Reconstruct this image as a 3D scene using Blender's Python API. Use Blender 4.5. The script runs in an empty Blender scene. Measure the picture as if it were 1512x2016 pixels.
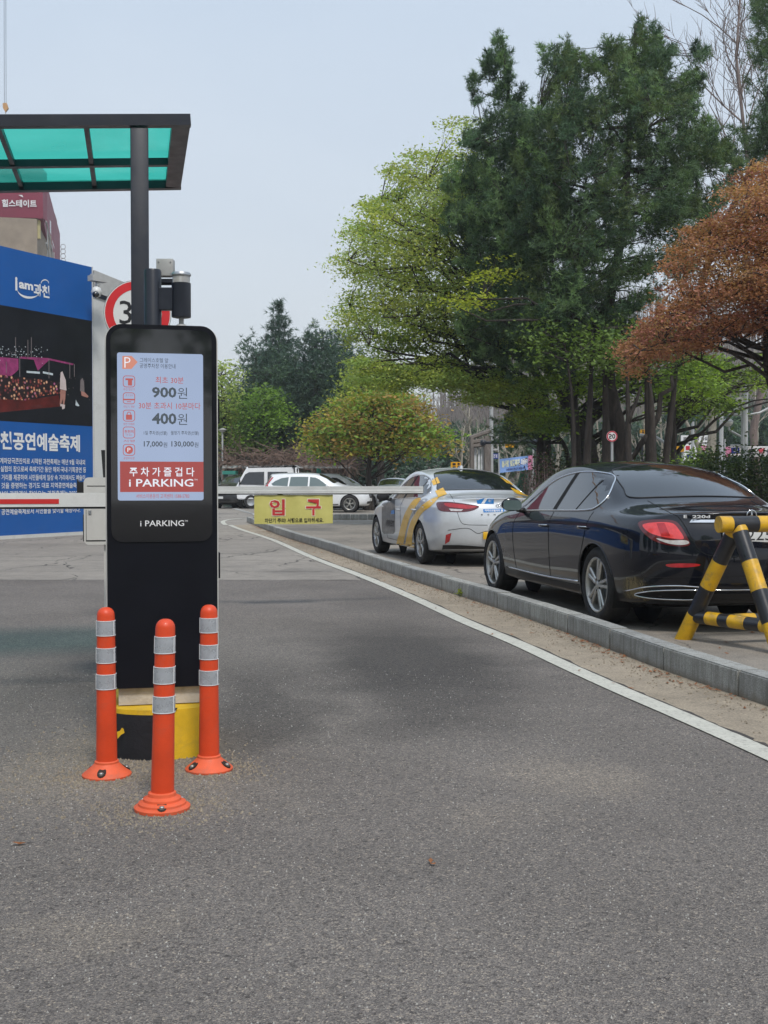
import bpy, bmesh, math, random
import numpy as np
from mathutils import Vector, Matrix, geometry, noise as mnoise
from mathutils.bvhtree import BVHTree

rnd = random.Random(7)
R = math.radians
SC = bpy.context.scene
COL = SC.collection

# ------------------------------------------------------------------ camera, world, sun, exposure
FP, EYE = 2300.0, 1.28                       # focal length in photograph pixels, eye height in metres
PITCH = math.atan(60.0 / FP)
cam = bpy.data.objects.new('camera', bpy.data.cameras.new('camera'))
COL.objects.link(cam)
cam.location = (0, 0, EYE)
cam.rotation_euler = (R(90) - PITCH, 0, 0)
cam.data.sensor_fit = 'VERTICAL'
cam.data.angle = 2 * math.atan(1008 / FP)
cam.data.clip_start = 0.05
cam.data.clip_end = 4000
SC.camera = cam

SUN_EL, SUN_AZ = 54.0, 163.0                 # azimuth clockwise from +Y: the sun stands behind the camera, a little to the right
w = bpy.data.worlds.new("World"); SC.world = w; w.use_nodes = True
nt = w.node_tree; nt.nodes.clear()
sky = nt.nodes.new('ShaderNodeTexSky'); sky.sky_type = 'NISHITA'; sky.sun_disc = False
sky.sun_elevation = R(SUN_EL); sky.sun_rotation = R(SUN_AZ)
sky.air_density = 1.0; sky.dust_density = 3.0; sky.ozone_density = 1.2
# thin high overcast veils the blue: sky light mixed with an even milky white that thins a little overhead
tc = nt.nodes.new('ShaderNodeTexCoord'); sep = nt.nodes.new('ShaderNodeSeparateXYZ')
ramp = nt.nodes.new('ShaderNodeValToRGB')
ramp.color_ramp.elements[0].position = 0.0; ramp.color_ramp.elements[0].color = (5.9, 6.1, 6.2, 1)
ramp.color_ramp.elements[1].position = 0.55; ramp.color_ramp.elements[1].color = (4.9, 5.95, 7.25, 1)
mx = nt.nodes.new('ShaderNodeMixRGB'); mx.inputs[0].default_value = 0.80
bg = nt.nodes.new('ShaderNodeBackground'); bg.inputs['Strength'].default_value = 0.090
ow = nt.nodes.new('ShaderNodeOutputWorld')
nt.links.new(tc.outputs['Generated'], sep.inputs[0]); nt.links.new(sep.outputs['Z'], ramp.inputs[0])
cn = nt.nodes.new('ShaderNodeTexNoise'); cn.inputs['Scale'].default_value = 1.6; cn.inputs['Detail'].default_value = 5; cn.inputs['Distortion'].default_value = .8
cmp_ = nt.nodes.new('ShaderNodeMapping'); cmp_.inputs['Scale'].default_value = (1, 1, 3.0); nt.links.new(tc.outputs['Generated'], cmp_.inputs[0]); nt.links.new(cmp_.outputs[0], cn.inputs['Vector'])
cr = nt.nodes.new('ShaderNodeValToRGB'); cr.color_ramp.elements[0].position = .32; cr.color_ramp.elements[0].color = (.955, .965, .975, 1); cr.color_ramp.elements[1].position = .68; cr.color_ramp.elements[1].color = (1.03, 1.025, 1.015, 1)
nt.links.new(cn.outputs['Fac'], cr.inputs[0]); vm = nt.nodes.new('ShaderNodeMixRGB'); vm.blend_type = 'MULTIPLY'; vm.inputs[0].default_value = 1.0
nt.links.new(ramp.outputs[0], vm.inputs[1]); nt.links.new(cr.outputs[0], vm.inputs[2])
nt.links.new(sky.outputs[0], mx.inputs[1]); nt.links.new(vm.outputs[0], mx.inputs[2])
nt.links.new(mx.outputs[0], bg.inputs['Color']); nt.links.new(bg.outputs[0], ow.inputs[0])

sd = bpy.data.lights.new('sun', 'SUN'); sd.energy = 1.5; sd.angle = R(10); sd.color = (1.0, 0.96, 0.9)
sun = bpy.data.objects.new('sun', sd); COL.objects.link(sun)
_a, _e = R(SUN_AZ), R(SUN_EL)
sun.rotation_euler = Vector((-math.sin(_a) * math.cos(_e), -math.cos(_a) * math.cos(_e), -math.sin(_e))).to_track_quat('-Z', 'Y').to_euler()

SC.view_settings.view_transform = 'Standard'; SC.view_settings.look = 'None'
SC.view_settings.exposure = 0.62; SC.view_settings.gamma = 1.0; SC.view_settings.use_curve_mapping = False
SC.render.engine = 'CYCLES'
SC.cycles.max_bounces = 8; SC.cycles.transparent_max_bounces = 24
SC.cycles.use_denoising = True

# ------------------------------------------------------------------ positions from the survey of the place
def ray(px, py):
    vx, vz = (px - 756) / FP, (1008 - py) / FP
    c, s = math.cos(PITCH), math.sin(PITCH)
    return Vector((vx, c + s * vz, -s + c * vz))
gx = lambda px, Y: (px - 756) / FP * Y
def at(px, py, Y):
    d = ray(px, py); return Vector((0, 0, EYE)) + d * (Y / d.y)
def gr(px, py, z=0.0):
    d = ray(px, py); return Vector((0, 0, EYE)) + d * ((z - EYE) / d.z)

# ------------------------------------------------------------------ objects
MATS = {}
WM = {}
def tag(o, label=None, cat=None, group=None, kind=None):
    if label: o['label'] = label
    if cat: o['category'] = cat
    if group: o['group'] = group
    if kind: o['kind'] = kind
    return o
def thing(name, label, cat, loc=(0, 0, 0), rz=0.0, group=None):
    o = bpy.data.objects.new(name, None); COL.objects.link(o)
    o.empty_display_size = 0.2
    o.location = loc; o.rotation_euler = (0, 0, rz)
    WM[o.name] = Matrix.Translation(Vector(loc)) @ Matrix.Rotation(rz, 4, 'Z')
    return tag(o, label, cat, group)
def structure(name, loc=(0, 0, 0)):
    o = bpy.data.objects.new(name, None); COL.objects.link(o); o.location = loc
    WM[o.name] = Matrix.Translation(Vector(loc)); o['kind'] = 'structure'
    return o
def copy_tree(o, parent=None, loc=None, rz=None, label=None):
    c = o.copy(); COL.objects.link(c)
    if parent is not None: c.parent = parent
    if loc is not None: c.location = loc
    if rz is not None: c.rotation_euler = (0, 0, rz)
    if label: c['label'] = label
    for ch in o.children: copy_tree(ch, c)
    return c
def link_mesh(name, me, parent=None, smooth=False):
    o = bpy.data.objects.new(name, me); COL.objects.link(o)
    if parent is not None: o.parent = parent
    if smooth:
        me.polygons.foreach_set('use_smooth', [True] * len(me.polygons))
    return o

class MB:
    """collects geometry; build() links it as ONE mesh object. world=True: the vertices are world positions."""
    def __init__(s, xf=None, world=False):
        s.v, s.f, s.m, s.xf, s.world, s.mi = [], [], [], xf or Matrix(), world, 0
        s.mats = []
    def mat(s, m):
        if m not in s.mats: s.mats.append(m)
        s.mi = s.mats.index(m); return s
    def add(s, vs, fs):
        b = len(s.v)
        s.v += [s.xf @ Vector(p) for p in vs]
        s.f += [tuple(b + i for i in f) for f in fs]
        s.m += [s.mi] * len(fs)
        return s
    def box(s, c, d, rz=0.0, rx=0.0, ry=0.0, bev=0.0):
        hx, hy, hz = d[0] / 2, d[1] / 2, d[2] / 2
        M = Matrix.Translation(Vector(c)) @ Matrix.Rotation(rz, 4, 'Z') @ Matrix.Rotation(ry, 4, 'Y') @ Matrix.Rotation(rx, 4, 'X')
        if bev <= 0:
            vs = [M @ Vector((x, y, z)) for x in (-hx, hx) for y in (-hy, hy) for z in (-hz, hz)]
            return s.add(vs, [(0, 1, 3, 2), (4, 6, 7, 5), (0, 4, 5, 1), (2, 3, 7, 6), (0, 2, 6, 4), (1, 5, 7, 3)])
        bm = bmesh.new(); bmesh.ops.create_cube(bm, size=1)
        for q in bm.verts: q.co = Vector((q.co.x * 2 * hx, q.co.y * 2 * hy, q.co.z * 2 * hz))
        bmesh.ops.bevel(bm, geom=bm.edges[:], offset=min(bev, hx * .9, hy * .9, hz * .9), segments=2, affect='EDGES', profile=0.5)
        s.bm(bm, M); return s
    def bm(s, bm, M=None):
        bm.verts.index_update()
        vs = [(M @ q.co) if M else q.co.copy() for q in bm.verts]
        fs = [tuple(q.index for q in f.verts) for f in bm.faces]
        bm.free(); return s.add(vs, fs)
    def prism(s, poly, axis='Y', a=0.0, b=0.1):
        """poly of (u,v); axis is the extrusion axis: Y -> (u,_,v), Z -> (u,v,_), X -> (_,u,v)"""
        P = {'Y': lambda u, v, t: (u, t, v), 'Z': lambda u, v, t: (u, v, t), 'X': lambda u, v, t: (t, u, v)}[axis]
        n = len(poly)
        vs = [P(u, v, a) for u, v in poly] + [P(u, v, b) for u, v in poly]
        fs = [tuple(range(n))[::-1], tuple(range(n, 2 * n))] + [(i, (i + 1) % n, n + (i + 1) % n, n + i) for i in range(n)]
        return s.add(vs, fs)
    def tube(s, pts, rad, seg=8, cap=True, closed=False):
        pts = [Vector(p) for p in pts]; n = len(pts)
        if not hasattr(rad, '__len__'): rad = [rad] * n
        vs, fs = [], []
        up = None
        for i, p in enumerate(pts):
            a = pts[(i - 1) % n] if (closed or i > 0) else p
            b = pts[(i + 1) % n] if (closed or i < n - 1) else p
            t = (b - a)
            t = t.normalized() if t.length > 1e-9 else Vector((0, 0, 1))
            if up is None: up = Vector((0, 0, 1)) if abs(t.z) < .9 else Vector((1, 0, 0))
            u = up - t * up.dot(t)
            u = u.normalized() if u.length > 1e-6 else t.orthogonal().normalized()
            up = u
            w_ = t.cross(u)
            for k in range(seg):
                an = 2 * math.pi * k / seg
                vs.append(p + (u * math.cos(an) + w_ * math.sin(an)) * rad[i])
        rng = range(n if closed else n - 1)
        for i in rng:
            j = (i + 1) % n
            for k in range(seg):
                l = (k + 1) % seg
                fs.append((i * seg + k, i * seg + l, j * seg + l, j * seg + k))
        if cap and not closed:
            fs.append(tuple(range(seg))[::-1]); fs.append(tuple(range((n - 1) * seg, n * seg)))
        return s.add(vs, fs)
    def lathe(s, prof, seg=24, M=None, cap=True):
        """prof: (radius, height) turned about local Z"""
        M = M or Matrix()
        vs, fs = [], []
        for r, z in prof:
            for k in range(seg):
                an = 2 * math.pi * k / seg
                vs.append(M @ Vector((r * math.cos(an), r * math.sin(an), z)))
        for i in range(len(prof) - 1):
            for k in range(seg):
                l = (k + 1) % seg
                fs.append((i * seg + k, i * seg + l, (i + 1) * seg + l, (i + 1) * seg + k))
        if cap:
            fs.append(tuple(range(seg))[::-1]); fs.append(tuple(range((len(prof) - 1) * seg, len(prof) * seg)))
        return s.add(vs, fs)
    def build(s, name, mats=None, parent=None, smooth=False, angle=None, kind=None, label=None):
        vs = s.v
        if s.world and parent is not None:
            inv = WM[parent.name].inverted() if parent.name in WM else Matrix()
            vs = [inv @ p for p in vs]
        me = bpy.data.meshes.new(name)
        me.from_pydata([tuple(p) for p in vs], [], s.f)
        mats = mats if mats is not None else list(s.mats)
        if not isinstance(mats, (list, tuple)): mats = [mats]
        for m in mats: me.materials.append(m)
        if len(mats) > 1: me.polygons.foreach_set('material_index', s.m)
        if smooth:
            me.polygons.foreach_set('use_smooth', [True] * len(me.polygons))
            if angle:
                me.set_sharp_from_angle(angle=R(angle))
        me.update()
        o = bpy.data.objects.new(name, me); COL.objects.link(o)
        if parent is not None:
            o.parent = parent
            if parent.name in WM: WM[o.name] = WM[parent.name]
        if kind: o['kind'] = kind
        if label: o['label'] = label
        return o

def rrect(x0, z0, x1, z1, r, n=6, corners=(1, 1, 1, 1)):
    """rounded rectangle, counter-clockwise from bottom-left; corners bl, br, tr, tl"""
    out = []
    for (cx, cz, a0, on) in ((x0 + r, z0 + r, 180, corners[0]), (x1 - r, z0 + r, 270, corners[1]), (x1 - r, z1 - r, 0, corners[2]), (x0 + r, z1 - r, 90, corners[3])):
        if on:
            for k in range(n + 1):
                a = R(a0 + 90 * k / n); out.append((cx + r * math.cos(a), cz + r * math.sin(a)))
        else:
            out.append((x0 if a0 in (180, 90) else x1, z0 if a0 in (180, 270) else z1))
    return out
def cat_rom(pts, n=6, closed=True):
    P = [Vector(p) for p in pts]; m = len(P); out = []
    rng = range(m) if closed else range(m - 1)
    for i in rng:
        if closed: p0, p1, p2, p3 = P[i - 1], P[i], P[(i + 1) % m], P[(i + 2) % m]
        else: p0, p1, p2, p3 = P[max(i - 1, 0)], P[i], P[i + 1], P[min(i + 2, m - 1)]
        for k in range(n):
            t = k / n
            out.append(0.5 * ((2 * p1) + (p2 - p0) * t + (2 * p0 - 5 * p1 + 4 * p2 - p3) * t * t + (3 * p1 - p0 - 3 * p2 + p3) * t ** 3))
    if not closed: out.append(P[-1])
    return out

# ------------------------------------------------------------------ lettering
_TX = {}
def text_geo(s, weight=0.0):
    k = (s, weight)
    if k not in _TX:
        cu = bpy.data.curves.new('lettering', 'FONT'); cu.body = s; cu.size = 1.0; cu.resolution_u = 2
        cu.offset = weight
        o = bpy.data.objects.new('lettering', cu); COL.objects.link(o)
        dg = bpy.context.evaluated_depsgraph_get()
        me = bpy.data.meshes.new_from_object(o.evaluated_get(dg))
        vs = [tuple(v.co) for v in me.vertices]; fs = [tuple(p.vertices) for p in me.polygons]
        bpy.data.objects.remove(o); bpy.data.curves.remove(cu); bpy.data.meshes.remove(me)
        _TX[k] = (vs, fs)
    return _TX[k]
def put_text(mb, s, rect, P, weight=0.0):
    """fit the string into rect=(u0,v0,u1,v1); P(u,v) -> 3D point"""
    vs, fs = text_geo(s, weight)
    if not vs: return
    xs = [v[0] for v in vs]; ys = [v[1] for v in vs]
    ax, bx, ay, by = min(xs), max(xs), min(ys), max(ys)
    u0, v0, u1, v1 = rect
    mb.add([P(u0 + (x - ax) / (bx - ax) * (u1 - u0), v0 + (y - ay) / max(by - ay, 1e-6) * (v1 - v0)) for x, y, _ in vs], fs)

class Panel:
    """a flat upright face: origin on it, horizontal direction angle (from +X), used to lay print on real surfaces"""
    def __init__(s, p0, ang, n_off=0.0):
        s.p0 = Vector(p0); s.u = Vector((math.cos(ang), math.sin(ang), 0)); s.n = Vector((math.sin(ang), -math.cos(ang), 0))
        s.p0 = s.p0 + s.n * n_off
    def uv(s, px, py):
        d = ray(px, py); o = Vector((0, 0, EYE))
        t = (s.p0 - o).dot(s.n) / d.dot(s.n); q = o + d * t
        return ((q - s.p0).dot(s.u), q.z)
    def P(s, off=0.0): return lambda u, v: s.p0 + s.u * u + Vector((0, 0, v - s.p0.z)) + s.n * off
    def rect(s, x0, y0, x1, y1):
        """pixel rectangle -> (u0,v0,u1,v1)"""
        a = s.uv(x0, (y0 + y1) / 2)[0]; b = s.uv(x1, (y0 + y1) / 2)[0]
        xm = (x0 + x1) / 2
        return (a, s.uv(xm, y1)[1], b, s.uv(xm, y0)[1])
    def poly(s, mb, pts, off=0.002, px=True):
        """flat polygon; pts in pixels or in (u,v)"""
        q = [s.uv(*p) for p in pts] if px else pts
        P = s.P(off); mb.add([P(*p) for p in q], [tuple(range(len(q)))]); return s
    def slab(s, mb, q, a, b):
        """extruded polygon (u,v list) from offset a to offset b"""
        n = len(q); A, B = s.P(a), s.P(b)
        mb.add([A(*p) for p in q] + [B(*p) for p in q], [tuple(range(n))[::-1], tuple(range(n, 2 * n))] + [(i, (i + 1) % n, n + (i + 1) % n, n + i) for i in range(n)])
        return s
def rect_poly(r): return [(r[0], r[1]), (r[2], r[1]), (r[2], r[3]), (r[0], r[3])]

# ------------------------------------------------------------------ materials
def new_mat(name):
    m = bpy.data.materials.new(name); m.use_nodes = True
    return m, m.node_tree, m.node_tree.nodes['Principled BSDF']
def N(nt, typ, **kw):
    n = nt.nodes.new(typ)
    for k, v in kw.items():
        if k.startswith('i_'):
            n.inputs[k[2:]].default_value = v
        else: setattr(n, k, v)
    return n
def noise(nt, vec, scale, detail=4, rough=.5, dist=0.0):
    n = N(nt, 'ShaderNodeTexNoise'); n.inputs['Scale'].default_value = scale; n.inputs['Detail'].default_value = detail
    n.inputs['Roughness'].default_value = rough; n.inputs['Distortion'].default_value = dist
    if vec is not None: nt.links.new(vec, n.inputs['Vector'])
    return n.outputs['Fac']
def rampn(nt, fac, stops):
    r = N(nt, 'ShaderNodeValToRGB'); e = r.color_ramp.elements
    while len(e) < len(stops): e.new(0.5)
    for i, (p, c) in enumerate(stops):
        e[i].position = p; e[i].color = c if len(c) == 4 else (*c, 1)
    nt.links.new(fac, r.inputs[0]); return r.outputs[0]
def mixc(nt, fac, a, b, mode='MIX'):
    m = N(nt, 'ShaderNodeMixRGB', blend_type=mode)
    for i, x in ((0, fac), (1, a), (2, b)):
        if hasattr(x, 'is_linked') or hasattr(x, 'links'): nt.links.new(x, m.inputs[i])
        else: m.inputs[i].default_value = x if i == 0 else ((*x, 1) if len(x) == 3 else x)
    return m.outputs[0]
def math_(nt, op, a, b=None, clamp=False):
    m = N(nt, 'ShaderNodeMath', operation=op, use_clamp=clamp)
    for i, x in ((0, a), (1, b)):
        if x is None: continue
        if hasattr(x, 'links'): nt.links.new(x, m.inputs[i])
        else: m.inputs[i].default_value = x
    return m.outputs[0]
def bumpn(nt, h, strength, dist=0.01):
    b = N(nt, 'ShaderNodeBump'); b.inputs['Strength'].default_value = strength; b.inputs['Distance'].default_value = dist
    nt.links.new(h, b.inputs['Height']); return b.outputs[0]
def mat(name, col, rough=.5, metal=0.0, var=.12, vs=6.0, bump=0.0, bs=80.0, coat=0.0, rvar=.08, spec=None, emit=0.0, dirt=0.0, alpha=None):
    if name in MATS: return MATS[name]
    m, nt, b = new_mat(name)
    oc = N(nt, 'ShaderNodeTexCoord').outputs['Object']
    n1 = noise(nt, oc, vs, 5, .6)
    lo = tuple(c * (1 - var) for c in col); hi = tuple(min(1, c * (1 + var)) for c in col)
    c = rampn(nt, n1, [(.3, lo), (.7, hi)])
    if dirt > 0:
        n3 = noise(nt, oc, vs * .7 + 2, 8, .7, .6)
        msk = rampn(nt, n3, [(.52, (0, 0, 0)), (.68, (dirt, dirt, dirt))])
        c = mixc(nt, msk, c, (.16, .13, .10))
    nt.links.new(c, b.inputs['Base Color'])
    rr = rampn(nt, noise(nt, oc, vs * 2.3, 6, .6), [(.3, (max(0, rough - rvar),) * 3), (.7, (min(1, rough + rvar),) * 3)])
    nt.links.new(rr, b.inputs['Roughness'])
    b.inputs['Metallic'].default_value = metal
    b.inputs['Coat Weight'].default_value = coat; b.inputs['Coat Roughness'].default_value = 0.04
    if spec is not None: b.inputs['Specular IOR Level'].default_value = spec
    if bump > 0: nt.links.new(bumpn(nt, noise(nt, oc, bs, 6, .65), bump, .01), b.inputs['Normal'])
    if emit > 0:
        nt.links.new(c, b.inputs['Emission Color']); b.inputs['Emission Strength'].default_value = emit
    MATS[name] = m; return m
# ================================================================== GROUND
def ellipse_mask(nt, pos, cx, cy, rx, ry, rot=0.0, soft=.5):
    """1 in the middle of an ellipse on the ground, falling to 0 at its edge"""
    mp = N(nt, 'ShaderNodeMapping', vector_type='TEXTURE')
    mp.inputs['Location'].default_value = (cx, cy, 0); mp.inputs['Rotation'].default_value = (0, 0, rot); mp.inputs['Scale'].default_value = (rx, ry, 1)
    nt.links.new(pos, mp.inputs['Vector'])
    ln = N(nt, 'ShaderNodeVectorMath', operation='LENGTH'); nt.links.new(mp.outputs[0], ln.inputs[0])
    mr = N(nt, 'ShaderNodeMapRange', interpolation_type='SMOOTHSTEP')
    mr.inputs['From Min'].default_value = 1 - soft; mr.inputs['From Max'].default_value = 1.0
    mr.inputs['To Min'].default_value = 1; mr.inputs['To Max'].default_value = 0
    nt.links.new(ln.outputs['Value'], mr.inputs['Value'])
    return mr.outputs[0]
def wobble(nt, pos, scale, amt):
    nz = N(nt, 'ShaderNodeTexNoise'); nz.inputs['Scale'].default_value = scale; nz.inputs['Detail'].default_value = 4
    nt.links.new(pos, nz.inputs['Vector'])
    s1 = N(nt, 'ShaderNodeVectorMath', operation='SUBTRACT'); nt.links.new(nz.outputs['Color'], s1.inputs[0]); s1.inputs[1].default_value = (.5, .5, .5)
    s2 = N(nt, 'ShaderNodeVectorMath', operation='SCALE'); nt.links.new(s1.outputs[0], s2.inputs[0]); s2.inputs['Scale'].default_value = amt
    s3 = N(nt, 'ShaderNodeVectorMath', operation='MULTIPLY'); nt.links.new(s2.outputs[0], s3.inputs[0]); s3.inputs[1].default_value = (1, 1, 0)
    s4 = N(nt, 'ShaderNodeVectorMath', operation='ADD'); nt.links.new(pos, s4.inputs[0]); nt.links.new(s3.outputs[0], s4.inputs[1])
    return s4.outputs[0]

def asphalt_material():
    m, nt, b = new_mat('asphalt')
    pos = N(nt, 'ShaderNodeNewGeometry').outputs['Position']
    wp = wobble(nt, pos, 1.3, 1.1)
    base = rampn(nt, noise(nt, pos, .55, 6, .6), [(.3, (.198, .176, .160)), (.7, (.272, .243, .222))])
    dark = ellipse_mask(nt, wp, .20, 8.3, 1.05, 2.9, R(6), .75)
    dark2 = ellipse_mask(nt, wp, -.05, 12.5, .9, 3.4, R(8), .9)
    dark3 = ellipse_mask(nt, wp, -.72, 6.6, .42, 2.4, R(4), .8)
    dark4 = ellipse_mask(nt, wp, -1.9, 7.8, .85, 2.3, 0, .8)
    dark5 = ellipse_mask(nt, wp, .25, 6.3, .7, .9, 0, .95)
    c = base  # soft-edged darker ellipses blended into the base colour
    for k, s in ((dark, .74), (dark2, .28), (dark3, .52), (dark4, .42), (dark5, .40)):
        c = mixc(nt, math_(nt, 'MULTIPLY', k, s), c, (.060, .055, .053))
    tan = ellipse_mask(nt, wp, .75, 5.0, .42, .55, 0, .95)
    tan2 = ellipse_mask(nt, wp, -1.45, 5.3, .42, 1.1, 0, .95)
    tan3 = ellipse_mask(nt, wp, -.9, 4.9, .75, .6, 0, .9)
    tan4 = ellipse_mask(nt, wp, .5, 4.3, .5, .3, 0, .95)
    tan5 = ellipse_mask(nt, wp, -.9, 3.35, .35, .22, 0, .95)
    for k, s in ((tan, .4), (tan2, .45), (tan3, .4), (tan4, .22), (tan5, .35)):
        c = mixc(nt, math_(nt, 'MULTIPLY', k, s), c, (.38, .325, .265))
    # aggregate: dark binder with pale and tan chips between
    vo = N(nt, 'ShaderNodeTexVoronoi'); vo.inputs['Scale'].default_value = 215; nt.links.new(pos, vo.inputs['Vector'])
    sepc = N(nt, 'ShaderNodeSeparateColor'); nt.links.new(vo.outputs['Color'], sepc.inputs[0])
    chip = rampn(nt, sepc.outputs[0], [(.0, (.50, .49, .49)), (.45, (.84, .84, .84)), (.80, (1.06, 1.05, 1.02)), (.93, (1.35, 1.3, 1.22)), (1.0, (1.9, 1.8, 1.6))])
    c = mixc(nt, 1.0, c, chip, 'MULTIPLY')
    vo2 = N(nt, 'ShaderNodeTexVoronoi'); vo2.inputs['Scale'].default_value = 85; nt.links.new(pos, vo2.inputs['Vector'])
    sep2 = N(nt, 'ShaderNodeSeparateColor'); nt.links.new(vo2.outputs['Color'], sep2.inputs[0])
    pit = rampn(nt, sep2.outputs[1], [(.0, (.45, .45, .46)), (.10, (.82, .82, .82)), (.3, (1, 1, 1)), (.93, (1.03, 1.03, 1.03)), (.98, (1.5, 1.45, 1.35))])
    c = mixc(nt, .8, c, pit, 'MULTIPLY')
    nt.links.new(c, b.inputs['Base Color'])
    b.inputs['Roughness'].default_value = .82; b.inputs['Specular IOR Level'].default_value = .35
    h = math_(nt, 'ADD', vo.outputs['Distance'], math_(nt, 'MULTIPLY', noise(nt, pos, 240, 3), 1.0))
    nt.links.new(bumpn(nt, h, .9, .006), b.inputs['Normal'])
    return m

def pavement_material(name, lo, hi, crack=1.0):
    m, nt, b = new_mat(name)
    pos = N(nt, 'ShaderNodeNewGeometry').outputs['Position']
    c = rampn(nt, noise(nt, pos, .35, 7, .65), [(.32, lo), (.68, hi)])
    c = mixc(nt, .5, c, rampn(nt, noise(nt, pos, 5, 6, .7), [(.3, (.6, .6, .6)), (.7, (1.3, 1.28, 1.24))]), 'MULTIPLY')
    sp = rampn(nt, noise(nt, pos, 70, 3, .8), [(.35, (.6, .6, .6)), (.55, (1, 1, 1)), (.72, (1.5, 1.45, 1.35))])
    c = mixc(nt, .8, c, sp, 'MULTIPLY')
    if crack:
        wp = wobble(nt, pos, 1.2, .9)
        mp = N(nt, 'ShaderNodeMapping'); mp.inputs['Scale'].default_value = (.8, .32, 1); nt.links.new(wp, mp.inputs[0])
        vo = N(nt, 'ShaderNodeTexVoronoi', feature='DISTANCE_TO_EDGE'); vo.inputs['Scale'].default_value = .9
        nt.links.new(mp.outputs[0], vo.inputs['Vector'])
        msk = rampn(nt, vo.outputs['Distance'], [(.004, (1, 1, 1)), (.012, (0, 0, 0))])
        keep = rampn(nt, noise(nt, pos, .5, 2), [(.42, (0, 0, 0)), (.56, (1, 1, 1))])
        msk = mixc(nt, 1.0, msk, keep, 'MULTIPLY')
        c = mixc(nt, math_(nt, 'MULTIPLY', msk, crack), c, (.035, .032, .03))
        wet = rampn(nt, noise(nt, wp, .22, 3, .5), [(.56, (0, 0, 0)), (.66, (.45, .45, .45))])
        c = mixc(nt, wet, c, (.075, .073, .072))
    nt.links.new(c, b.inputs['Base Color'])
    b.inputs['Roughness'].default_value = .85; b.inputs['Specular IOR Level'].default_value = .3
    nt.links.new(bumpn(nt, noise(nt, pos, 90, 5, .7), .5, .006), b.inputs['Normal'])
    return m

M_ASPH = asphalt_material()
M_OLD = pavement_material('old_concrete', (.25, .225, .198), (.36, .325, .285))
M_SIDE = pavement_material('worn_side_road', (.23, .205, .175), (.34, .30, .255), .6)
M_STRIP = pavement_material('sandy_strip', (.27, .225, .17), (.42, .35, .27), 0)
M_EARTH = mat('far_earth', (.12, .10, .075), .95, var=.3, vs=.2, bump=.3, bs=4)

# curb line measured where the stones meet the lane
CURB = [gr(*p) for p in ((1512, 1392), (1310, 1322), (1106, 1243), (967, 1194), (830, 1150), (740, 1119), (636, 1082), (552, 1055), (483, 1027))]
d0 = (CURB[0] - CURB[1]).normalized()
CURB = [CURB[0] + d0 * t for t in (9.5, 6, 3)] + CURB
CURB = [Vector((p.x, p.y, 0)) for p in cat_rom(CURB, 10, closed=False)]
def line_at(poly, y):
    for a, b in zip(poly, poly[1:]):
        if (a.y - y) * (b.y - y) <= 0 and abs(a.y - b.y) > 1e-9:
            return a.x + (b.x - a.x) * (y - a.y) / (b.y - a.y)
    return poly[0].x if y < poly[0].y else poly[-1].x

def sheet(name, rows, m, kind='structure', parent=None, sub=6):
    """rows: list of (xl, xr, y, z)"""
    mb = MB(); n = sub
    for (a, b, y, z) in rows:
        pass
    vs = [Vector((xl + (xr - xl) * k / n, y, z if not hasattr(z, '__len__') else z[0] + (z[1] - z[0]) * k / n)) for xl, xr, y, z in rows for k in range(n + 1)]
    fs = [(i * (n + 1) + k, i * (n + 1) + k + 1, (i + 1) * (n + 1) + k + 1, (i + 1) * (n + 1) + k) for i in range(len(rows) - 1) for k in range(n)]
    mb.add(vs, fs)
    return mb.build(name, m, parent, kind=kind)

gb = MB()
gb.add([(-700, -60, -.03), (700, -60, -.03), (700, 900, -.03), (-700, 900, -.03)], [(0, 1, 2, 3)])
gb.build('ground', M_EARTH, kind='structure')
JY = 15.15
ys = [-8, -2, 0, 2, 4, 5, 6, 7, 8, 9, 10, 11, 12, 13, 14, JY]
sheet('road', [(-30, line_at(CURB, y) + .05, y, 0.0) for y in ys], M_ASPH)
ys = [JY, 16, 17, 18, 20, 22, 25, 28, 31, 34, 37.5]
sheet('old_pavement', [(-60, line_at(CURB, y) + .05, y, 0.0) for y in ys], M_OLD)
sheet('far_pavement', [(-60, 34, 37.5, 0.0), (-60, 36, 50, 0), (-60, 40, 64, 0.0)], M_OLD)
ys = [-8, -2, 0, 2, 4, 6, 8, 10, 12, 14, 16, 18, 20, 22, 25, 28, 31, 34, 37.46]
sheet('side_road', [(line_at(CURB, y) + .06, 8.2 if y < 30 else 8.2 + (y - 30) * 1.5, y, .03 if y < 30 else .03 - .026 * (y - 30) / 7.5) for y in ys], M_SIDE)

# white edge line of the lane, worn, and the sandy strip between it and the curb
lo = [gr(*p) for p in ((1512, 1500), (1406, 1451), (1305, 1406), (1204, 1362), (1102, 1315), (1001, 1267), (900, 1224), (800, 1177), (705, 1136), (607, 1098), (530, 1063), (470, 1043), (448, 1034))]
d1 = (lo[0] - lo[1]).normalized(); lo = [lo[0] + d1 * t for t in (8, 5, 2.5)] + lo
LINE = [Vector((p.x, p.y, 0)) for p in cat_rom(lo, 8, closed=False)]
def ribbon(name, path, wdt, z, m, parent=None, kind='structure', side=1):
    vs = []
    for i, p in enumerate(path):
        t = (path[min(i + 1, len(path) - 1)] - path[max(i - 1, 0)]); t.z = 0; t.normalize()
        nrm = Vector((t.y, -t.x, 0)) * side
        wv = wdt[i] if hasattr(wdt, '__len__') else wdt
        vs += [Vector((p.x, p.y, z)), Vector((p.x, p.y, z)) + nrm * wv]
    mb = MB(); mb.add(vs, [(2 * i, 2 * i + 1, 2 * i + 3, 2 * i + 2) for i in range(len(path) - 1)])
    return mb.build(name, m, parent, kind=kind)
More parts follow.
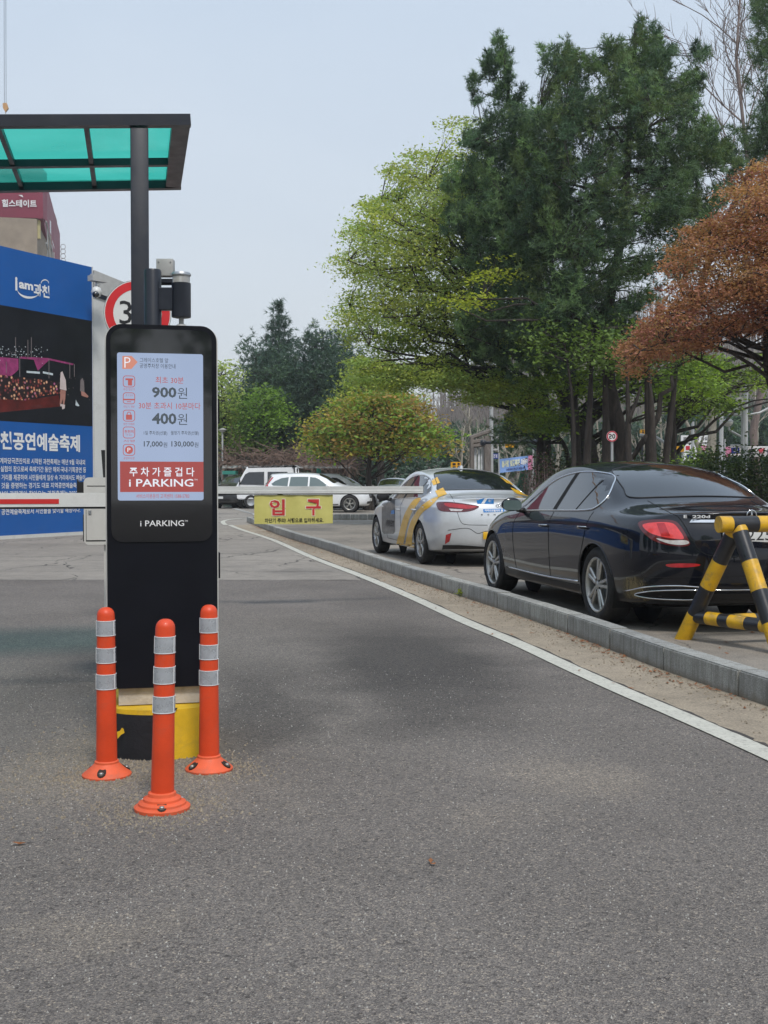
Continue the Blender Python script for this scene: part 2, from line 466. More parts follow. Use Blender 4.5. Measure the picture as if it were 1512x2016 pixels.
def paint_material(name, col, wear=.5):
    m, nt, b = new_mat(name)
    pos = N(nt, 'ShaderNodeNewGeometry').outputs['Position']
    c = rampn(nt, noise(nt, pos, 7, 6, .7), [(.3, tuple(x * .78 for x in col)), (.7, col)])
    w_ = rampn(nt, noise(nt, pos, 38, 7, .78), [(.52, (0, 0, 0)), (.70, (wear,) * 3)])
    nt.links.new(mixc(nt, w_, c, (.17, .155, .14)), b.inputs['Base Color'])
    b.inputs['Roughness'].default_value = .75
    nt.links.new(bumpn(nt, noise(nt, pos, 120, 4, .7), .35, .004), b.inputs['Normal'])
    return m
M_LINE = paint_material('road_line_paint', (.60, .58, .50), .8)
M_LINE2 = paint_material('faded_line_paint', (.50, .49, .46), 1.0)
ribbon('road_marking', LINE, .138, .006, M_LINE)
strip = MB(); vs = []
for y in [-2 + k * .8 for k in range(47)]:
    a = line_at(LINE, min(y, LINE[-1].y - .01)) + .02; b = line_at(CURB, y) + .04
    if y > LINE[-1].y: a = b - .05
    vs += [(min(a, b - .02), y, .003), (b, y, .003)]
strip.add(vs, [(2 * i, 2 * i + 1, 2 * i + 3, 2 * i + 2) for i in range(len(vs) // 2 - 1)])
strip.build('gutter_strip', M_STRIP, kind='structure')
rt_edge = []
for i, p in enumerate(LINE):
    t = (LINE[min(i + 1, len(LINE) - 1)] - LINE[max(i - 1, 0)]).normalized(); rt_edge.append(p + Vector((t.y, -t.x, 0)) * (.133 + rnd.uniform(0, .012)))
ribbon('pavement_joint', rt_edge[:-12], [rnd.choice((.006, .012, .02, .03)) for _ in rt_edge[:-12]], .0065, mat('tar_edge', (.06, .052, .045), .9, var=.3, vs=3))
# the line's hooked end and the bay lines beyond
hook = cat_rom([gr(*p) for p in ((449, 1034), (443, 1028), (452, 1024), (480, 1021), (500, 1020))], 6, closed=False)
ribbon('road_marking', hook, .14, .009, M_LINE, side=-1)
for a, b in (((440, 993), (502, 1012)), ((461, 1001), (530, 1021)), ((640, 1037), (655, 1041)), ((695, 1031), (712, 1031)), ((705, 1037), (720, 1038)), ((560, 1006), (640, 1008))):
    ribbon('road_marking', [gr(*a), gr(*b)], .13, .012, M_LINE2)
# yellow line on the side road past the dark car
ribbon('road_marking', [gr(1330, 1186), gr(1560, 1208)], .12, .036, paint_material('yellow_line_paint', (.55, .33, .05), .7))

# curb: every stone on its own
def granite():
    m, nt, b = new_mat('granite_curb')
    pos = N(nt, 'ShaderNodeNewGeometry').outputs['Position']; inf = N(nt, 'ShaderNodeObjectInfo').outputs['Random']
    c = rampn(nt, noise(nt, pos, 3.0, 6, .65), [(.3, (.285, .283, .265)), (.7, (.42, .418, .395))])
    c = mixc(nt, .9, c, rampn(nt, inf, [(0, (.82, .82, .83)), (1, (1.14, 1.13, 1.1))]), 'MULTIPLY')
    c = mixc(nt, .8, c, rampn(nt, noise(nt, pos, 150, 3, .8), [(.35, (.55, .55, .56)), (.5, (1, 1, 1)), (.68, (1.5, 1.5, 1.48))]), 'MULTIPLY')
    mp = N(nt, 'ShaderNodeMapping'); mp.inputs['Scale'].default_value = (16, 16, 1.6); nt.links.new(pos, mp.inputs[0])
    st = rampn(nt, noise(nt, mp.outputs[0], 1.5, 6, .7), [(.46, (0, 0, 0)), (.66, (.55, .55, .55))])
    c = mixc(nt, st, c, (.115, .105, .085))
    sp_ = N(nt, 'ShaderNodeSeparateXYZ'); nt.links.new(pos, sp_.inputs[0])
    ft = rampn(nt, math_(nt, 'ADD', sp_.outputs['Z'], math_(nt, 'MULTIPLY', noise(nt, pos, 14, 5, .7), .09)), [(.04, (.75, .75, .75)), (.10, (0, 0, 0))])   # soil splashed on the foot
    c = mixc(nt, ft, c, (.17, .13, .085))
    nt.links.new(c, b.inputs['Base Color']); b.inputs['Roughness'].default_value = .82; b.inputs['Specular IOR Level'].default_value = .3
    nt.links.new(bumpn(nt, noise(nt, pos, 110, 5, .75), .55, .006), b.inputs['Normal'])
    return m
M_STONE = granite()
SV = [M_STONE] * 3
curb = structure('curb')
cum = [0]
for a, b in zip(CURB, CURB[1:]): cum.append(cum[-1] + (b - a).length)
def curb_p(s):
    for i in range(len(cum) - 1):
        if cum[i + 1] >= s:
            t = (s - cum[i]) / (cum[i + 1] - cum[i]); return CURB[i].lerp(CURB[i + 1], t)
    return CURB[-1]
# first joint falls where the photograph shows one
def s_of_y(y):
    for i in range(len(cum) - 1):
        if (CURB[i].y - y) * (CURB[i + 1].y - y) <= 0: return cum[i] + (cum[i + 1] - cum[i]) * (y - CURB[i].y) / (CURB[i + 1].y - CURB[i].y)
sj = s_of_y(gr(1455, 1372).y)
meshes = []
for k in range(6):
    bm = MB(); q = bmesh.new(); bmesh.ops.create_cube(q, size=1)
    for vv in q.verts: vv.co = Vector((vv.co.x * .15 + .075, vv.co.y * .984, vv.co.z * .20 + .062 + (.003 * (k % 3 - 1) if vv.co.z > 0 else 0)))
    bmesh.ops.bevel(q, geom=q.edges[:], offset=.009, segments=2, affect='EDGES')
    bm.bm(q); o = bm.build('curb_stone', SV[k % 3]); meshes.append(o.data); bpy.data.objects.remove(o)
s = sj - math.floor((sj - 1) / .985) * .985
i = 0
while s + .985 < cum[-1]:
    a, b = curb_p(s), curb_p(s + .985)
    o = bpy.data.objects.new('curb_stone', meshes[(i * 7 + i // 3) % 6]); COL.objects.link(o); o.parent = curb
    d = b - a; mid = (a + b) / 2
    o.location = (mid.x, mid.y, rnd.uniform(-.003, .003)); o.rotation_euler = (rnd.uniform(-.004, .004), rnd.uniform(-.006, .006), math.atan2(-d.x, d.y) + rnd.uniform(-.004, .004))
    s += .985; i += 1
# rounded nose at the far end of the curb and the island it closes
isl = MB(world=True)
e = curb_p(s)
for k in range(5):
    a0, a1 = math.pi * (1 - k / 5), math.pi * (1 - (k + 1) / 5)
    c = e + Vector((.45, .1, 0))
    pts = [(c.x + math.cos(t) * r, c.y + math.sin(t) * r) for r, t in ((.45, a0), (.45, a1), (.30, a1), (.30, a0))]
    m1 = MB(); m1.prism(pts, 'Z', -.04, .16); m1.build('curb_stone', SV[k % 3], curb)
# the island curb in front of the parked cars at the back
s1, s2 = gr(640, 1023), gr(790, 1023)
fc = structure('far_curb')
nst = 9
for k in range(nst):
    a = s1.lerp(s2, k / nst); b = s1.lerp(s2, (k + 1) / nst)
    m1 = MB(); m1.box((0, 0, .08), ((b - a).length - .02, .2, .2), bev=.01)
    o = m1.build('curb_stone', SV[k % 3], fc); o.location = ((a.x + b.x) / 2, (a.y + b.y) / 2, 0)

# expansion joints of the old pavement: narrow dark filled slots
M_TAR = mat('tar_joint', (.05, .046, .042), .9, var=.3, vs=3)
for yj in (JY, 16.6, 18.9, 22.4, 27.5):
    pth = [Vector((-14 + k * .35, yj + .03 * math.sin(k * 1.7 + yj) + rnd.uniform(-.02, .02), 0)) for k in range(60) if -14 + k * .35 < line_at(CURB, yj) - .45]
    ribbon('pavement_joint', pth, [rnd.uniform(.008, .03) for _ in pth], .006, M_TAR)

# loose grit round the posts and kiosk, leaf litter along the curb
def grit(name, label, spots, m, size=(.004, .009), kind='stuff', flat=.5, leaf=False):
    vs, fs = [], []
    for (x, y, z) in spots:
        r = rnd.uniform(*size); a = rnd.uniform(0, 6.28)
        if leaf:
            n = 4; b = len(vs); tl = rnd.uniform(-.3, .5)
            for k, (u, v) in enumerate(((1, 0), (0, .45), (-1, 0), (0, -.45))):
                vs.append((x + r * (u * math.cos(a) - v * math.sin(a)), y + r * (u * math.sin(a) + v * math.cos(a)), z + .004 + abs(v) * r * tl + (r * .3 if k == 0 else 0)))
            fs += [(b, b + 1, b + 2), (b, b + 2, b + 3)]
        else:
            b = len(vs)
            for k in range(4): vs.append((x + r * math.cos(a + k * 1.57) * rnd.uniform(.6, 1), y + r * math.sin(a + k * 1.57) * rnd.uniform(.6, 1), z))
            vs.append((x, y, z + r * flat * 2))
            fs += [(b + k, b + (k + 1) % 4, b + 4) for k in range(4)]
    me = bpy.data.meshes.new(name); me.from_pydata(vs, [], fs); me.materials.append(m)
    o = link_mesh(name, me); tag(o, label, 'grit' if not leaf else 'leaf litter', kind=kind); return o
M_GRIT = mat('sandy_grit', (.25, .21, .155), .9, var=.5, vs=60)
M_GRIT2 = mat('pale_chips', (.36, .345, .32), .85, var=.5, vs=60)
M_LITTER = mat('dry_leaf', (.22, .085, .03), .85, var=.5, vs=30)
sp = []
for cx, cy in ((-.87, 4.54), (-1.206, 5.06), (-.777, 5.165), (-1.05, 5.4)):
    for _ in range(620):
        a = rnd.uniform(0, 6.28); r = .09 + abs(rnd.gauss(0, .13)); sp.append((cx + r * math.cos(a), cy + r * math.sin(a), 0))
for _ in range(500): sp.append((-1.45 + rnd.gauss(0, .3), 5.2 + rnd.gauss(0, .6), 0))
grit('sand_grit', 'sandy grit lying loose around the orange posts and kiosk base', sp, M_GRIT)
sp = []
for _ in range(5200):
    y = rnd.uniform(1.8, 8); x = rnd.uniform(-.36 * y, .36 * y)
    if x < line_at(LINE, y) - .05: sp.append((x, y, 0))
grit('loose_chips', 'pale stone chips worn loose from the asphalt lane', sp, M_GRIT2, (.002, .005))
sp = []
for _ in range(3400):
    y = rnd.uniform(4.5, 30); x = line_at(CURB, y) - abs(rnd.gauss(0, .18)) - .01
    if x > line_at(LINE, y): sp.append((x, y, .004))
grit('strip_gravel', 'small gravel gathered on the sandy strip by the curb', sp, M_GRIT, (.004, .011))
sp = []
for k in range(46):
    y0 = rnd.uniform(5.5, 34); n0 = rnd.randint(2, 16)
    for _ in range(n0):
        y = y0 + rnd.gauss(0, .35); sp.append((line_at(CURB, y) - abs(rnd.gauss(0, .07)) - .015, y, .005))
for _ in range(90):
    y = rnd.uniform(6, 30); sp.append((rnd.uniform(line_at(LINE, y), line_at(CURB, y)), y, .006))
sp += [(gr(38, 1664).x, gr(38, 1664).y, .004), (gr(848, 1700).x, gr(848, 1700).y, .004), (gr(852, 1705).x, gr(852, 1705).y, .004)]
for _ in range(60):
    y = rnd.uniform(8, 11); sp.append((rnd.uniform(2.3, 4), y, .032))
grit('leaf_litter', 'brown dry leaves swept against the foot of the granite curb', sp, M_LITTER, (.012, .026), leaf=True)
# ================================================================== KIOSK ISLAND
AX = R(12)                                     # the lane runs 12 degrees to the left of the view
M_WHITE = mat('white_enamel', (.62, .62, .60), .35, var=.05, vs=3, coat=.3, bump=.02, dirt=.12)
M_BLACKP = mat('black_powder_coat', (.005, .006, .010), .45, var=.15, vs=5, bump=.03, bs=300, spec=.22)
M_FRAME = mat('dark_navy_steel', (.014, .017, .026), .38, var=.2, vs=4, bump=.04, bs=60, dirt=.06)
M_GLASSB = mat('black_glass_panel', (.006, .007, .010), .08, var=.1, coat=1.0, rvar=.03)
M_CONC = mat('pale_concrete', (.50, .46, .41), .88, var=.14, vs=8, bump=.4, bs=60, dirt=.35)
M_YEL = mat('yellow_masonry_paint', (.74, .46, .015), .6, var=.12, vs=9, bump=.35, bs=30, dirt=.25)
M_BLKPAINT = mat('black_masonry_paint', (.013, .014, .018), .55, var=.2, vs=9, bump=.35, bs=30)
M_WPRINT = mat('white_print', (.78, .78, .78), .6, var=.02)
M_STEEL = mat('galvanised_steel', (.42, .43, .44), .38, .85, var=.15, vs=14, bump=.05)
M_GREYB = mat('grey_plastic_box', (.42, .42, .41), .55, var=.1, vs=9, dirt=.2)

kp = Panel((-1.047 * 1.0, 5.46, 0), AX)        # front face of the kiosk
ku = lambda px: kp.uv(px, 948)[0]
kz = lambda py: kp.uv(318, py)[1]
kiosk = thing('payment_kiosk', 'tall black display kiosk with lit fee screen standing behind three orange posts', 'kiosk', (-1.047, 5.46, 0), AX)
def KB(n=None): return MB(world=True)
KX0, KX1, KZ0, KZ1 = ku(209), ku(428), kz(1350), kz(641)
mb = KB(); kp.slab(mb, rrect(KX0 - .004, KZ0, KX1 + .004, KZ1 + .003, .075, 8, (0, 0, 1, 1)), -.27, -.012)
mb.build('casing', M_WHITE, kiosk, smooth=True, angle=40)
mb = KB(); kp.slab(mb, rrect(KX0 + .003, KZ0 - .004, KX1 - .003, KZ1, .072, 8, (0, 0, 1, 1)), -.011, .022)
mb.build('front_panel', M_BLACKP, kiosk, smooth=True, angle=40)
mb = KB(); kp.slab(mb, rrect(ku(219), kz(1066), ku(417), kz(650), .052, 8), .0225, .027)
mb.build('glass_panel', M_GLASSB, kiosk, smooth=True, angle=40)
# hinge blocks on the right edge
for y0, y1 in ((783, 832), (1090, 1141)):
    mb = KB(); kp.slab(mb, [(KX1 + .004, kz(y1)), (KX1 + .013, kz(y1)), (KX1 + .013, kz(y0)), (KX1 + .004, kz(y0))], -.1, -.02); mb.build('hinge', M_BLACKP, kiosk)
# screen: soft milky blue picture, it gives off its own light
def screen_mat(name, c, e):
    m, nt, b = new_mat(name)
    oc = N(nt, 'ShaderNodeTexCoord').outputs['Object']
    cc = rampn(nt, noise(nt, oc, 3.2, 3, .5), [(.3, tuple(x * .93 for x in c)), (.7, c)])
    nt.links.new(cc, b.inputs['Emission Color']); b.inputs['Emission Strength'].default_value = e
    b.inputs['Base Color'].default_value = (.03, .03, .03, 1); b.inputs['Roughness'].default_value = .12
    return m
M_SCR = screen_mat('screen_picture', (.43, .54, .78), .50)
M_SRED = screen_mat('screen_red', (.42, .055, .05), .55)
M_SRED2 = screen_mat('screen_icon_red', (.47, .09, .08), .62)
M_SORA = screen_mat('screen_orange', (.62, .24, .17), .65)
M_SDK = screen_mat('screen_dark_ink', (.035, .05, .065), .8)
M_SNAVY = screen_mat('screen_navy_ink', (.09, .12, .26), .8)
M_SWH = screen_mat('screen_white_ink', (.74, .78, .86), .7)
mb = KB(); kp.slab(mb, rrect(ku(232), kz(985), ku(400), kz(697), .010, 4), .0272, .0285)
scr = mb.build('screen', M_SCR, kiosk)
def kt(mb, s, x0, y0, x1, y1, w=0.0, off=.0293): put_text(mb, s, kp.rect(x0, y0, x1, y1), kp.P(off), w)
def kquad(mb, x0, y0, x1, y1, off=.0289): kp.poly(mb, rect_poly(kp.rect(x0, y0, x1, y1)), off, px=False)
mb = KB(); kquad(mb, 236.5, 909, 400, 968.5); mb.build('screen_banner', M_SRED, scr)
def kl(m_, *a): mb = KB(); kt(mb, *a); mb.build('screen_lettering', m_, scr)
kl(M_SDK, "그레이스호텔 앞", 275, 706, 331, 715, .004); kl(M_SDK, "공영주차장 이용안내", 275, 717, 345, 726.5, .004)
kl(M_SDK, "900", 299, 763, 347, 784, .03); kl(M_SDK, "원", 349, 764, 368, 786, .0)
kl(M_SDK, "400", 299, 814, 347, 836, .03); kl(M_SDK, "원", 349, 815, 368, 837, .0)
kl(M_SDK, "1일 주차권(선불)", 283, 849, 329, 858, .008); kl(M_SDK, "월정기 주차권(선불)", 336, 849, 391, 858, .008)
kl(M_SDK, "17,000", 283, 869, 320, 881.5, .02); kl(M_SDK, "원", 321, 871, 329, 881, .008)
kl(M_SDK, "130,000", 337, 869, 381, 881.5, .02); kl(M_SDK, "원", 382, 871, 390, 881, .008)
kl(M_SRED2, "최초 30분", 306, 743, 361, 756, .004); kl(M_SRED2, "30분 초과시 10분마다", 273, 793, 394, 806.5, .004)
for y, s in ((768, "무인 정산기"), (802, "차단기 개방"), (836, "보안 카메라"), (869, "서행"), (903, "공영주차장")): kl(M_SRED2, s, 243, y - 3, 265, y + 2)
kl(M_SRED2, "서비스이용문의 고객센터 1588-5783", 268, 972, 372, 981, .004)
kl(M_SWH, "주 차 가 즐 겁 다", 255, 920, 382, 938, .012); kl(M_SWH, "i PARKING", 254, 943, 380, 958, .012); kl(M_SWH, "TM", 382, 943, 388, 946)
# P badge and the five icon tiles
mb = KB(); kp.poly(mb, [(241, 727.5), (259, 727.5), (271, 714), (259, 702), (241, 702)], .0288); mb.build('screen_badge', M_SORA, scr)
mb = KB(); kt(mb, "P", 245, 704.5, 257, 725, -.012, .0294); mb.build('screen_badge_letter', M_SWH, scr)
def ring(mb, P, poly_o, poly_i):
    n = len(poly_o); mb.add([P(*p) for p in poly_o] + [P(*p) for p in poly_i], [(i, (i + 1) % n, n + (i + 1) % n, n + i) for i in range(n)])
for k, yc in enumerate((752, 785, 819, 852, 886)):
    a = kp.rect(242, yc + 11.5, 266, yc - 11.5); a = (a[0], min(a[1], a[3]), a[2], max(a[1], a[3]))
    mb = KB(); ring(mb, kp.P(.0289), rrect(*a, .014, 5), rrect(a[0] + .0032, a[1] + .0032, a[2] - .0032, a[3] - .0032, .011, 5))
    if k == 0: kquad(mb, 247, yc - 6, 262, yc - 2.5); kquad(mb, 252, yc - 2.5, 260, yc + 8)
    if k == 1: kquad(mb, 243, yc + 1, 265, yc + 4); kt(mb, "0 1 5 0", 248, yc - 8, 261, yc - 4); kquad(mb, 250, yc + 6, 258, yc + 7.5)
    if k == 2: kquad(mb, 248, yc - 2, 260, yc + 8); ring(mb, kp.P(.0289), [kp.uv(254 + 4.5 * math.cos(t * .5236), yc - 2 - 6 * math.sin(t * .5236)) for t in range(12)], [kp.uv(254 + 3 * math.cos(t * .5236), yc - 2 - 4.5 * math.sin(t * .5236)) for t in range(12)])
    if k == 3: kt(mb, "천천히", 245, yc - 5, 263, yc + 1.5, .02); kt(mb, "10 km", 248, yc + 3, 260, yc + 6)
    if k == 4: kp.poly(mb, [kp.uv(254 + 8 * math.cos(t * .393), yc + 8 * math.sin(t * .393)) for t in range(16)], .0289, px=False)
    mb.build('screen_icon', M_SRED2, scr)
mb = KB(); kt(mb, "P", 251, 882, 257, 890, 0, .0294); mb.build('screen_badge_letter', M_SWH, scr)
mb = KB(); kt(mb, "i PARKING", 276, 1024, 362, 1035.5, .008, .0282); kt(mb, "TM", 363, 1023.5, 369, 1027, 0, .0282)
mb.build('lettering', M_WPRINT, kiosk)
# plinth: pale slab on a rounded block painted yellow and black
mb = KB(); kp.slab(mb, [(ku(231), kz(1386) + .0), (ku(410), kz(1386) + .0), (ku(410), kz(1350) - .004), (ku(231), kz(1350) - .004)], -.26, -.005)
mb.build('mounting_slab', M_CONC, kiosk)
blk = thing('island_base', 'rounded concrete island block painted half black half yellow under the kiosk', 'base', (-1.047, 5.46, 0), AX)
ztop = kz(1388)
xa, xb = ku(222), ku(418)
outl = []
for k in range(17):
    t = k / 16; x = xa + (xb - xa) * t
    outl.append((x, -.03 - .10 * math.sin(math.pi * t) ** .7))
half = [(x, y) for x, y in outl if x <= ku(342)] ; half2 = [(x, y) for x, y in outl if x > ku(342)]
mid = half[-1]
def solid(name, pts, m, z0, z1, label=None):
    q = MB(); q.prism(pts, 'Z', z0, z1); return q.build(name, m, blk, smooth=True, angle=35, label=label)
solid('painted_block', half + [(mid[0], .55), (xa, .55)], M_BLKPAINT, -.02, ztop - .022)
solid('painted_block', [mid] + half2 + [(xb, .55), (mid[0], .55)], M_YEL, -.02, ztop - .022)
solid('block_top', outl + [(xb, .55), (xa, .55)], M_YEL, ztop - .022, ztop)
# paint chips: a yellow flake on the black, and the slanting black/yellow edge
q = KB()
bp = Panel((-1.047, 5.46, 0), AX, .128)
bp.poly(q, [(231, 1458), (238, 1450), (245, 1446), (243, 1438), (240, 1436), (236, 1442), (230, 1444)], -.036)
q.build('paint_flake', M_YEL, blk)
q = KB(); bp.poly(q, [(341, 1393), (350, 1393), (342, 1404)], .004); q.build('paint_flake', M_BLKPAINT, blk)

# ---- orange posts
M_ORG = mat('orange_post_rubber', (.70, .062, .012), .45, var=.12, vs=7, bump=.06, bs=40, coat=.1, dirt=.22)
M_ORG2 = mat('faded_orange_rubber', (.74, .115, .04), .55, var=.12, vs=9, bump=.10, bs=60, dirt=.35)
M_REFL = mat('silver_reflective_band', (.46, .48, .51), .30, .35, var=.14, vs=18, bump=.12, bs=220, dirt=.15)
M_REFLE = mat('white_band_edge', (.75, .75, .75), .5, var=.03)
M_BOLT = mat('zinc_bolt', (.36, .35, .33), .4, .8, var=.2)
M_HOLE = mat('dark_recess', (.03, .02, .015), .9)
def flex_post(label, x, y, H=.735, hrot=0.0, stepped=False, lean=0.0):
    t = thing('flexible_post', label, 'bollard', (x, y, 0), hrot, 'orange posts guarding the kiosk')
    r0, r1 = .046, .0375
    rr = lambda z: r0 + (r1 - r0) * (z / H)
    sh = Matrix.Shear('XY', 4, (lean, 0)) if lean else Matrix()
    b = MB(xf=sh)
    prof = [(rr(.05), .05)] + [(rr(z), z) for z in (.06, .2, .35, .5, .6, H - .035)]
    prof += [(r1 * math.cos(a) ** .8 if a < 1.5 else .002, H - .035 + .035 * math.sin(a)) for a in (.25, .5, .8, 1.05, 1.3, 1.5)]
    b.lathe(prof, 36); b.build('tube', M_ORG, t, smooth=True, angle=50)
    # three reflective bands, each with a raised pale edge
    for z1 in (.678, .560, .446):
        z0 = z1 - .066
        b = MB(xf=sh); b.lathe([(rr(z0) + .0005, z0), (rr(z0) + .0022, z0 + .001), (rr(z1) + .0022, z1 - .001), (rr(z1) + .0005, z1)], 36, cap=False)
        bd = b.build('reflective_band', M_REFL, t, smooth=True, angle=50)
        b = MB(xf=sh)
        for z in (z0, z1 - .003): b.lathe([(rr(z) + .0015, z), (rr(z) + .0032, z + .0004), (rr(z) + .0032, z + .0026), (rr(z) + .0015, z + .003)], 36, cap=False)
        for k in range(2):
            a = R(-90 + (68, -72)[k]) - hrot
            b.box(((rr(z0) + .001) * math.cos(a), (rr(z0) + .001) * math.sin(a), (z0 + z1) / 2), (.004, .005, z1 - z0 - .004), rz=a)
        b.build('band_edge', M_REFLE, bd)
    prof = [(.105, 0), (.106, .008), (.100, .014), (.084, .026), (.068, .040), (.057, .050), (.052, .056), (.052, .064), (.047, .068)]
    if stepped: prof = [(.108, 0), (.109, .012), (.100, .017), (.093, .020), (.092, .028), (.080, .034), (.074, .036), (.073, .045), (.062, .050), (.056, .054), (.054, .066), (.047, .070)]
    b = MB(); b.lathe(prof, 48); base = b.build('base', M_ORG2, t, smooth=True, angle=28)
    for k in range(3):
        a = R(-100) + 2 * math.pi * k / 3
        c = Vector((math.cos(a), math.sin(a), 0))
        M = Matrix.Translation(c * .081 + Vector((0, 0, .029))) @ Matrix.Rotation(a, 4, 'Z') @ Matrix.Rotation(R(32), 4, 'Y')
        b = MB(xf=M); b.prism([(.026 * math.cos(q * .524) * (1.0 if math.cos(q * .524) > 0 else 1.1), .019 * math.sin(q * .524)) for q in range(12)], 'Z', -.004, .0025)
        b.build('bolt_recess', M_HOLE, base)
        b = MB(xf=Matrix.Translation(c * .088 + Vector((0, 0, .022)))); b.lathe([(.0105, 0), (.0105, .008), (.007, .012), (.001, .0125)], 12)
        b.build('bolt', M_BOLT, base, smooth=True, angle=40)
    return t
flex_post('nearest orange flexible post with stepped base, standing in the middle of the three', -.868, 4.54, H=.745, hrot=R(20), stepped=True, lean=.022)
flex_post('left orange flexible post beside the black half of the island base', -1.208, 5.06, H=.735, hrot=R(8))
flex_post('right orange flexible post beside the yellow half of the island base', -.778, 5.165, H=.735, hrot=R(-38), lean=0.004)

# ---- post, canopy
def canopy():
    hz = lambda py, Y: EYE + (948 - py) / FP * Y
    ax = Matrix.Rotation(AX, 4, 'Z')
    U = ax @ Vector((1, 0, 0)); V = ax @ Vector((0, 1, 0))
    tilt = .068                                           # falls towards the left
    c0 = Vector((-1.085, 6.60, 3.34))                     # near right corner, top edge
    W_, D_ = 5.2, 1.50
    P = lambda u, v, dz=0: c0 - U * u + V * v + Vector((0, 0, -tilt * u + dz))
    t = thing('entrance_canopy', 'dark steel canopy with green translucent roof panes over the kiosk', 'canopy', (c0.x, c0.y, 0), AX)
    def bar(name, a, b, wd, ht, off=0.0):
        """bar from a to b (both u,v) of width wd and height ht, top at the roof plane + off"""
        mb = MB(world=True); A, B = P(*a), P(*b); d = (B - A).normalized(); s = d.cross(Vector((0, 0, 1))).normalized(); up = s.cross(d)
        vs = [q + s * k * wd / 2 + up * (off - h * ht) for q in (A, B) for k, h in ((-1, 0), (1, 0), (1, 1), (-1, 1))]
        mb.add(vs, [(0, 1, 2, 3), (7, 6, 5, 4), (0, 4, 5, 1), (1, 5, 6, 2), (2, 6, 7, 3), (3, 7, 4, 0)])
        return mb.build(name, M_FRAME, t)
    bar('frame_beam', (0, .03), (W_, .03), .06, .062)
    bar('frame_beam', (0, D_ - .03), (W_, D_ - .03), .06, .062)
    bar('frame_beam', (.05, .062), (.05, D_ - .062), .10, .060)
    bar('frame_beam', (.102, D_ * .60), (W_, D_ * .60), .05, .045, -.008)
    us = [.10, .57, 1.04, 1.51, 1.98, 2.45, 2.92, 3.39, 3.86, 4.33, W_]
    for u in us[1:-1]: bar('glazing_bar', (u, .062), (u, D_ - .062), .028, .036, -.010)
    m, nt, b = new_mat('green_polycarbonate')
    oc = N(nt, 'ShaderNodeTexCoord').outputs['Object']
    col = rampn(nt, noise(nt, oc, 1.3, 5, .6, 1.2), [(.3, (.03, .38, .29)), (.7, (.08, .52, .42))])
    tr = N(nt, 'ShaderNodeBsdfTransparent'); tl = N(nt, 'ShaderNodeBsdfTranslucent'); gl = N(nt, 'ShaderNodeBsdfGlossy'); gl.inputs['Roughness'].default_value = .12; gl.inputs['Color'].default_value = (.9, .95, .95, 1)
    nt.links.new(col, tl.inputs['Color'])
    tr.inputs['Color'].default_value = (.10, .72, .58, 1)
    m1 = N(nt, 'ShaderNodeMixShader'); m1.inputs[0].default_value = .45; nt.links.new(tr.outputs[0], m1.inputs[1]); nt.links.new(tl.outputs[0], m1.inputs[2])
    m2 = N(nt, 'ShaderNodeMixShader'); m2.inputs[0].default_value = .07
    nt.links.new(m1.outputs[0], m2.inputs[1]); nt.links.new(gl.outputs[0], m2.inputs[2])
    nt.links.new(m2.outputs[0], nt.nodes['Material Output'].inputs['Surface'])
    for i in range(len(us) - 1):
        for v0, v1 in ((.05, D_ * .60), (D_ * .60, D_ - .05)):
            mb = MB(world=True); mb.add([P(u, v, -.008) for u, v in ((us[i], v0), (us[i + 1], v0), (us[i + 1], v1), (us[i], v1))], [(0, 1, 2, 3)])
            mb.build('roof_pane', m, t)
    # post: passes in front of the near beam's lower part, stands behind the kiosk
    x = (279.5 - 756) / FP * 6.62
    mb = MB(world=True); a = Matrix.Translation((x, 6.60, 0)) @ Matrix.Rotation(AX, 4, 'Z')
    mb.xf = a; mb.box((0, 0, 1.625), (.099, .099, 3.25), bev=.006); mb.build('post', M_FRAME, t, smooth=True, angle=40)
    mb = MB(world=True); mb.xf = Matrix.Translation((x - 3.9 * U.x, 6.60 - 3.9 * U.y, 0)) @ Matrix.Rotation(AX, 4, 'Z')
    mb.box((0, 0, 1.50), (.099, .099, 3.0), bev=.006); mb.build('post', M_FRAME, t, smooth=True, angle=40)
    return t
canopy()

# ---- cameras and lamp on the pole behind the kiosk
def cyl(mb, a, b, r, seg=24): return mb.tube([a, b], r, seg)
Y1 = 6.15
pole = thing('sensor_mast', 'stout black round mast with side arm and dark lamp cylinder behind the kiosk', 'mast', (at(301, 640, Y1).x, Y1, 0))
mb = MB(world=True); p = at(301, 640, Y1); q = at(301, 531, Y1)
mb.lathe([(.045, 0), (.045, q.z - .01), (.041, q.z), (.001, q.z + .001)], 28, Matrix.Translation((p.x, p.y, 0))); mb.build('mast_tube', M_FRAME, pole, smooth=True, angle=40)
mb = MB(world=True); a = at(317, 589, Y1); b = at(343, 589, Y1); mb.box(((a.x + b.x) / 2, Y1, a.z), (b.x - a.x + .02, .05, .117), bev=.004); mb.build('side_arm', M_FRAME, pole)
c = at(357, 625, Y1); t_ = at(357, 558, Y1); t2 = at(357, 543, Y1); t3 = at(357, 537, Y1)
hd = thing('beacon_lamp', 'dark cylindrical lamp with clear glass top held by the mast arm', 'lamp', (c.x, Y1, c.z))
T = Matrix.Translation((c.x, c.y, 0))
mb = MB(world=True); mb.lathe([(.030, c.z - .004), (.049, c.z), (.050, c.z + .006), (.050, t_.z), (.046, t_.z + .001)], 30, T); mb.build('lamp_body', M_FRAME, hd, smooth=True, angle=35)
m, nt, b = new_mat('clear_lens'); b.inputs['Base Color'].default_value = (.72, .70, .66, 1); b.inputs['Roughness'].default_value = .15; b.inputs['Transmission Weight'].default_value = .5
mb = MB(world=True); mb.lathe([(.045, t_.z), (.045, t2.z)], 30, T); mb.build('lens', m, hd, smooth=True, angle=35)
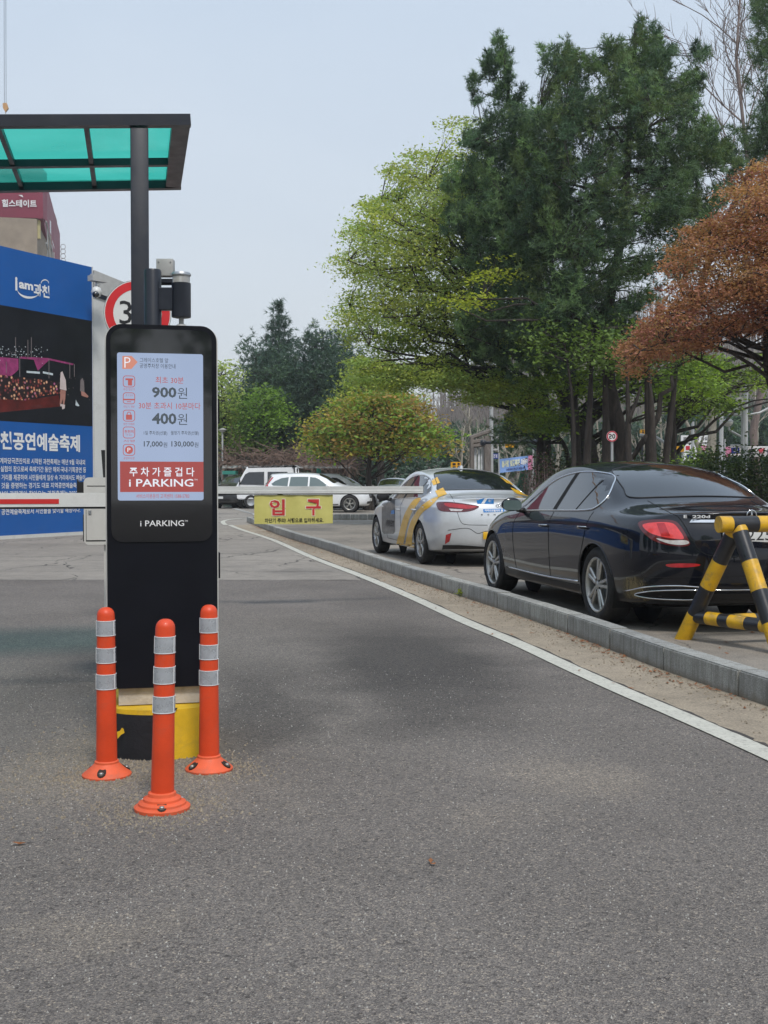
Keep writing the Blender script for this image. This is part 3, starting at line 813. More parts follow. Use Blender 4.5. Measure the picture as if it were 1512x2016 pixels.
mb = MB(world=True); mb.lathe([(.051, t2.z), (.051, t2.z + .008), (.046, t3.z), (.001, t3.z + .001)], 30, T); mb.build('lamp_cap', M_STEEL, hd, smooth=True, angle=35)
cctv = thing('ball_camera', 'small pale ball joint camera hanging below the dark lamp cylinder', 'camera', (c.x, Y1, c.z))
mb = MB(world=True); mb.tube([(c.x, Y1, c.z), (c.x, Y1, c.z - .035)], .013, 12); mb.build('stem', M_GREYB, cctv, smooth=True, angle=40)
mb = MB(world=True); mb.lathe([(.002, -.034), (.02, -.028), (.033, -.01), (.034, .006), (.022, .018), (.008, .022)], 20, Matrix.Translation((c.x, Y1, c.z - .055))); mb.build('ball', M_GREYB, cctv, smooth=True)
ab = thing('equipment_box', 'pale grey screwed metal box on a bracket behind the mast', 'box', at(326, 545, 6.9))
p = at(326, 528, 6.9)
mb = MB(world=True); mb.box((p.x, p.y, p.z), (.098, .07, .10), bev=.004); bx = mb.build('housing', M_GREYB, ab, smooth=True, angle=40)
for dx, dz in ((-.035, .03), (.035, .03), (.035, -.035)):
    mb = MB(world=True); mb.tube([(p.x + dx, p.y - .035, p.z + dz), (p.x + dx, p.y - .039, p.z + dz)], .004, 8); mb.build('screw', M_STEEL, bx)
mb = MB(world=True); a = at(312, 551, 6.9); b = at(345, 551, 6.9); mb.box(((a.x + b.x) / 2, 6.9, a.z - .008), (b.x - a.x, .05, .022)); mb.tube([(a.x - .1, 6.9, a.z - .02), (b.x, 6.9, a.z - .02)], .012, 8)
mb.build('bracket', M_FRAME, ab)

# ---- round height limit sign behind the post
YS = 9.6
sc_ = at(271, 617, YS); rs = 64 / FP * YS
M_SRED_ = mat('sign_red_film', (.62, .022, .028), .4, var=.08, vs=5, coat=.2); M_SWHITE = mat('sign_white_film', (.70, .70, .68), .45, var=.04, coat=.2); M_INK = mat('sign_black_film', (.012, .012, .014), .5)
sg = thing('height_limit_sign', 'round red ringed height limit sign reading 3 half hidden behind the post', 'sign', (sc_.x, YS, 0), AX)
L = Panel((sc_.x, YS, 0), AX)
def disc(mb, P, c, r0, r1=0, n=40):
    if r1: ring(mb, P, [(c[0] + r0 * math.cos(2 * math.pi * k / n), c[1] + r0 * math.sin(2 * math.pi * k / n)) for k in range(n)], [(c[0] + r1 * math.cos(2 * math.pi * k / n), c[1] + r1 * math.sin(2 * math.pi * k / n)) for k in range(n)])
    else: mb.add([P(c[0] + r0 * math.cos(2 * math.pi * k / n), c[1] + r0 * math.sin(2 * math.pi * k / n)) for k in range(n)], [tuple(range(n))])
C0 = (0, sc_.z)
mb = MB(world=True); L.slab(mb, [(rs * 1.02 * math.cos(2 * math.pi * k / 40), sc_.z + rs * 1.02 * math.sin(2 * math.pi * k / 40)) for k in range(40)], -.05, -.001); mb.build('sign_back', M_STEEL, sg)
mb = MB(world=True); disc(mb, L.P(.001), C0, rs); mb.build('sign_face', M_SWHITE, sg)
mb = MB(world=True); disc(mb, L.P(.003), C0, rs * .975, rs * .73); mb.build('sign_ring', M_SRED_, sg)
for s_, r_ in (("3", (235, 592, 260, 638)), ("m", (283, 612, 312, 638))): mb = MB(world=True); put_text(mb, s_, L.rect(*r_), L.P(.003), .0); mb.build('lettering', M_INK, sg)
for s_ in (1, -1): mb = MB(world=True); mb.add([L.P(.003)(x, sc_.z + s_ * z) for x, z in ((-.025, .175), (.025, .175), (0, .13))], [(0, 1, 2)]); mb.build('arrow_mark', M_INK, sg)
mb = MB(world=True); mb.tube([(sc_.x, YS + .06, 0), (sc_.x, YS + .06, sc_.z + .2)], .03, 12); mb.build('sign_pole', M_STEEL, sg, smooth=True, angle=40)

# ---- barrier gates
def barrier(label, yy, x_head, arm_l, arm_r, py_t, py_b, hidden=False, head=None):
    t = thing('barrier_gate', label, 'barrier', (x_head, yy, 0), AX, None)
    return t
M_RUB = mat('black_rubber', (.012, .012, .013), .6, var=.2)
M_ALU = mat('white_barrier_arm', (.72, .72, .70), .42, var=.06, vs=4, bump=.02, dirt=.15)
M_REDT = mat('red_reflective_tape', (.62, .03, .03), .4, var=.08, vs=12)
M_CREAM = mat('cream_gate_housing', (.60, .585, .55), .4, var=.06, vs=4, coat=.2, dirt=.12)
# left gate: cream housing beside the kiosk, its arm runs left
YG = 7.15
g1 = thing('barrier_gate', 'cream barrier gate beside the kiosk with its striped arm reaching left', 'barrier', (at(205, 1000, YG).x, YG, 0), AX)
G = Panel((at(205, 1000, YG).x, YG, 0), AX)
mb = MB(world=True)
r_ = G.rect(165, 1072, 275, 940); r_ = (r_[0], min(r_[1], r_[3]), r_[2], max(r_[1], r_[3]))
zl = G.uv(190, 997)[1]
G.slab(mb, rrect(r_[0], r_[1], r_[2], zl - .004, .03, 5, (1, 1, 0, 0)), -.30, 0); G.slab(mb, rrect(r_[0], zl + .002, r_[2], r_[3], .03, 5, (0, 0, 1, 1)), -.30, .004)
hs = mb.build('housing', M_CREAM, g1, smooth=True, angle=35)
mb = MB(world=True); G.slab(mb, rrect(r_[0] + .012, r_[1] + .02, r_[2] - .012, r_[1] + .028, .002, 2), -.001, .001)
G.slab(mb, rrect(r_[0] + .012, r_[1] + .02, r_[0] + .015, zl - .02, .001, 2), -.001, .001); G.slab(mb, rrect(r_[0] + .02, r_[3] - .055, r_[2] - .02, r_[3] - .05, .001, 2), .003, .005)
mb.build('door_seam', M_RUB, hs)
mb = MB(world=True); q = G.rect(174, 1012, 180, 1005); G.slab(mb, rrect(q[0], q[1], q[2], q[3], .004, 3), 0, .006); mb.build('lock', M_STEEL, hs)
mb = MB(world=True); q = G.rect(151, 989, 167, 949); G.slab(mb, rrect(q[0], q[1], q[2], q[3], .018, 5), -.2, -.03); mb.build('rubber_bumper', M_RUB, g1, smooth=True, angle=35)
mb = MB(world=True); G.slab(mb, rrect(r_[0] - .006, r_[1] + .02, r_[0], zl - .05, .002, 2), -.29, -.01); mb.build('rubber_edge', M_RUB, g1)
mb = MB(world=True); q = G.rect(205, 1275, 262, 1072); G.slab(mb, rect_poly((q[0], 0, q[2], r_[1])), -.27, -.03); mb.build('pedestal', M_CREAM, g1)
# arm of the left gate, in front of its housing
YA = 6.72
Apan = Panel((at(205, 980, YA).x, YA, 0), AX)
ua, za = Apan.uv(212, 985); zt = Apan.uv(205, 970.5)[1]; zb = Apan.uv(205, 997.5)[1]
mb = MB(world=True); Apan.slab(mb, rect_poly((ua - 2.6, zb, ua + .16, zt)), -.045, 0); arm = mb.build('arm', M_ALU, g1)
mb = MB(world=True); Apan.slab(mb, rect_poly((ua - 2.6, zb - .012, ua + .16, zb - .001)), -.04, -.004); mb.build('rubber_lip', M_RUB, arm)
e1 = Apan.uv(116, 985)[0]; z1 = Apan.uv(60, 982.5)[1]; z0 = Apan.uv(60, 992)[1]
for k in range(3): mb = MB(world=True); Apan.slab(mb, rect_poly((e1 - .52 - k * .8, z0, e1 - k * .8, z1)), .0005, .0025); mb.build('red_tape', M_REDT, arm)
mb = MB(world=True); q = Apan.P(-.05)(ua + .1, (zt + zb) / 2); mb.box((q.x, q.y + .12, q.z), (.14, .3, .1), rz=AX, bev=.01); mb.build('arm_mount', M_STEEL, g1)
# small tilted black bracket above the housing
bk = thing('bracket_arm', 'small tilted black bracket standing on the cream gate housing', 'bracket', at(204, 940, 7.3))
mb = MB(world=True); a = [at(199, 886, 7.3), at(206, 886, 7.3), at(209, 940, 7.3), at(203, 940, 7.3)]
mb.add(a + [p + Vector((0, .05, 0)) for p in a], [(0, 1, 2, 3), (7, 6, 5, 4), (0, 4, 5, 1), (1, 5, 6, 2), (2, 6, 7, 3), (3, 7, 4, 0)]); mb.build('bracket_bar', M_RUB, bk)
# right gate: stands hidden behind the kiosk, its arm crosses the lane
YR = 11.5
RP = Panel((at(430, 965, YR).x, YR, 0), AX)
g2 = thing('barrier_gate', 'plain white barrier arm crossing the entry lane with a yellow entrance banner', 'barrier', (RP.p0.x, RP.p0.y, 0), AX)
u0, ztp = RP.uv(430, 957.6); zbt = RP.uv(430, 971.8)[1]; u1 = RP.uv(833, 965)[0]
h_ = ztp - zbt
zc = ztp - .5 * h_
# arm profile with grooves: ribs stand proud of a flat tube
mb = MB(world=True); RP.slab(mb, rect_poly((u0 - .75, zbt, u1, ztp)), -.05, -.003)
for f0, f1 in ((0, .14), (.24, .56), (.66, .86), (.92, 1.0)): RP.slab(mb, rect_poly((u0 - .75, zbt + h_ * f0 + .001, u1 - .003, zbt + h_ * f1 - .001)), -.004, .003)
arm2 = mb.build('arm', M_ALU, g2)
mb = MB(world=True); RP.slab(mb, rect_poly((u0 - .75, zbt - .011, u1, zbt - .001)), -.045, -.005); mb.build('rubber_lip', M_RUB, arm2)
mb = MB(world=True); RP.slab(mb, rect_poly((u1 + .001, zbt + .004, u1 + .006, ztp - .004)), -.047, -.003); mb.build('end_cap', M_STEEL, arm2)
mb = MB(world=True); RP.slab(mb, rrect(u0 - .9, .72, u0 - .52, 1.32, .04, 5), -.4, -.07); mb.build('housing', M_CREAM, g2, smooth=True, angle=35)
mb = MB(world=True); RP.slab(mb, rect_poly((u0 - .86, 0, u0 - .56, .72)), -.36, -.11); mb.build('pedestal', M_CREAM, g2)
# yellow banner hanging from the arm
m, nt, b = new_mat('yellow_banner_cloth'); oc = N(nt, 'ShaderNodeTexCoord').outputs['Object']
c = rampn(nt, noise(nt, oc, 5, 4, .6), [(.3, (.50, .45, .12)), (.7, (.60, .55, .17))]); nt.links.new(c, b.inputs['Base Color']); b.inputs['Roughness'].default_value = .6
M_BAN = m
bn = thing('entrance_banner', 'yellow cloth banner with red entrance lettering hanging under the barrier arm', 'banner', (RP.p0.x, RP.p0.y, 0), AX)
b0 = RP.uv(501, 1000)[0]; b1 = RP.uv(656, 1000)[0]; zb1 = zbt - .014; zb0 = RP.uv(575, 1031)[1]
fold = lambda u, v: .004 * math.sin((u - b0) * 14) * (zb1 - v) / .3 + .003 * math.sin((u - b0) * 33 + 5 * v)
RPb = lambda o: (lambda u, v: RP.P(o - .02 + fold(u, v))(u, v))
mb = MB(world=True); nx, nz = 40, 10
g_ = [RPb(0)(b0 + (b1 - b0) * i / nx, zb0 - .006 * math.sin(math.pi * i / nx) * (j == 0) + (zb1 - zb0) * j / nz) for j in range(nz + 1) for i in range(nx + 1)]
mb.add(g_, [(j * (nx + 1) + i, j * (nx + 1) + i + 1, (j + 1) * (nx + 1) + i + 1, (j + 1) * (nx + 1) + i) for j in range(nz) for i in range(nx)])
mb.build('cloth', M_BAN, bn, smooth=True)
M_BRED = mat('banner_red_ink', (.52, .03, .03), .6); M_BPALE = mat('banner_pale_outline', (.72, .66, .50), .6)
def banner_text(mb, s, x0, y0, x1, y1, off, wgt): put_text(mb, s, RP.rect(x0, y0, x1, y1), RPb(off), wgt)
for s_, x0, x1 in (("입", 531, 561), ("구", 603, 632)):
    mb = MB(world=True); banner_text(mb, s_, x0 - 1.5, 981.5, x1 + 1.5, 1016.5, .003, .055); mb.build('lettering', M_BPALE, bn)
    mb = MB(world=True); banner_text(mb, s_, x0, 983, x1, 1015, .005, .028); mb.build('lettering', M_BRED, bn)
mb = MB(world=True); banner_text(mb, "차단기 주의! 서행으로 입차하세요.", 521.5, 1020, 637.5, 1029, .003, .02); mb.build('lettering', M_INK, bn)
# ================================================================== CARS
def paint(name, col, metal=0.0, rough=.28, coat=1.0, film=.34):
    m, nt, b = new_mat(name)
    oc = N(nt, 'ShaderNodeTexCoord').outputs['Object']
    d = noise(nt, oc, 3.0, 6, .65)
    c = rampn(nt, d, [(.35, col), (.75, tuple(min(1, x * 1.12 + .002) for x in col))])
    sep_ = N(nt, 'ShaderNodeSeparateXYZ'); nt.links.new(oc, sep_.inputs[0])
    low = rampn(nt, math_(nt, 'ADD', sep_.outputs['Z'], math_(nt, 'MULTIPLY', d, .22)), [(.28, (film,) * 3), (.55, (0, 0, 0))])   # road film low on the body
    c = mixc(nt, low, c, (.10, .085, .065))
    nt.links.new(c, b.inputs['Base Color']); b.inputs['Metallic'].default_value = metal; b.inputs['Roughness'].default_value = rough
    b.inputs['Coat Weight'].default_value = coat
    cr = rampn(nt, math_(nt, 'ADD', sep_.outputs['Z'], math_(nt, 'MULTIPLY', d, .3)), [(.3, (.16,) * 3), (.6, (.025,) * 3)])
    nt.links.new(cr, b.inputs['Coat Roughness'])
    if film < .2: b.inputs['Specular IOR Level'].default_value = .08
    return m
M_PBLACK = paint('black_car_paint', (.0035, .0045, .009), 0, .35, film=.14)
M_PSILVER = paint('silver_car_paint', (.60, .62, .64), .3, .33)
M_PWHITE = paint('white_car_paint', (.74, .75, .76), 0, .35)
M_PDARK = paint('dark_grey_car_paint', (.03, .032, .036), .3, .3)
def glass_mat(name, col):
    m, nt, b = new_mat(name); b.inputs['Base Color'].default_value = (*col, 1); b.inputs['Roughness'].default_value = .03; b.inputs['Specular IOR Level'].default_value = .75; b.inputs['Coat Weight'].default_value = .6; b.inputs['Coat Roughness'].default_value = .02
    return m
M_TINT = glass_mat('dark_tinted_glass', (.010, .012, .015)); M_TINTG = glass_mat('greenish_glass', (.10, .14, .14))
M_CHROME = mat('chrome', (.78, .79, .80), .10, 1.0, var=.04, rvar=.03)
M_BADGE = mat('badge_silver', (.70, .71, .72), .35, .15, var=.03)
M_TYRE = mat('tyre_rubber', (.018, .017, .017), .8, var=.25, vs=12, bump=.2, bs=60, dirt=.25)
M_ALLOY = mat('alloy_wheel', (.50, .49, .46), .32, .8, var=.12, vs=9, dirt=.35)
M_WELL = mat('wheel_well_black', (.006, .006, .006), .9)
M_SEAM = mat('panel_gap', (.004, .004, .004), .9)
M_PLASB = mat('black_plastic_trim', (.012, .012, .013), .5, var=.15)
M_LAMPR = mat('red_lamp_lens', (.42, .010, .015), .10, 0, var=.25, vs=14, coat=1.0, rvar=.03)
M_LAMPD = mat('dark_red_lamp', (.10, .005, .008), .12, 0, var=.15, coat=1.0, rvar=.03)
M_LAMPB = mat('bright_red_lens', (.75, .05, .05), .12, 0, var=.15, vs=30, coat=1.0, rvar=.03)
M_LAMPC = mat('clear_lamp', (.62, .58, .56), .12, .2, var=.2, vs=30, coat=1.0, rvar=.03)
M_PLATE = mat('number_plate_white', (.68, .69, .68), .45, var=.03)
M_DISC = mat('brake_disc_steel', (.10, .10, .10), .45, .8, var=.2)

VCOL = [-1, -.84, -.45, 0, .45, .84, 1]
def body_cage(T):
    """T: dict with L0 (tuple of 7 (w,z) profiles per station) -> dense body mesh via subdivision"""
    st = T['st']; m = len(st)
    bm = bmesh.new(); V = {}
    for i in range(m):
        y, prof, zc = st[i]['y'], st[i]['p'], st[i]['zc']
        cy = st[i].get('cy', 0.0)                    # crown of the top edge in plan
        for j in range(7):
            for k in range(7):
                if not (i in (0, m - 1) or j in (0, 6) or k in (0, 6)): continue
                v = VCOL[j]; w_, z_ = prof[k]
                x = v * w_; z = z_; yy = y
                if k == 6: z = z_ + (zc - z_) * (1 - abs(v) ** 2.2); yy = y + cy * (1 - v * v)
                if i == 0:
                    yb, ye = T['rear'][k]; yy = yb + (ye - yb) * (1 - abs(v) ** 2.6)
                if i == m - 1:
                    yb, ye = T['front'][k]; yy = yb + (ye - yb) * (1 - abs(v) ** 2.4)
                V[i, j, k] = bm.verts.new((x, yy, z))
    def face(a, b, c, d):
        try: return bm.faces.new((V[a], V[b], V[c], V[d]))
        except Exception: return None
    for i in range(m - 1):
        for k in range(6):
            for j in (0, 6): face((i, j, k), (i + 1, j, k), (i + 1, j, k + 1), (i, j, k + 1))
        for j in range(6):
            for k in (0, 6): face((i, j, k), (i + 1, j, k), (i + 1, j + 1, k), (i, j + 1, k))
    for i in (0, m - 1):
        for j in range(6):
            for k in range(6): face((i, j, k), (i, j + 1, k), (i, j + 1, k + 1), (i, j, k + 1))
    cl = bm.edges.layers.float.new('crease_edge')
    def crease(a, b, v):
        e = bm.edges.get((V[a], V[b]))
        if e: e[cl] = v
    for i in range(m - 1):
        for j in (0, 6):
            crease((i, j, 4), (i + 1, j, 4), T.get('c4', .35)); crease((i, j, 1), (i + 1, j, 1), .5)
            crease((i, j, 5), (i + 1, j, 5), T.get('c5', .2))
            crease((i, j, 6), (i + 1, j, 6), st[i].get('c6', T.get('c6', .15)))
    for j in range(6):
        crease((0, j, 6), (0, j + 1, 6), T.get('lip', .55)); crease((0, j, 3), (0, j + 1, 3), .35)
        for (i, k, val) in T.get('xcr', ()): crease((i, j, k), (i, j + 1, k), val)
    bmesh.ops.recalc_face_normals(bm, faces=bm.faces)
    me = bpy.data.meshes.new('cage'); bm.to_mesh(me); bm.free()
    o = bpy.data.objects.new('cage', me); COL.objects.link(o)
    s = o.modifiers.new('s', 'SUBSURF'); s.levels = T.get('sub', 3)
    dg = bpy.context.evaluated_depsgraph_get()
    out = bpy.data.meshes.new_from_object(o.evaluated_get(dg))
    bpy.data.objects.remove(o); bpy.data.meshes.remove(me)
    return out

def cut_arches(me, T):
    bm = bmesh.new(); bm.from_mesh(me)
    full = BVHTree.FromBMesh(bm)
    for ya in (T['ya_r'], T['ya_f']):
        Ra, za = T['Ra'], T['rt']
        dead = [f for f in bm.faces if abs(f.calc_center_median().x) > .52 and math.hypot(f.calc_center_median().y - ya, f.calc_center_median().z - za) < Ra]
        near = set(v for f in dead for v in f.verts)
        bmesh.ops.delete(bm, geom=dead, context='FACES')
        for v in near:
            if not v.is_valid or not v.link_faces: continue
            d = math.hypot(v.co.y - ya, v.co.z - za)
            if abs(v.co.x) > .6 and v.co.z > .16 and d > .01:
                v.co.y = ya + (v.co.y - ya) * Ra / d; v.co.z = za + (v.co.z - za) * Ra / d
    out = bpy.data.meshes.new('body'); bm.to_mesh(out); bm.free()
    return out, full

def proj_pts(bvh, pts3, dirs, off, fallback=True):
    out = []
    for p, d in zip(pts3, dirs):
        hit = bvh.ray_cast(p, d)
        if hit[0] is None:
            if not fallback: out.append(None); continue
            q, n, _, _ = bvh.find_nearest(p + d * 4) if False else bvh.find_nearest(p + d * ((Vector((0, 0, .8)) - p).dot(d)))
            out.append(q + n * off)
        else:
            n = hit[1]
            if n.dot(d) > 0: n = -n
            out.append(hit[0] + n * off)
    return out
def decal(bvh, poly, proj, off=.003, step=.05, smooth_curve=True, n=6):
    """poly in 2D -> patch lying on the body surface. Returns verts, faces, boundary points"""
    P = [Vector(p) for p in (cat_rom([Vector((*p, 0)) for p in poly], n) if smooth_curve else [Vector((*p, 0)) for p in poly])]
    P = [p.to_2d() for p in P]
    if not smooth_curve:
        Q = []
        for a, b in zip(P, P[1:] + P[:1]):
            k = max(1, int((b - a).length / step)); Q += [a.lerp(b, t / k) for t in range(k)]
        P = Q
    x0, x1 = min(p.x for p in P), max(p.x for p in P); y0, y1 = min(p.y for p in P), max(p.y for p in P)
    pts = list(P); edges = [(i, (i + 1) % len(P)) for i in range(len(P))]
    def inside(q):
        c = False
        for a, b in zip(P, P[1:] + P[:1]):
            if (a.y > q.y) != (b.y > q.y) and q.x < (b.x - a.x) * (q.y - a.y) / (b.y - a.y) + a.x: c = not c
        return c
    nx, ny = max(2, int((x1 - x0) / step)), max(2, int((y1 - y0) / step))
    for i in range(1, nx):
        for j in range(1, ny):
            q = Vector((x0 + (x1 - x0) * i / nx, y0 + (y1 - y0) * j / ny))
            if inside(q) and min((q - a).length for a in P) > step * .35: pts.append(q)
    r = geometry.delaunay_2d_cdt(pts, edges, [], 1, 1e-6)
    vs2, fs = r[0], r[2]
    o3, d3 = zip(*[proj(v) for v in vs2])
    v3 = proj_pts(bvh, o3, d3, off)
    o3, d3 = zip(*[proj(v) for v in P])
    b3 = proj_pts(bvh, o3, d3, off)
    return v3, [tuple(f) for f in fs], b3
side_l = lambda v: (Vector((-3, v[0], v[1])), Vector((1, 0, 0)))
top_p = lambda v: (Vector((v[0], v[1], 3)), Vector((0, 0, -1)))
rear_p = lambda v: (Vector((v[0], -4.5, v[1])), Vector((0, 1, 0)))
front_p = lambda v: (Vector((v[0], 4.5, v[1])), Vector((0, -1, 0)))

class Car:
    def __init__(s, T, root, body_mat, name='car_body'):
        s.T, s.root = T, root
        dense = body_cage(T)
        me, s.bvh = cut_arches(dense, T)
        me.materials.append(body_mat)
        s.body = link_mesh(name, me, root, smooth=True); WM[s.body.name] = WM[root.name]
        s.W = WM[root.name]; s.Wi = s.W.inverted()
        mb = MB()
        for ya in (T['ya_r'], T['ya_f']):
            for sx in (-1, 1):
                n = 20; vs, fs = [], []
                Rr = T['Ra'] + .004
                for k in range(n + 1):
                    a = R(-28 + 236 * k / n)
                    for xx in (.42, T['wmax'] - .035): vs.append((sx * xx, ya + Rr * math.cos(a), T['rt'] + Rr * math.sin(a)))
                fs += [(2 * k, 2 * k + 1, 2 * k + 3, 2 * k + 2) for k in range(n)]
                vs2 = [(sx * .42, ya + Rr * math.cos(R(18 * k)), T['rt'] + Rr * math.sin(R(18 * k))) for k in range(20)]
                mb.add(vs, fs); mb.add(vs2, [tuple(range(20))])
        mb.box((0, (T['ya_r'] + T['ya_f']) / 2, .24), (1.2, T['ya_f'] - T['ya_r'] + 1.0, .12))
        mb.build('underbody', M_WELL, root)
    def campt(s, px, py):
        """a direction in the car's own frame, aimed at what the survey saw"""
        o = s.Wi @ Vector((0, 0, EYE)); d = s.Wi.to_3x3() @ ray(px, py); return o, d.normalized()
    def camproj(s): return lambda v: s.campt(v[0], -v[1])
    def on(s, px, py, off=.002):
        o, d = s.campt(px, py); return proj_pts(s.bvh, [o], [d], off)[0]
    def patch(s, name, poly, proj, m, off=.003, step=.05, mirror=False, curve=True, parent=None, n=6, label=None, smooth=True):
        v, f, b = decal(s.bvh, poly, proj, off, step, curve, n)
        outs = []
        for sx in ((1, -1) if mirror else (1,)):
            mb = MB(); mb.add([(p.x * sx, p.y, p.z) for p in v], f)
            o = mb.build(name, m, parent or s.root, smooth=smooth, label=label); outs.append(o)
        return outs, b
    def loop(s, name, pts, r, m, mirror=False, closed=True, seg=6, parent=None):
        for sx in ((1, -1) if mirror else (1,)):
            mb = MB(); mb.tube([(p.x * sx, p.y, p.z) for p in pts], r, seg, closed=closed); mb.build(name, m, parent or s.root, smooth=True)
    def seam(s, line, proj, r=.0035, mirror=True, m=None, name='panel_gap', curve=True, off=0.0):
        P = cat_rom([Vector((*p, 0)) for p in line], 6, closed=False) if curve else [Vector((*p, 0)) for p in line]
        if not curve:
            Q = []
            for a, b in zip(P, P[1:]):
                k = max(1, int((b - a).length / .04)) if abs(a.x) < 10 else 8
                Q += [a.lerp(b, t / k) for t in range(k)]
            P = Q + [P[-1]]
        o3, d3 = zip(*[proj(v) for v in P]); s.loop(name, proj_pts(s.bvh, o3, d3, off), r, m or M_SEAM, mirror, closed=False, seg=5)
    def wheels(s, rim_mat, style='twin5', rim_r=.241, tyre_w=.235):
        T = s.T; rt = T['rt']
        def wheel():
            t = bpy.data.objects.new('wheel', None); COL.objects.link(t); t.parent = s.root
            # outer face looks along -X
            hw = tyre_w / 2
            prof = [(rim_r - .004, -hw + .025), (rim_r + .012, -hw + .008), ((rt + rim_r) / 2, -hw - .002), (rt - .028, -hw + .006), (rt - .010, -hw + .022), (rt - .001, -hw + .045), (rt, 0), (rt - .001, hw - .045), (rt - .03, hw - .005), (rim_r, hw - .02)]
            M = Matrix.Rotation(R(90), 4, 'Y')
            mb = MB(xf=M); mb.lathe([(r, z) for r, z in prof], 48, cap=False)
            for z in (-.06, -.02, .02, .06): mb.lathe([(rt + .0008, z - .004), (rt + .0008, z + .004)], 48, cap=False)
            ty = mb.build('tyre', M_TYRE, t, smooth=True, angle=40)
            mb = MB(xf=M)
            mb.lathe([(rim_r - .001, -hw + .022), (rim_r + .004, -hw + .012), (rim_r - .004, -hw + .010), (rim_r - .018, -hw + .020), (rim_r - .03, -hw + .06), (rim_r - .03, hw - .03)], 40, cap=False)
            zf = -hw + .022
            mb.lathe([(.001, zf - .006), (.022, zf - .006), (.03, zf), (.055, zf + .004), (.06, zf + .03)], 24, cap=False)
            def spoke(a0, r0, a1, r1, w0, w1, z0, z1):
                p = Vector((r0 * math.cos(a0), r0 * math.sin(a0), 0)); q = Vector((r1 * math.cos(a1), r1 * math.sin(a1), 0))
                d = (q - p).normalized(); nrm = Vector((-d.y, d.x, 0))
                vs = []
                for c_, ww, zz in ((p, w0, z0), (q, w1, z1)):
                    for sgn, dz in ((-1, .004), (-.55, -.006), (.55, -.006), (1, .004), (.7, .03), (-.7, .03)):
                        vs.append(c_ + nrm * sgn * ww / 2 + Vector((0, 0, zz + dz)))
                mb.add(vs, [(i, (i + 1) % 6, 6 + (i + 1) % 6, 6 + i) for i in range(6)] + [tuple(range(6)), tuple(range(6, 12))])
            if style == 'twin5':
                for k in range(5):
                    c0 = 2 * math.pi * k / 5 + .3
                    for sg in (-1, 1): spoke(c0 + sg * .28, .045, c0 + sg * .155, rim_r - .012, .030, .036, zf + .004, zf + .004)
            elif style == 'multi':
                for k in range(5):
                    c0 = 2 * math.pi * k / 5 + .3
                    spoke(c0, .04, c0, rim_r - .012, .05, .026, zf, zf + .002)
                    for sg in (-1, 1): spoke(c0 + sg * .16, .12, c0 + sg * .33, rim_r - .012, .018, .02, zf + .004, zf + .004)
            else:
                for k in range(10):
                    c0 = 2 * math.pi * k / 10; spoke(c0, .04, c0, rim_r - .012, .03, .03, zf, zf + .004)
            rm = mb.build('rim', rim_mat, t, smooth=True, angle=35)
            mb = MB(xf=M); mb.lathe([(.001, .0), (rim_r * .72, .0), (rim_r * .72, .01)], 30, cap=False); mb.lathe([(rim_r * .72, .035), (rim_r - .031, .035)], 30, cap=False)
            mb.build('brake_disc', M_DISC, t, smooth=True, angle=40)
            mb = MB(xf=M)
            for k in range(5):
                a = 2 * math.pi * k / 5 + .3 + .63; mb.lathe([(.0085, zf + .004), (.0085, zf - .004), (.001, zf - .005)], 8, Matrix.Translation((.052 * math.cos(a), .052 * math.sin(a), 0)))
            mb.build('wheel_nut', M_SEAM, t)
            return t
        proto = wheel()
        first = True
        for ya in (T['ya_r'], T['ya_f']):
            for sx in (-1, 1):
                o = proto if first else copy_tree(proto, s.root)
                first = False
                o.location = (sx * (T['track'] / 2), ya, rt); o.rotation_euler = (rnd.uniform(0, 6), 0, 0 if sx < 0 else math.pi)
                WM[o.name] = s.W @ Matrix.Translation(o.location)
        return proto

def stn(y, zc, *p, **k): return dict(y=y, zc=zc, p=p, **k)
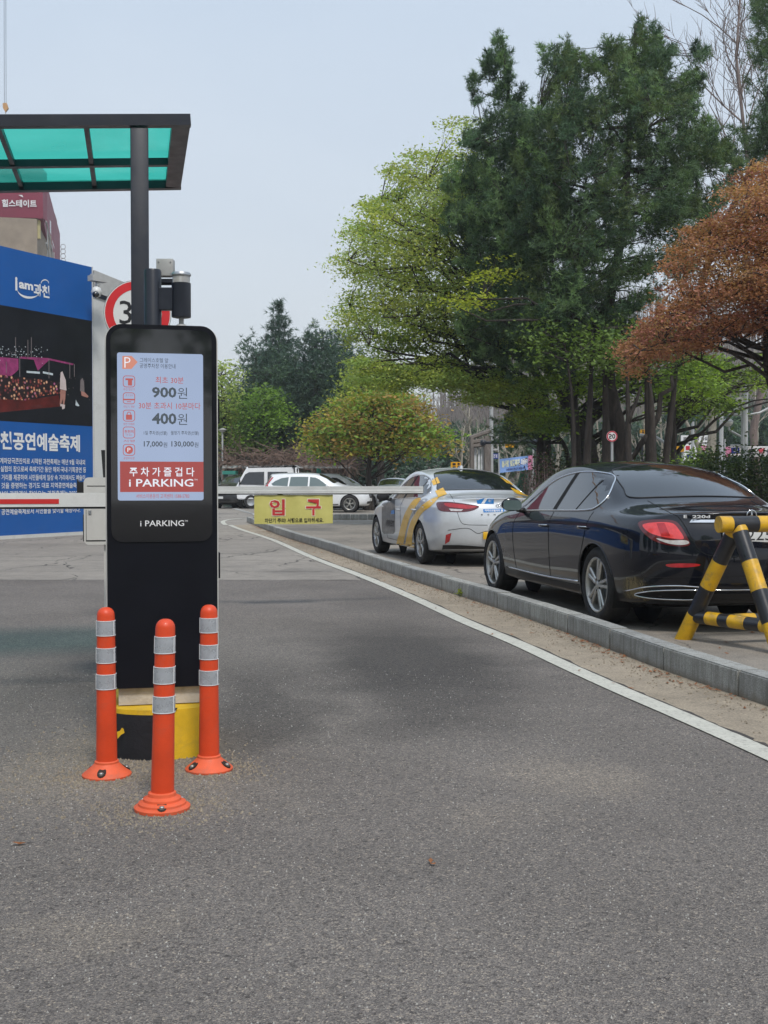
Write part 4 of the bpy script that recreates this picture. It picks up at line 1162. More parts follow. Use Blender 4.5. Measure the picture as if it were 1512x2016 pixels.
# executive saloon; y runs from the rear axle: rear bumper at -1.13, front bumper at +3.80
T_EXEC = dict(Ra=.365, rt=.338, ya_r=0.0, ya_f=2.94, wmax=.926, track=1.80 - .235 + .02, sub=4, lip=.45, c5=.35, c4=.3,
    rear=[(-.62, -.86), (-.70, -1.06), (-.76, -1.13), (-.80, -1.125), (-.80, -1.085), (-.80, -1.03), (-.78, -1.075)],
    front=[(3.40, 3.62), (3.42, 3.74), (3.40, 3.80), (3.36, 3.80), (3.32, 3.76), (3.28, 3.70), (3.20, 3.62)],
    st=[
     stn(-.72, 1.005, (.62, .22), (.76, .25), (.835, .42), (.865, .66), (.83, .86), (.775, .945), (.72, .975)),
     stn(-.55, 1.030, (.68, .20), (.84, .24), (.885, .42), (.915, .66), (.89, .86), (.825, .955), (.72, .995)),
     stn(-.30, 1.060, (.70, .19), (.865, .22), (.905, .40), (.928, .66), (.915, .865), (.855, .965), (.71, 1.02), cy=-.05),
     stn(-.10, 1.115, (.70, .19), (.87, .22), (.910, .40), (.930, .66), (.92, .865), (.865, .97), (.70, 1.06), cy=-.12, c6=.35),
     stn(.22, 1.275, (.70, .19), (.87, .21), (.910, .40), (.930, .66), (.925, .86), (.873, .965), (.665, 1.21), cy=-.10, c6=.35),
     stn(.60, 1.405, (.70, .19), (.87, .21), (.905, .38), (.930, .66), (.925, .855), (.876, .955), (.63, 1.335), cy=-.06, c6=.35),
     stn(1.00, 1.458, (.70, .19), (.87, .21), (.902, .36), (.926, .66), (.924, .85), (.876, .945), (.61, 1.388), c6=.35),
     stn(1.40, 1.468, (.70, .19), (.87, .21), (.902, .36), (.926, .66), (.922, .84), (.874, .932), (.61, 1.40), c6=.35),
     stn(1.80, 1.430, (.70, .19), (.87, .21), (.902, .36), (.926, .66), (.920, .835), (.872, .922), (.62, 1.35), cy=.04, c6=.35),
     stn(2.16, 1.285, (.70, .19), (.87, .21), (.902, .38), (.926, .66), (.918, .825), (.868, .912), (.665, 1.19), cy=.10, c6=.35),
     stn(2.52, 1.125, (.70, .19), (.87, .22), (.905, .40), (.926, .66), (.915, .815), (.86, .905), (.72, 1.01), cy=.12, c6=.25),
     stn(2.86, 1.06, (.70, .19), (.87, .22), (.905, .40), (.922, .66), (.905, .80), (.84, .895), (.70, .97), cy=.05),
     stn(3.25, .985, (.68, .19), (.85, .23), (.895, .40), (.905, .62), (.87, .75), (.79, .835), (.64, .895)),
     stn(3.50, .86, (.60, .21), (.76, .25), (.80, .40), (.80, .56), (.76, .66), (.68, .72), (.56, .77)),
    ])

def exec_saloon():
    th = R(12.7)
    root = thing('black_sedan', 'black saloon car with mud on its rear bumper parked beyond the granite curb', 'car', (2.752, 10.508, .03), th)
    c = Car(T_EXEC, root, M_PBLACK)
    c.wheels(M_ALLOY, 'twin5')
    # side glass, chrome line round it, pillars
    dlo = [(2.17, .945), (2.04, 1.02), (1.78, 1.165), (1.5, 1.275), (1.15, 1.33), (.78, 1.342), (.46, 1.31), (.23, 1.21), (.14, 1.10), (.19, 1.012), (.37, .988), (.8, .975), (1.5, .96)]
    c.patch('side_glass', dlo, side_l, M_TINT, .003, .06, mirror=True)
    b = decal(c.bvh, dlo, side_l, .004)[2]; c.loop('window_trim', b, .0085, M_CHROME, mirror=True)
    c.patch('door_pillar', [(1.08, .965), (1.18, .965), (1.10, 1.335), (1.02, 1.335)], side_l, M_SEAM, .005, .05, mirror=True, curve=False)
    c.patch('door_pillar', [(.575, .98), (.60, .98), (.42, 1.305), (.395, 1.30)], side_l, M_SEAM, .005, .05, mirror=True, curve=False)
    # rear screen and windscreen
    rs = [(-.60, -.06), (-.32, -.17), (0, -.20), (.32, -.17), (.60, -.06), (.585, .14), (.545, .40), (.48, .60), (.28, .66), (0, .68), (-.28, .66), (-.48, .60), (-.545, .40), (-.585, .14)]
    _, b = c.patch('rear_window', rs, top_p, M_TINT, .003, .06); c.loop('window_seal', b, .006, M_PLASB)
    ws = [(-.66, 2.42), (-.35, 2.54), (0, 2.58), (.35, 2.54), (.66, 2.42), (.61, 2.16), (.56, 1.92), (.3, 1.87), (0, 1.85), (-.3, 1.87), (-.56, 1.92), (-.61, 2.16)]
    _, b = c.patch('windscreen', ws, top_p, M_TINT, .003, .06); c.loop('window_seal', b, .006, M_PLASB)
    # gaps
    c.seam([(1.12, .955), (1.12, .7), (1.13, .42), (1.14, .30)], side_l)
    c.seam([(2.14, .93), (2.19, .75), (2.18, .5), (2.14, .30)], side_l)
    c.seam([(.16, .98), (.20, .80), (.27, .66), (.36, .50), (.42, .34)], side_l)
    c.seam([(.42, .30), (1.2, .29), (2.14, .30)], side_l)
    # door handles on shallow bowls
    for y, z in ((1.24, .815), (.24, .835)):
        b = proj_pts(c.bvh, [Vector((-3, y + t, z)) for t in (-.10, -.05, 0, .05, .10)], [Vector((1, 0, 0))] * 5, .004)
        o = [q + Vector((-(.028 if 0 < i < 4 else .004), 0, 0)) for i, q in enumerate(b)]
        for sx in (1, -1):
            mb = MB(); mb.tube([(p.x * sx, p.y, p.z) for p in o], [.008, .013, .014, .013, .008], 10); mb.build('door_handle', M_PBLACK, root, smooth=True)
            mb = MB(); mb.tube([(p.x * sx - .006 * sx, p.y, p.z + .010) for p in o], .0045, 6); mb.build('handle_trim', M_CHROME, root, smooth=True)
    # sill line in chrome, fuel flap
    c.seam([(.42, .335), (1.3, .315), (2.48, .325)], side_l, r=.010, m=M_CHROME, name='sill_trim', off=.004)
    # mirrors
    for sx in (-1, 1):
        mt = bpy.data.objects.new('door_mirror', None); COL.objects.link(mt); mt.parent = root
        mb = MB(); bm = bmesh.new(); bmesh.ops.create_uvsphere(bm, u_segments=20, v_segments=12, radius=1)
        for v in bm.verts: v.co = Vector((v.co.x * .112, v.co.y * (.085 if v.co.y > 0 else .028), v.co.z * .078 * (1.0 if v.co.z > 0 else .85)))
        mb.bm(bm, Matrix.Translation((sx * 1.0, 2.00, 1.005))); mb.build('mirror_shell', M_PBLACK, mt, smooth=True)
        mb = MB(); mb.tube([(sx * .85, 2.02, .945), (sx * .94, 2.01, .955)], [.03, .022], 8); mb.build('mirror_foot', M_PLASB, mt, smooth=True)
        mb = MB(); mb.prism(rrect(-.10, -.055, .10, .05, .04, 5), 'Y', -.031, -.027); 
        mb.v = [p + Vector((sx * 1.0, 2.00, 1.005)) for p in mb.v]; mb.build('mirror_glass', M_TINTG, mt)
    # tail lamps traced on the surface
    cp = c.camproj(); Y = lambda pts: [(x, -y) for x, y in pts]
    lamp = [(1257, 1030), (1268, 1025), (1300, 1023), (1328, 1026), (1343, 1040), (1355, 1062), (1358, 1072), (1345, 1076), (1320, 1074), (1292, 1067), (1272, 1054), (1260, 1040)]
    c.patch('tail_lamp', Y(lamp), cp, M_LAMPD, .004, 9, mirror=True)
    c.patch('lamp_lens', Y([(1266, 1034), (1290, 1029), (1322, 1030), (1336, 1042), (1346, 1060), (1330, 1061), (1300, 1056), (1278, 1048)]), cp, M_LAMPB, .0065, 8, mirror=True)
    c.patch('lamp_lens', Y([(1293, 1031), (1308, 1030), (1320, 1056), (1302, 1055)]), cp, M_LAMPR, .0085, 8, mirror=True, curve=False)
    c.patch('lamp_strip', Y([(1292, 1060), (1320, 1064), (1350, 1064), (1356, 1070), (1340, 1073), (1315, 1070)]), cp, M_LAMPC, .0075, 8, mirror=True)
    c.patch('reflector', Y([(1312, 1111), (1340, 1109), (1374, 1110), (1376, 1114), (1350, 1117), (1318, 1116)]), cp, M_LAMPR, .004, 8, mirror=True)
    # boot lid gap, chrome bar, badge, plate, star
    c.seam(Y([(1275, 986), (1322, 1011), (1333, 1016), (1345, 1030), (1362, 1060), (1378, 1084), (1402, 1094), (1450, 1097)]), cp, mirror=True)
    zb_ = c.on(1360, 1027).z
    bar = [(-.50, zb_ - .010), (.50, zb_ - .010), (.48, zb_ + .014), (-.48, zb_ + .014)]
    c.patch('boot_chrome_bar', bar, rear_p, M_CHROME, .010, .05, curve=False)
    b0 = c.on(1344, 1020); b1 = c.on(1386, 1012)
    def rear_text(s_, x0, z0, x1, z1, m, w_, off=.006):
        mb = MB(); vs, fs = text_geo(s_, w_)
        xs = [v[0] for v in vs]; ys = [v[1] for v in vs]; ax, bx, ay, by = min(xs), max(xs), min(ys), max(ys)
        h = proj_pts(c.bvh, [Vector((x_, -4, z_)) for x_ in (x0, x1) for z_ in (z0, z1)], [Vector((0, 1, 0))] * 4, off)
        ym = min(q.y for q in h); h = [Vector((q.x, ym, q.z)) for q in (Vector((x0, 0, z0)), Vector((x0, 0, z1)), Vector((x1, 0, z0)), Vector((x1, 0, z1)))]
        P2 = [((x - ax) / (bx - ax), (y - ay) / (by - ay)) for x, y, _ in vs]
        mb.add([h[0] * (1 - a) * (1 - b) + h[1] * (1 - a) * b + h[2] * a * (1 - b) + h[3] * a * b for a, b in P2], fs); return mb.build('lettering', m, root)
    rear_text("E", b0.x, b0.z, b0.x + .030, b0.z + .026, M_BADGE, .03); rear_text("220d", b0.x + .044, b0.z, b0.x + .20, b0.z + .026, M_BADGE, .03)
    zp = c.on(1480, 1053).z
    pc = proj_pts(c.bvh, [Vector((0, -4, zp))], [Vector((0, 1, 0))], 0)[0]
    mb = MB(); mb.box((0, pc.y - .004, zp), (.535, .018, .125), bev=.006); pl = mb.build('number_plate', M_PLATE, root, smooth=True, angle=40)
    PL = lambda u, v: Vector((u, pc.y - .0145, zp + v))
    mb = MB(); put_text(mb, "2252", (-.06, -.045, .25, .045), PL, .0); mb.build('plate_lettering', M_INK, pl)
    zs = c.on(1475, 1013).z; ps = proj_pts(c.bvh, [Vector((0, -4, zs))], [Vector((0, 1, 0))], .010)[0]
    mb = MB(); mb.tube([ps + Vector((.042 * math.cos(t * .2618), 0, .042 * math.sin(t * .2618))) for t in range(24)], .0045, 8, closed=True)
    for k in range(3):
        a = R(90 + 120 * k); mb.tube([ps, ps + Vector((.040 * math.cos(a), 0, .040 * math.sin(a)))], [.007, .0015], 6)
    mb.build('star_emblem', M_CHROME, root, smooth=True, angle=50)
    # lower bumper: dark diffuser, exhaust trims, chrome strip
    c.patch('bumper_insert', [(-.72, .235), (.72, .235), (.76, .30), (.55, .345), (-.55, .345), (-.76, .30)], rear_p, M_PLASB, .004, .06, curve=False)
    c.seam([(-.50, .375), (0, .375), (.50, .375)], rear_p, r=.005, mirror=False, m=M_CHROME, name='bumper_trim', off=.004)
    for sx in (-1, 1):
        ex = [(sx * .82, .315), (sx * .74, .355), (sx * .55, .372), (sx * .44, .365), (sx * .44, .30), (sx * .60, .29), (sx * .76, .295)]
        c.patch('exhaust_opening', ex, rear_p, M_WELL, .005, .05); b = decal(c.bvh, ex, rear_p, .008)[2]; c.loop('exhaust_trim', b, .006, M_CHROME)
        c.seam([(sx * .86, .33), (sx * .78, .385), (sx * .6, .405), (sx * .42, .395)], rear_p, r=.007, mirror=False, m=M_CHROME, name='exhaust_trim', off=.004)
    c.seam([(-.86, .455), (-.6, .475), (0, .485), (.6, .475), (.86, .455)], rear_p, r=.003, mirror=False)
    # wheel arch lips
    for ya in (0, 2.94):
        pts = [Vector((-3, ya + .372 * math.cos(R(a)), .338 + .372 * math.sin(R(a)))) for a in range(-15, 196, 7)]
        c.loop('arch_lip', proj_pts(c.bvh, pts, [Vector((1, 0, 0))] * len(pts), .001), .0055, M_PBLACK, mirror=True, closed=False)
    # dried mud fan and scratch on the bumper corner
    m, nt, b = new_mat('dried_mud'); oc = N(nt, 'ShaderNodeTexCoord').outputs['Object']
    mp = N(nt, 'ShaderNodeMapping'); mp.inputs['Scale'].default_value = (10, 10, 2.5); mp.inputs['Rotation'].default_value = (.5, 0, 0); nt.links.new(oc, mp.inputs[0])
    nz = noise(nt, mp.outputs[0], 3.0, 8, .85); fine = noise(nt, mp.outputs[0], 30, 4, .7)
    # fades out towards the rim of the splash
    ctr = c.on(1248, 1160); g = N(nt, 'ShaderNodeVectorMath', operation='DISTANCE'); nt.links.new(oc, g.inputs[0]); g.inputs[1].default_value = ctr
    fall = math_(nt, 'MULTIPLY', g.outputs['Value'], 2.3)
    al = math_(nt, 'SUBTRACT', math_(nt, 'ADD', nz, math_(nt, 'MULTIPLY', fine, .5)), fall)
    al = rampn(nt, al, [(.36, (0, 0, 0)), (.62, (.8, .8, .8))])
    b.inputs['Base Color'].default_value = (.24, .185, .095, 1); b.inputs['Roughness'].default_value = .9; nt.links.new(al, b.inputs['Alpha'])
    c.patch('mud_splash', Y([(1205, 1148), (1240, 1135), (1272, 1140), (1300, 1165), (1280, 1182), (1235, 1184), (1212, 1172)]), cp, m, .003, 9)
    return c
CAR1 = exec_saloon()
# ---------------------------------------------------------------- silver taxi
M_PYEL = mat('taxi_yellow_film', (.72, .40, .01), .35, var=.05, coat=.5); M_PGREY = mat('taxi_grey_film', (.075, .08, .088), .4, var=.08, coat=.4)
M_BLUE = mat('blue_sticker', (.02, .20, .55), .4, var=.05)
def rescale(T, fy_pos, fy_neg, fx, fz, **kw):
    U = dict(T); f = lambda y: y * (fy_pos if y > 0 else fy_neg)
    U['st'] = [dict(y=f(s['y']), zc=s['zc'] * fz, p=[(a * fx, b * (fz if i > 3 else 1)) for i, (a, b) in enumerate(s['p'])], **{k: s[k] for k in ('cy', 'c6') if k in s}) for s in T['st']]
    U['rear'] = [(f(a), f(b)) for a, b in T['rear']]; U['front'] = [(f(a), f(b)) for a, b in T['front']]
    U.update(kw); return U
T_TAXI = rescale(T_EXEC, 2.805 / 2.94, .97, 1.003, 1.012, ya_f=2.805, Ra=.355, rt=.325, sub=4, c4=.5, wmax=.929, track=1.80 - .205 + .02)
def taxi():
    th = R(14)
    root = thing('taxi', 'silver taxi with yellow side stripes and grey door panel ahead of the black saloon', 'taxi', (1.419, 17.92, .03), th)
    c = Car(T_TAXI, root, M_PSILVER)
    c.wheels(M_ALLOY, 'multi', rim_r=.215, tyre_w=.205)
    k = 2.805 / 2.94
    dlo = [(2.10, .95), (1.95, 1.03), (1.7, 1.17), (1.43, 1.28), (1.1, 1.34), (.74, 1.352), (.42, 1.30), (.16, 1.19), (.0, 1.085), (.10, 1.02), (.36, 1.0), (.8, .985), (1.5, .965)]
    c.patch('side_glass', dlo, side_l, M_TINT, .003, .07, mirror=True)
    b = decal(c.bvh, dlo, side_l, .004)[2]; c.loop('window_trim', b, .007, M_CHROME, mirror=True)
    c.patch('door_pillar', [(1.03, .975), (1.13, .975), (1.05, 1.345), (.97, 1.345)], side_l, M_SEAM, .005, .05, mirror=True, curve=False)
    c.patch('door_pillar', [(.50, .995), (.525, .995), (.36, 1.29), (.335, 1.285)], side_l, M_SEAM, .005, .05, mirror=True, curve=False)
    rs = [(-.62, -.06), (-.32, -.18), (0, -.21), (.32, -.18), (.62, -.06), (.59, .14), (.55, .40), (.48, .62), (.28, .68), (0, .70), (-.28, .68), (-.48, .62), (-.55, .40), (-.59, .14)]
    _, b = c.patch('rear_window', rs, top_p, M_TINT, .003, .06); c.loop('window_seal', b, .006, M_PLASB)
    ws = [(-.66, 2.30), (-.35, 2.42), (0, 2.46), (.35, 2.42), (.66, 2.30), (.61, 2.05), (.56, 1.82), (.3, 1.77), (0, 1.75), (-.3, 1.77), (-.56, 1.82), (-.61, 2.05)]
    c.patch('windscreen', ws, top_p, M_TINT, .003, .07)
    c.seam([(1.07, .965), (1.07, .7), (1.08, .42), (1.09, .30)], side_l); c.seam([(2.03, .94), (2.08, .75), (2.07, .5), (2.03, .30)], side_l)
    c.seam([(.12, 1.0), (.17, .80), (.25, .66), (.34, .50), (.40, .34)], side_l); c.seam([(.40, .30), (1.2, .29), (2.03, .30)], side_l)
    for y, z in ((1.18, .80), (.22, .82)):
        b = proj_pts(c.bvh, [Vector((-3, y + t, z)) for t in (-.10, -.05, 0, .05, .10)], [Vector((1, 0, 0))] * 5, .004)
        o = [q + Vector((-(.028 if 0 < i < 4 else .004), 0, 0)) for i, q in enumerate(b)]
        for sx in (1, -1):
            mb = MB(); mb.tube([(p.x * sx, p.y, p.z) for p in o], [.008, .013, .014, .013, .008], 8); mb.build('door_handle', M_PSILVER, root, smooth=True)
    for sx in (-1, 1):
        mt = bpy.data.objects.new('door_mirror', None); COL.objects.link(mt); mt.parent = root
        bm = bmesh.new(); bmesh.ops.create_uvsphere(bm, u_segments=18, v_segments=10, radius=1)
        for v in bm.verts: v.co = Vector((v.co.x * .11, v.co.y * (.08 if v.co.y > 0 else .028), v.co.z * .075))
        mb = MB(); mb.bm(bm, Matrix.Translation((sx * 1.0, 1.92, 1.0))); mb.build('mirror_shell', M_PLASB, mt, smooth=True)
        mb = MB(); mb.tube([(sx * .85, 1.94, .95), (sx * .94, 1.93, .955)], [.03, .022], 8); mb.build('mirror_foot', M_PLASB, mt, smooth=True)
    # livery
    cp = c.camproj(); Y = lambda pts: [(x, -y) for x, y in pts]
    K = lambda pts: [(690 + .2513 * x, -(850 + .2513 * y)) for x, y in pts]
    st1 = [(500, 532), (553, 522), (520, 575), (478, 640), (440, 760), (402, 922), (356, 915), (385, 780), (412, 680), (448, 600)]
    st2 = [(612, 540), (690, 512), (640, 575), (560, 640), (505, 740), (485, 830), (478, 932), (432, 926), (445, 800), (480, 690), (540, 600)]
    for s_ in (st1, st2): c.patch('livery_stripe', K(s_), cp, M_PYEL, .0035, 6, mirror=True)
    c.patch('livery_panel', K([(560, 530), (605, 530), (545, 590), (470, 690), (440, 800), (428, 900), (412, 900), (440, 780), (480, 650), (525, 580)]), cp, mat('taxi_pale_grey_film', (.26, .27, .29), .4, coat=.4), .0022, 6, mirror=True)
    for q_ in ([(635, 388), (680, 356), (702, 402), (650, 422)], [(664, 466), (725, 440), (756, 490), (690, 516)]): c.patch('livery_stripe', K(q_), cp, M_PYEL, .006, 5, mirror=True, curve=False)
    c.patch('door_panel_film', K([(246, 520), (350, 508), (350, 785), (338, 800), (262, 800), (246, 780)]), cp, M_PGREY, .0030, 6, mirror=True, curve=False)
    def side_text(s_, y0, z0, y1, z1, m, w_):
        mb = MB(); vs, fs = text_geo(s_, w_)
        xs = [v[0] for v in vs]; ys = [v[1] for v in vs]; ax, bx, ay, by = min(xs), max(xs), min(ys), max(ys)
        P2 = [(y0 + (x - ax) / (bx - ax) * (y1 - y0), z0 + (y - ay) / (by - ay) * (z1 - z0)) for x, y, _ in vs]
        o3, d3 = zip(*[side_l(p) for p in P2]); mb.add(proj_pts(c.bvh, o3, d3, .006), fs); return mb.build('lettering', m, root)
    c.patch('door_sticker', K([(322, 618), (346, 612), (348, 642), (320, 646)]), cp, M_BLUE, .006, 5, mirror=True, curve=False)
    # rear end traced on the surface
    cp = c.camproj(); Y = lambda pts: [(x, -y) for x, y in pts]
    c.patch('tail_lamp', Y([(860, 990), (872, 988), (895, 989), (925, 993), (943, 997), (934, 1004), (915, 1008), (890, 1008), (868, 1006), (861, 999)]), cp, M_LAMPD, .004, 6, mirror=True)
    c.patch('lamp_lens', Y([(876, 991), (898, 992), (930, 996), (938, 998), (922, 1002), (900, 1000), (880, 997)]), cp, M_LAMPR, .0065, 6, mirror=True)
    c.patch('lamp_strip', Y([(884, 1001.5), (912, 1003), (908, 1006.5), (888, 1006)]), cp, M_LAMPC, .0065, 6, mirror=True, curve=False)
    c.patch('reflector', Y([(878, 1053), (889, 1049), (885, 1066), (876, 1071)]), cp, M_LAMPR, .005, 6, mirror=True, curve=False)
    c.seam(Y([(885, 972), (893, 985), (900, 1008), (908, 1028), (920, 1033), (960, 1034)]), cp)
    c.patch('bumper_insert', Y([(869, 1090), (872, 1073), (905, 1073), (950, 1076), (985, 1078), (985, 1092), (930, 1095)]), cp, M_PLASB, .006, 7, mirror=True, curve=False)
    c.seam(Y([(882, 1044), (920, 1040), (940, 1050), (956, 1046), (975, 1045)]), cp, r=.004)
    def cam_text(s_, x0, y0, x1, y1, m, w_, off=.006):
        mb = MB(); vs, fs = text_geo(s_, w_)
        xs = [v[0] for v in vs]; ys = [v[1] for v in vs]; ax, bx, ay, by = min(xs), max(xs), min(ys), max(ys)
        P2 = [(x0 + (x - ax) / (bx - ax) * (x1 - x0), -(y1 + (y - ay) / (by - ay) * (y0 - y1))) for x, y, _ in vs]
        o3, d3 = zip(*[cp(p) for p in P2]); mb.add(proj_pts(c.bvh, o3, d3, off), fs); return mb.build('lettering', m, root)
    cam_text("카카오T", 690 + .2513 * 280, 850 + .2513 * 688, 690 + .2513 * 345, 850 + .2513 * 748, M_INK, .04)
    c.patch('boot_sticker', Y([(937, 981), (972, 981.5), (972, 992), (940, 992)]), cp, M_BLUE, .004, 6, curve=False)
    c.patch('boot_sticker', Y([(951, 1002.5), (1014, 1001), (1015, 1006.5), (952, 1009)]), cp, M_BLUE, .004, 6, curve=False)
    c.patch('sticker_flash', Y([(947, 992), (953, 992), (960, 981.5), (954, 981.3)]), cp, M_WPRINT, .005, 6, curve=False)
    cam_text("개인", 960.5, 982.5, 970, 989.5, M_WPRINT, .02); cam_text("카카오모빌리티 콜 1577-3754", 954, 1003, 1012, 1007.5, M_WPRINT, .03)
    cam_text("T 502-54", 1003, 985, 1029, 991.5, M_INK, .03)
    for i, ch in enumerate("SONATA"): cam_text(ch, 947 + i * 12.5, 1012, 950.5 + i * 12.5, 1014.8, M_SEAM, .03, .004)
    p = c.on(984, 996, .008)
    mb = MB(); mb.tube([p + Vector((.062 * math.cos(t * .2618), -.002, .031 * math.sin(t * .2618))) for t in range(24)], .0045, 6, closed=True)
    mb.tube([p + Vector((-.030, 0, -.022)), p + Vector((-.016, 0, .022))], .005, 6); mb.tube([p + Vector((.016, 0, -.022)), p + Vector((.030, 0, .022))], .005, 6); mb.tube([p + Vector((-.024, 0, -.004)), p + Vector((0, 0, .003)), p + Vector((.024, 0, .004))], .0045, 6)
    mb.build('oval_emblem', M_CHROME, root, smooth=True)
    zp = .47; pc = proj_pts(c.bvh, [Vector((0, -4, zp))], [Vector((0, 1, 0))], 0)[0]
    mb = MB(); mb.box((0, pc.y - .004, zp), (.52, .018, .11), bev=.006); mb.build('number_plate', M_PYEL, root, smooth=True, angle=40)
    # roof lamp stub, fin
    q = proj_pts(c.bvh, [Vector((0, .85, 3))], [Vector((0, 0, -1))], 0)[0]
    mb = MB(); mb.prism([(.75, q.z - .005), (.95, q.z - .002), (.80, q.z + .05), (.76, q.z + .05)], 'X', -.018, .018); mb.build('roof_fin', M_PSILVER, root)
    return c
CAR2 = taxi()

# ---------------------------------------------------------------- cars standing further back
T_SUV = dict(Ra=.395, rt=.36, ya_r=0.0, ya_f=2.86, wmax=.95, track=1.86 - .235 + .02, sub=3, lip=.5, c5=.35, c4=.3,
    rear=[(-.52, -.70), (-.58, -.86), (-.62, -.90), (-.62, -.88), (-.62, -.80), (-.58, -.74), (-.30, -.46)],
    front=[(3.35, 3.55), (3.37, 3.68), (3.38, 3.75), (3.36, 3.76), (3.33, 3.73), (3.30, 3.68), (3.22, 3.60)],
    st=[
     stn(-.48, 1.60, (.66, .26), (.80, .28), (.87, .46), (.895, .74), (.87, .96), (.80, 1.06), (.60, 1.53)),
     stn(-.15, 1.635, (.70, .24), (.88, .27), (.93, .44), (.945, .74), (.925, .97), (.86, 1.06), (.635, 1.56), c6=.3),
     stn(.4, 1.655, (.70, .24), (.89, .27), (.935, .42), (.95, .74), (.93, .965), (.875, 1.05), (.64, 1.58), c6=.3),
     stn(1.0, 1.66, (.70, .24), (.89, .27), (.93, .40), (.945, .74), (.93, .955), (.875, 1.035), (.645, 1.585), c6=.3),
     stn(1.5, 1.645, (.70, .24), (.89, .27), (.93, .40), (.945, .74), (.93, .95), (.875, 1.03), (.65, 1.565), cy=.03, c6=.3),
     stn(1.85, 1.50, (.70, .24), (.89, .27), (.93, .42), (.945, .74), (.925, .945), (.87, 1.02), (.69, 1.42), cy=.10, c6=.3),
     stn(2.3, 1.22, (.70, .24), (.89, .28), (.93, .44), (.945, .74), (.92, .93), (.865, 1.01), (.75, 1.11), cy=.12),
     stn(2.65, 1.15, (.70, .24), (.89, .28), (.93, .44), (.94, .74), (.91, .91), (.85, .99), (.72, 1.06)),
     stn(3.15, 1.08, (.68, .24), (.87, .29), (.915, .44), (.92, .70), (.89, .86), (.81, .94), (.66, 1.0)),
     stn(3.42, .98, (.62, .26), (.79, .30), (.82, .44), (.82, .64), (.79, .78), (.70, .85), (.58, .89)),
    ])
def front_kit(c, root, grille=M_PLASB, zg=.72):
    T = c.T
    c.patch('grille', rrect(-.38, zg - .16, .38, zg + .10, .05, 4), front_p, grille, .004, .08, curve=False)
    for z in (zg - .09, zg - .03, zg + .03): c.seam([(-.36, z), (0, z), (.36, z)], front_p, r=.008, mirror=False, m=M_CHROME, name='grille_bar', off=.01)
    c.patch('headlamp', [(-.46, zg), (-.62, zg - .01), (-.74, zg + .05), (-.72, zg + .12), (-.55, zg + .10)], front_p, M_LAMPC, .005, .06, mirror=True)
    c.patch('air_intake', rrect(-.55, .36, .55, .46, .03, 3), front_p, M_PLASB, .004, .08, curve=False)
    mb = MB(); q = proj_pts(c.bvh, [Vector((0, 4.6, .52))], [Vector((0, -1, 0))], .01)[0]; mb.box((0, q.y, .52), (.52, .015, .11)); mb.build('number_plate', M_PLATE, root)
def suv(label, loc, rz, body, glass, T=T_SUV, name='parked_suv', style='multi', group=None):
    root = thing(name, label, 'car', loc, rz, group)
    c = Car(T, root, body); c.wheels(M_ALLOY, style, rim_r=.24, tyre_w=.235)
    sh = lambda pts: pts
    for dlo in ([(2.02, 1.065), (1.86, 1.18), (1.60, 1.37), (1.45, 1.44), (1.22, 1.465), (1.20, 1.07)], [(1.13, 1.07), (1.15, 1.47), (.75, 1.475), (.42, 1.465), (.36, 1.08)], [(.30, 1.085), (.34, 1.46), (.05, 1.42), (-.22, 1.30), (-.38, 1.18), (-.30, 1.11)]):
        c.patch('side_glass', dlo, side_l, glass, .004, .09, mirror=True, curve=False)
    c.patch('windscreen', [(-.66, 2.22), (0, 2.34), (.66, 2.22), (.62, 1.9), (.56, 1.62), (0, 1.58), (-.56, 1.62), (-.62, 1.9)], top_p, M_TINT, .004, .09)
    c.patch('rear_window', [(-.62, 1.16), (.62, 1.16), (.53, 1.50), (-.53, 1.50)], rear_p, M_TINT, .004, .08, curve=False)
    dp = lambda v: (Vector((.707 * v[0] - 2.8, -.707 * v[0] - 2.8, v[1])), Vector((.7071, .7071, 0)))
    c.patch('tail_lamp', [(-.26, .94), (.12, .94), (.12, 1.06), (-.05, 1.16), (-.16, 1.45), (-.24, 1.45), (-.15, 1.14), (-.26, 1.02)], dp, M_LAMPR, .008, .06, mirror=True, curve=False)
    c.seam([(1.17, 1.04), (1.17, .5), (1.17, .36)], side_l, r=.005); c.seam([(2.05, 1.0), (2.1, .7), (2.05, .36)], side_l, r=.005); c.seam([(.30, 1.05), (.36, .8), (.50, .55), (.52, .38)], side_l, r=.005)
    c.seam([(.45, .33), (1.3, .32), (2.4, .34)], side_l, r=.02, m=M_PLASB, name='sill_trim')
    for y, z in ((1.30, .93), (.45, .95)):
        b = proj_pts(c.bvh, [Vector((-3, y + t, z)) for t in (-.09, 0, .09)], [Vector((1, 0, 0))] * 3, .01)
        c.loop('door_handle', b, .013, body, mirror=True, closed=False)
    for sx in (-1, 1):
        bm = bmesh.new(); bmesh.ops.create_uvsphere(bm, u_segments=12, v_segments=8, radius=1)
        for v in bm.verts: v.co = Vector((v.co.x * .11, v.co.y * .07, v.co.z * .085))
        mb = MB(); mb.bm(bm, Matrix.Translation((sx * 1.0, 1.95, 1.10))); mb.tube([(sx * .86, 1.96, 1.05), (sx * .95, 1.95, 1.07)], .02, 6); mb.build('door_mirror', body, root, smooth=True)
    front_kit(c, root, zg=.76)
    return root, c

